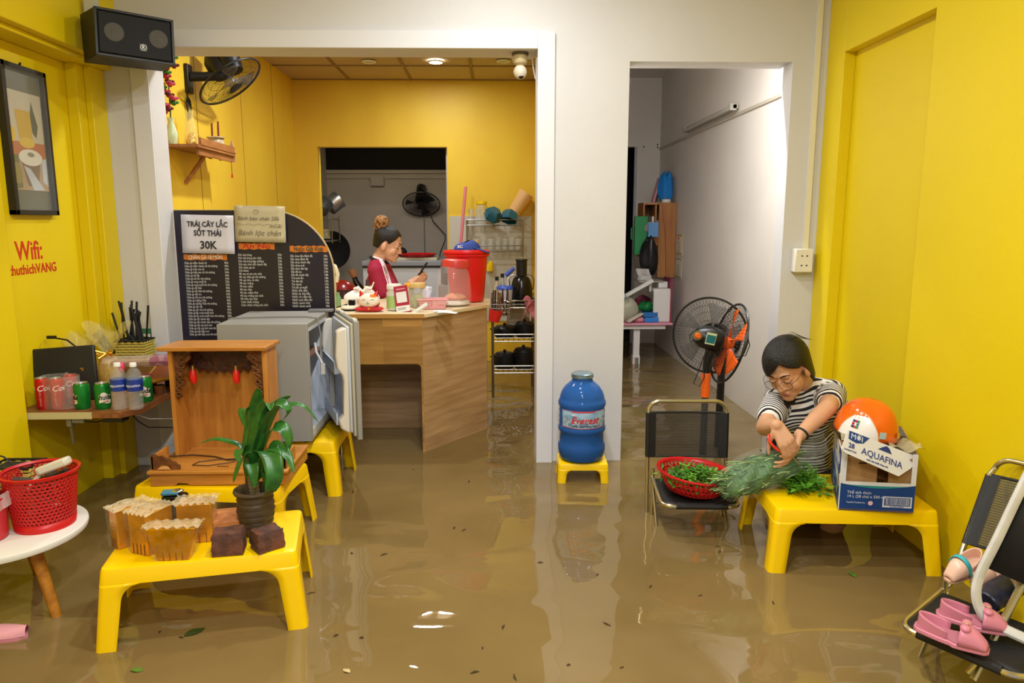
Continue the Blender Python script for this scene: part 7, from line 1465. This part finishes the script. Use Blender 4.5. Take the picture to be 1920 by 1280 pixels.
def head_parts(mb,M,wide=1.0):
    T=lambda p: M@Vector(p); S=lambda c,r: mb.add(*_el(c,r),M)
    def _el(c,r): q=MB().sph(c,r,20,12); return q.v,q.f
    S((0,.014,.036),(.074*wide,.090,.084)); S((0,-.026,-.034),(.060*wide,.058,.078)); S((0,-.064,-.096),(.026,.020,.018)); S((0,-.045,-.075),(.042*wide,.038,.036))
    for s in (-1,1):
        S((s*.035*wide,-.049,-.034),(.027,.026,.032)); S((s*.077*wide,.010,-.016),(.009,.019,.031)); S((s*.033,-.066,.006),(.018,.012,.012))
        S((s*.011,-.089,-.036),(.0075,.008,.0065))
    caps(mb,T((0,-.080,.006)),T((0,-.0955,-.032)),.007,.0105); caps(mb,T((-.038,-.072,.026)),T((.038,-.072,.026)),.0115)
    caps(mb,T((-.019,-.082,-.060)),T((0,-.0865,-.058)),.0045,.006); caps(mb,T((.019,-.082,-.060)),T((0,-.0865,-.058)),.0045,.006)
    caps(mb,T((-.016,-.081,-.069)),T((.016,-.081,-.069)),.0065); S((0,-.080,-.068),(.012,.008,.007))
def rotv(v,axis,a): return Matrix.Rotation(a,3,axis)@v
def hand(mb,w,d,n,side,curl=(.35,.45,.45,.5),scale=1.0,thumb=(.6,.8,.25),spread=.05):
    d=Vector(d).normalized(); n=Vector(n); n=(n-d*n.dot(d)).normalized(); s=d.cross(n)*side; w=Vector(w); k=scale
    for q in (-.018,0,.018): caps(mb,w+s*q*k*.8,w+d*.075*k+s*q*1.35*k,.0145*k,.0125*k,10)
    L=((.043,.027,.021),(.047,.030,.022),(.044,.028,.021),(.035,.021,.018)); of=(.029,.0095,-.010,-.028); fw=(.083,.088,.084,.075)
    for i in range(4):
        p=w+d*fw[i]*k+s*of[i]*k; caps(mb,w+d*.03*k+s*of[i]*.7*k,p,.012*k,.0105*k,10); dd=rotv(d,n,(1.5-i)*spread*side*-1)
        ax=d.cross(n).normalized()
        for j in range(3):
            dd=(dd*math.cos(curl[i]*(1,.95,.7)[j])+ (n-dd*n.dot(dd)).normalized()*math.sin(curl[i]*(1,.95,.7)[j])).normalized()
            e=p+dd*L[i][j]*k; caps(mb,p,e,(.0092,.0082,.0074)[j]*k,(.0084,.0076,.0062)[j]*k,10); p=e
    p=w+d*.022*k+s*.024*k; dd=(d*thumb[0]+s*thumb[1]+n*thumb[2]).normalized()
    for j,(l,r0,r1) in enumerate(((.042,.0135,.0105),(.032,.0105,.009),(.025,.009,.0068))):
        e=p+dd*l*k; caps(mb,p,e,r0*k,r1*k,10); p=e; dd=(dd+d*.45+n*.12).normalized()
def face_details(par,M,loc,skin,look_down=.5,lids=True,brow_c=(34,26,22)):
    T=lambda p: tuple(M@Vector(p)-Vector(loc))
    for s in (-1,1):
        e=MB(); e.sph((s*.032,-.0735,.003),(.0135,.0075,.0065),14,8); e.v=[T(v) for v in e.v]; eo=e.build('eye',mat('eye_white',(222,214,206),rough=.2),par)
        e=MB(); e.sph((s*.032,-.0790,.0005-.004*look_down),(.0056,.0026,.0046),12,6); e.v=[T(v) for v in e.v]; e.build('iris',mat('iris_dark',(30,20,16),rough=.15),eo)
        e=MB(); e.grid(12,5,lambda u,v:(s*.032+.0152*math.cos(math.pi*u),-.0735-.0095*math.sin(math.pi*u)*math.cos(v*1.2-.1),.0035-.0075*look_down+.0045*0+.0115*v*math.sin(math.pi*u)**.5)); e.v=[T(v) for v in e.v]; e.build('eyelid',skin,par)
        e=MB(); e.tube([(s*.032+.0155*math.cos(math.pi*q/10),-.0735-.0104*math.sin(math.pi*q/10),.0035-.0078*look_down*math.sin(math.pi*q/10)) for q in range(11)],.0011,5); e.v=[T(v) for v in e.v]; e.build('eyelash',mat('lash_dark',(24,18,16)),par)
        e=MB(); e.tube([(s*(.014+.036*q/8),-.0850+.014*(q/8)**2,.027+.006*math.sin(math.pi*q/9)) for q in range(9)],[.0018]+[.0028]*6+[.002,.001],6); e.v=[T(v) for v in e.v]; e.build('eyebrow',mat('brow_dark',brow_c,rough=.8),par)
def paint_lips(ob,M,loc):
    Mi=M.inverted(); at_=ob.data.attributes.new('lip','FLOAT','POINT')
    vals=[]
    for v in ob.data.vertices:
        p=Mi@(v.co+Vector(loc)); f=0
        if p.y<-.070 and p.length<.14: 
            q=((p.x/.0225)**2+((p.z+.0645)/(.0105*(1-.5*min(1,abs(p.x)/.0225))+.0005))**2); f=max(0,min(1,1.6-1.3*q))
        vals.append(f)
    at_.data.foreach_set('value',vals)
HAIRM=mat('black_hair',(9,8,8),rough=.4,rgb2=(18,15,14),nscale=26,stretch=(5,5,1),bump=.5,bscale=60)
def skinmat(name,c): return attr_mat(name,c,(168,92,84),'lip',rough=.5,sub=.12)
# ------------------------------------------------------------------ seated person in the striped shirt
SK=skinmat('skin_warm',(206,156,120)); SKP=mat('skin_plain',(206,156,120),rough=.5)
HC=at(1476,692,3.02); MH=Matrix.Translation(HC)@Matrix.Rotation(rad(-50),4,'Z')@Matrix.Rotation(rad(-8),4,'Y')@Matrix.Rotation(rad(33),4,'X')@Matrix.Scale(1.04,4)
loc=Vector((1.50,3.30,FLOOR))
per=thing('person','seated person in a black and white striped shirt and glasses, cutting vegetables','person',tuple(loc))
NB=Vector((1.39,3.135,.632)); Lsh=Vector((1.505,3.105,.602)); Rsh=Vector((1.275,3.125,.560)); Pv=Vector((1.52,3.33,.17)); Wa=Vector((1.485,3.275,.34)); Ch=Vector((1.415,3.175,.50))
Le=at(1552,764,2.905); Lw=at(1500,815,2.83); Re=at(1434,801,2.94); Rw=at(1456,797,2.80)
b=MB(); head_parts(b,MH)
caps(b,MH@Vector((0,.028,-.055)),NB,.047,.052); 
def torso(b,inf=0,hips=True):
    for p,r in ((Ch,(.135,.095,.13)),(Wa,(.125,.095,.13)),((Ch+Wa)/2,(.128,.094,.13))):
        b.add(*(lambda q:(q.v,q.f))(MB().sph((0,0,0),tuple(x+inf for x in r),20,12)),Matrix.Translation(p)@Matrix.Rotation(rad(-16),4,'Z')@Matrix.Rotation(rad(-22),4,'X'))
    caps(b,Lsh,NB-Vector((0,0,.02)),.056+inf,.058+inf); caps(b,Rsh,NB-Vector((0,0,.02)),.056+inf,.058+inf)
    caps(b,Lsh-Vector((0,0,.06)),Rsh-Vector((0,0,.06)),.068+inf)
    b.sph(Pv,(.16+inf,.12+inf,.115+inf),20,12) if hips else None
torso(b)
chain(b,[Lsh,Lsh*.45+Le*.55,Le],[.050,.043,.037]); chain(b,[Le,Le*.6+Lw*.4,Lw],[.037,.036,.025])
chain(b,[Rsh,Rsh*.45+Re*.55,Re],[.050,.043,.037]); chain(b,[Re,Re*.55+Rw*.45,Rw],[.037,.036,.025])
hand(b,Lw,at(1489,850,2.80)-Lw,(-.5,-.2,-.6),1,curl=(.35,.4,.45,.5),scale=.98)
hand(b,Rw,at(1474,828,2.765)-Rw,(.35,.3,-.6),-1,curl=(.55,.6,.6,.6),scale=.98,thumb=(.5,.7,.5))
# legs folded under the table, feet on the floor
for hip,kn,an,toe in (((1.46,3.26,.15),(1.30,3.00,.10),(1.28,3.08,-.10),(1.24,2.98,-.145)),((1.58,3.26,.15),(1.52,2.98,.10),(1.50,3.08,-.10),(1.48,2.97,-.145))):
    chain(b,[hip,kn],[.075,.052]); chain(b,[kn,Vector(kn)*.5+Vector(an)*.5,an],[.052,.045,.033]); chain(b,[an,(an[0],an[1],-.145),toe],[.033,.030,.026])
bd=fuse(b,'body',SK,per,voxel=.0042,smooth=5,loc=loc); paint_lips(bd,MH,loc)
face_details(per,MH,loc,SKP,look_down=.75)
# striped shirt
sh=MB(); torso(sh,.010,False); chain(sh,[Wa,Pv+Vector((0,0,.02))],[.12,.135]); 
chain(sh,[Lsh,Lsh*.50+Le*.50],[.063,.060]); chain(sh,[Rsh,Rsh*.42+Re*.58],[.063,.059])
def stripes():
    m=bpy.data.materials.new('striped_cotton'); m.use_nodes=True; nt=m.node_tree; bb=nt.nodes['Principled BSDF']; bb.inputs['Roughness'].default_value=.85
    a=nt.nodes.new('ShaderNodeAttribute'); a.attribute_name='along'; s=nt.nodes.new('ShaderNodeMath'); s.operation='MULTIPLY'; s.inputs[1].default_value=1/.0178; nt.links.new(a.outputs['Fac'],s.inputs[0])
    f=nt.nodes.new('ShaderNodeMath'); f.operation='FRACT'; nt.links.new(s.outputs[0],f.inputs[0]); g=nt.nodes.new('ShaderNodeMath'); g.operation='GREATER_THAN'; g.inputs[1].default_value=.48; nt.links.new(f.outputs[0],g.inputs[0])
    c=nt.nodes.new('ShaderNodeAttribute'); c.attribute_name='collar'; mx=nt.nodes.new('ShaderNodeMix'); mx.data_type='RGBA'; mx.inputs[6].default_value=(*lin((26,24,28)),1); mx.inputs[7].default_value=(*lin((228,224,220)),1); nt.links.new(g.outputs[0],mx.inputs[0])
    my=nt.nodes.new('ShaderNodeMix'); my.data_type='RGBA'; my.inputs[7].default_value=(*lin((24,22,26)),1); nt.links.new(mx.outputs[2],my.inputs[6]); nt.links.new(c.outputs['Fac'],my.inputs[0]); nt.links.new(my.outputs[2],bb.inputs['Base Color']); return m
so=fuse(sh,'shirt',stripes(),per,voxel=.0055,smooth=5,loc=loc)
def seg_t(p,a,c): ab=c-a; u=max(-.3,min(1.3,(p-a).dot(ab)/ab.dot(ab))); return u*ab.length,(p-a-ab*max(0,min(1,u))).length
al=[]; cl=[]
Vn=at(1488,752,3.03)
for v in so.data.vertices:
    p=v.co+loc; tl,dl=seg_t(p,Lsh,Le); tr,dr_=seg_t(p,Rsh,Re); ts,ds=seg_t(p,Pv,NB)
    wob=.004*math.sin(p.x*38+p.z*22)+.003*math.sin(p.z*60+p.x*20)
    if dl<.066 and tl>.03: al.append(tl+wob)
    elif dr_<.066 and tr>.02: al.append(tr+wob)
    else: al.append(ts+wob)
    q=(p-NB); cl.append(1.0 if (q.length<.060 or (p-Vn).length<.042) else 0.0)
so.data.attributes.new('along','FLOAT','POINT').data.foreach_set('value',al); so.data.attributes.new('collar','FLOAT','POINT').data.foreach_set('value',cl)
# trousers (below the table edge)
tr=MB(); tr.sph(Pv-Vector((0,0,.01)),(.168,.128,.11),20,12)
for hip,kn in (((1.46,3.26,.15),(1.30,3.00,.10)),((1.58,3.26,.15),(1.52,2.98,.10))): chain(tr,[hip,kn],[.083,.060])
fuse(tr,'trousers',mat('dark_trousers',(38,38,44),rough=.85),per,voxel=.009,smooth=4,loc=loc)
# hair: short black bob, longer at the nape, fringe swept to her right
def hair(M,loc,par,m,line,R=(.091,.113,.104),c=(0,.018,.034),name='hair',amp=.004):
    def f(u,v):
        az=6.283*u; lo=line(az); e=lo+(1.5708-lo)*v
        k=1+amp*10*(.35*math.sin(az*9+v*2)+.3*math.sin(az*17+3))*(1-v)*.35
        x=math.sin(az)*math.cos(e)*R[0]*k; y=-math.cos(az)*math.cos(e)*R[1]*k; z=math.sin(e)*R[2]
        if e<0: x=math.sin(az)*R[0]*k*(1-.10*(-e)); y=-math.cos(az)*R[1]*k*(1-.16*(-e)); z=R[2]*e*1.05
        return tuple(M@Vector((c[0]+x,c[1]+y,c[2]+z))-loc)
    h=MB(); h.grid(72,22,f,cu=True); return h.build(name,m,par,solid=.012,off=-1,angle=80)
def line2(az):
    # elevation of the hair's lower edge round the head: az=0 front, + towards her left (image right)
    a=(az+math.pi)%(2*math.pi)-math.pi
    if a<.30: fr=.60-.62*min(1,max(0,(.30-a)/.75))**.8-.25*max(0,min(1,(-.45-a)/.5))   # fringe swept to her right, past the brow
    else: fr=.60-.55*min(1,(a-.30)/.75)**.8
    bk=-1.0; q=max(0,min(1,(abs(a)-1.25)/.45)); q=q*q*(3-2*q)
    return fr*(1-q)+bk*q
hair(MH,loc,per,HAIRM,line2)
m=MB()
for k in range(9):
    a=.2+.25*k; m.tube([MH@Vector((.03*math.sin(a),.03+.02*math.cos(a),.128))-loc,MH@Vector((.045+.02*math.sin(a),.06,.150-.004*k))-loc,MH@Vector((.075,.08+.006*k,.10-.006*k))-loc],.0008,4)
m.build('loose_hair',HAIRM,per)
# glasses
g=MB()
for s in (-1,1): g.tube([(s*.034+.025*math.cos(6.283*k/28),-.104+.35*abs(.025*math.cos(6.283*k/28)*s+.0)*.0+.012*(math.cos(6.283*k/28)*s*.5+.5)*.6,-.004+.023*math.sin(6.283*k/28)) for k in range(28)],.0011,5,closed=True)
g.tube([(-.009,-.104,.002),(0,-.107,.006),(.009,-.104,.002)],.0011,5)
for s in (-1,1): g.tube([(s*.059,-.096,.004),(s*.074,-.07,.008),(s*.080,.0,.002),(s*.079,.02,-.01)],.0011,5)
g.v=[tuple(MH@Vector(v)-loc) for v in g.v]; g.build('glasses',mat('glasses_frame',(96,66,44),rough=.25,metal=.6),per)
# bracelet
d=(Lw-Le).normalized(); m=MB(); X=basis(d); q=Lw-d*.012
m.tube([q+X.to_3x3()@Vector((.029*math.cos(6.283*k/20),.026*math.sin(6.283*k/20),0))-loc for k in range(20)],.005,7,closed=True); m.build('bracelet',mat('bracelet_dark',(34,38,30),rough=.6),per)
# scissors held in the right hand
sc=at(1458,832,2.79); t=thing('scissors','orange-red handled scissors held over the bag of greens','scissors',tuple(sc))
m=MB(); m.tube([(.040*math.cos(6.283*k/22)+.006*math.sin(6.283*k/22),.012*math.sin(6.283*k/22),.019*math.sin(6.283*k/22)-.030*math.cos(6.283*k/22)) for k in range(22)],.0055,8,closed=True); m.build('handle',mat('scissor_red',(240,62,40),rough=.35),t)
m=MB(); m.tube([(.03,-.006,-.02),(.09,-.004,-.085)],[.007,.002],6,flat=.4); m.build('blade',M_CHR,t)
# her low chair
cafe_chair('black mesh chair the seated person sits on, mostly hidden behind the yellow table',1.60,3.52,rad(-16),lean=.04,hb=.36,zs=.215)
# ------------------------------------------------------------------ person at the counter
SK1=skinmat('skin_light',(214,164,132)); SK1P=mat('skin_plain_light',(214,164,132),rough=.5)
H1=at(729,458,5.2); MH1=Matrix.Translation(H1)@Matrix.Rotation(rad(82),4,'Z')@Matrix.Rotation(rad(18),4,'X')@Matrix.Scale(1.02,4)
loc1=Vector((-.84,5.25,FLOOR))
p1=thing('person','person in a maroon shirt with white sleeve stripes looking at a phone behind the counter','person',tuple(loc1))
NB1=Vector((-.822,5.215,1.085)); R1=Vector((-.822,5.115,1.028)); L1=Vector((-.805,5.33,1.028)); C1=Vector((-.81,5.225,.90)); W1=Vector((-.815,5.235,.70)); P1=Vector((-.83,5.25,.52))
R1e=Vector((-.745,5.105,.775)); R1w=at(772,535,5.11); L1e=Vector((-.70,5.33,.79)); L1w=at(770,530,5.22)
b=MB(); head_parts(b,MH1); caps(b,MH1@Vector((0,.028,-.055)),NB1,.046,.052)
def torso1(b,inf=0):
    for p,r in ((C1,(.098,.135,.13)),(W1,(.088,.118,.13)),((C1+W1)/2,(.090,.124,.13))): b.sph(p,tuple(x+inf for x in r),20,12)
    for s_ in (R1,L1): caps(b,s_,NB1-Vector((0,0,.025)),.052+inf,.055+inf)
    b.sph(C1+Vector((.055,0,.01)),(.055+inf,.105+inf,.06+inf),16,10)
torso1(b); b.sph(P1,(.115,.155,.12),20,12)
chain(b,[R1,R1*.45+R1e*.55,R1e],[.047,.042,.036]); chain(b,[R1e,R1e*.6+R1w*.4,R1w],[.036,.035,.024]); chain(b,[L1,L1*.45+L1e*.55,L1e],[.047,.042,.036]); chain(b,[L1e,L1e*.6+L1w*.4,L1w],[.036,.035,.024])
hand(b,R1w,at(793,520,5.13)-R1w,(.1,.7,.45),-1,curl=(.5,.55,.6,.65),scale=.95,thumb=(.7,.6,.3)); hand(b,L1w,at(790,522,5.21)-L1w,(.2,-.7,.4),1,curl=(.5,.55,.6,.6),scale=.95,thumb=(.7,.6,.3))
for s in (-1,1): chain(b,[(-.83,5.25+.08*s,.47),(-.82,5.25+.085*s,.22),(-.84,5.25+.085*s,.02),(-.85,5.25+.085*s,-.13)],[.078,.052,.047,.033]); caps(b,(-.85,5.25+.085*s,-.145),(-.74,5.25+.09*s,-.155),.03,.022)
bd=fuse(b,'body',SK1,p1,voxel=.0045,smooth=5,loc=loc1); paint_lips(bd,MH1,loc1); face_details(p1,MH1,loc1,SK1P,look_down=.7)
sh=MB(); torso1(sh,.011); chain(sh,[W1,P1],[.115,.125]); chain(sh,[R1,R1*.40+R1e*.60],[.060,.058]); chain(sh,[L1,L1*.40+L1e*.60],[.060,.058])
so=fuse(sh,'shirt',mat('maroon_jersey',(162,26,62),rough=.75,noise=.15,nscale=10),p1,voxel=.006,smooth=5,loc=loc1)
bv=BVHTree.FromPolygons([v.co+loc1 for v in so.data.vertices],[tuple(p.vertices) for p in so.data.polygons])
def onshirt(px,py,off=.002):
    d=ray(px,py).normalized(); h=bv.ray_cast(Vector((0,0,CAM_H)),d)
    return (h[0]+h[1]*off) if h[0] else None
for pts in ([(710,484),(716,497),(721,513),(726,529),(729,541)],[(713,485),(719,498),(724,513),(729,528),(732,540)],[(716,487),(722,499),(727,513),(731,526),(734,537)]):
    q=[onshirt(*p) for p in pts]; q=[x-loc1 for x in q if x is not None]
    if len(q)>2: MB().tube(smooth(q,3),.0042,6).build('sleeve_stripe',mat('stripe_white',(236,232,236),rough=.7),p1)
m=MB(); X=basis((.35,0,1)); m.tube([NB1+Vector((.006,0,.012))+X.to_3x3()@Vector((.062*math.cos(6.283*k/24),.062*math.sin(6.283*k/24),0))-loc1 for k in range(24)],.010,8,closed=True); m.build('collar',mat('collar_black',(26,20,26),rough=.8),p1)
m=MB(); m.tube([NB1+X.to_3x3()@Vector((.064*math.cos(rad(150+60*k/8)),.064*math.sin(rad(150+60*k/8)),.014))+Vector((.004,0,.012))-loc1 for k in range(9)],.007,6); m.build('collar_back',mat('stripe_white',(236,232,236)),p1)
tr=MB(); tr.sph(P1-Vector((0,0,.02)),(.125,.165,.12),20,12)
for s in (-1,1): chain(tr,[(-.83,5.25+.08*s,.47),(-.82,5.25+.085*s,.22),(-.84,5.25+.085*s,.0)],[.088,.064,.058])
fuse(tr,'trousers',mat('dark_trousers2',(42,40,48),rough=.85),p1,voxel=.009,smooth=4,loc=loc1)
def line1(az):
    a=abs((az+math.pi)%(2*math.pi)-math.pi)
    if a<.45: return .52
    if a<1.2: return .52-.80*((a-.45)/.75)
    if a<1.65: return -.28+.22*math.sin((a-1.2)/.45*math.pi)
    q=min(1,(a-1.65)/.35); return -.28-.48*q
hair(MH1,loc1,p1,HAIRM,line1,R=(.081,.101,.092),amp=.0015)
m=MB(); rr=random.Random(6); bc=MH1@Vector((0,.090,.128))
m.sph(bc-loc1,(.040,.040,.032),14,9)
for k in range(22):
    a=rr.uniform(0,6.28); th=rr.uniform(-.9,.9); X=basis((math.cos(a)*math.cos(th),math.sin(a)*math.cos(th),math.sin(th))).to_3x3(); R_=rr.uniform(.034,.050)
    m.tube([bc+X@Vector((R_*math.cos(q*.42),R_*math.sin(q*.42),.006*math.sin(q)))-loc1 for q in range(13)],[.004]+[.0075]*11+[.004],6)
for k in range(8): m.tube([bc+Vector((-.02,.0,0))-loc1,bc+Vector((-.045-.002*k,-.01+.004*k,-.02))-loc1,bc+Vector((-.058+.003*k,-.01+.004*k,-.075-.006*(k%3)))-loc1],[.006,.005,.001],5)
m.build('hair_bun',mat('blond_hair',(186,132,72),rough=.45,rgb2=(96,60,40),nscale=40,bump=.4,bscale=80),p1)
m=MB(); m.tube([bc+Vector((.02*math.cos(6.283*k/14),.028*math.sin(6.283*k/14),-.022+.006*math.sin(k)))-loc1 for k in range(14)],.009,6,closed=True); m.build('hair_tie',mat('hair_tie',(130,40,54),rough=.7),p1)
pc=at(790,508,5.15); t=thing('phone','dark smartphone held by the person behind the counter','phone',tuple(pc),rot=(0,rad(36),rad(6)))
MB().box((0,0,0),(.010,.072,.150)).build('phone_body',M_BLKG,t,bevel=.003); MB().box((-.0055,0,0),(.001,.064,.138)).build('screen',mat('phone_screen',(40,44,52),rough=.1),t)
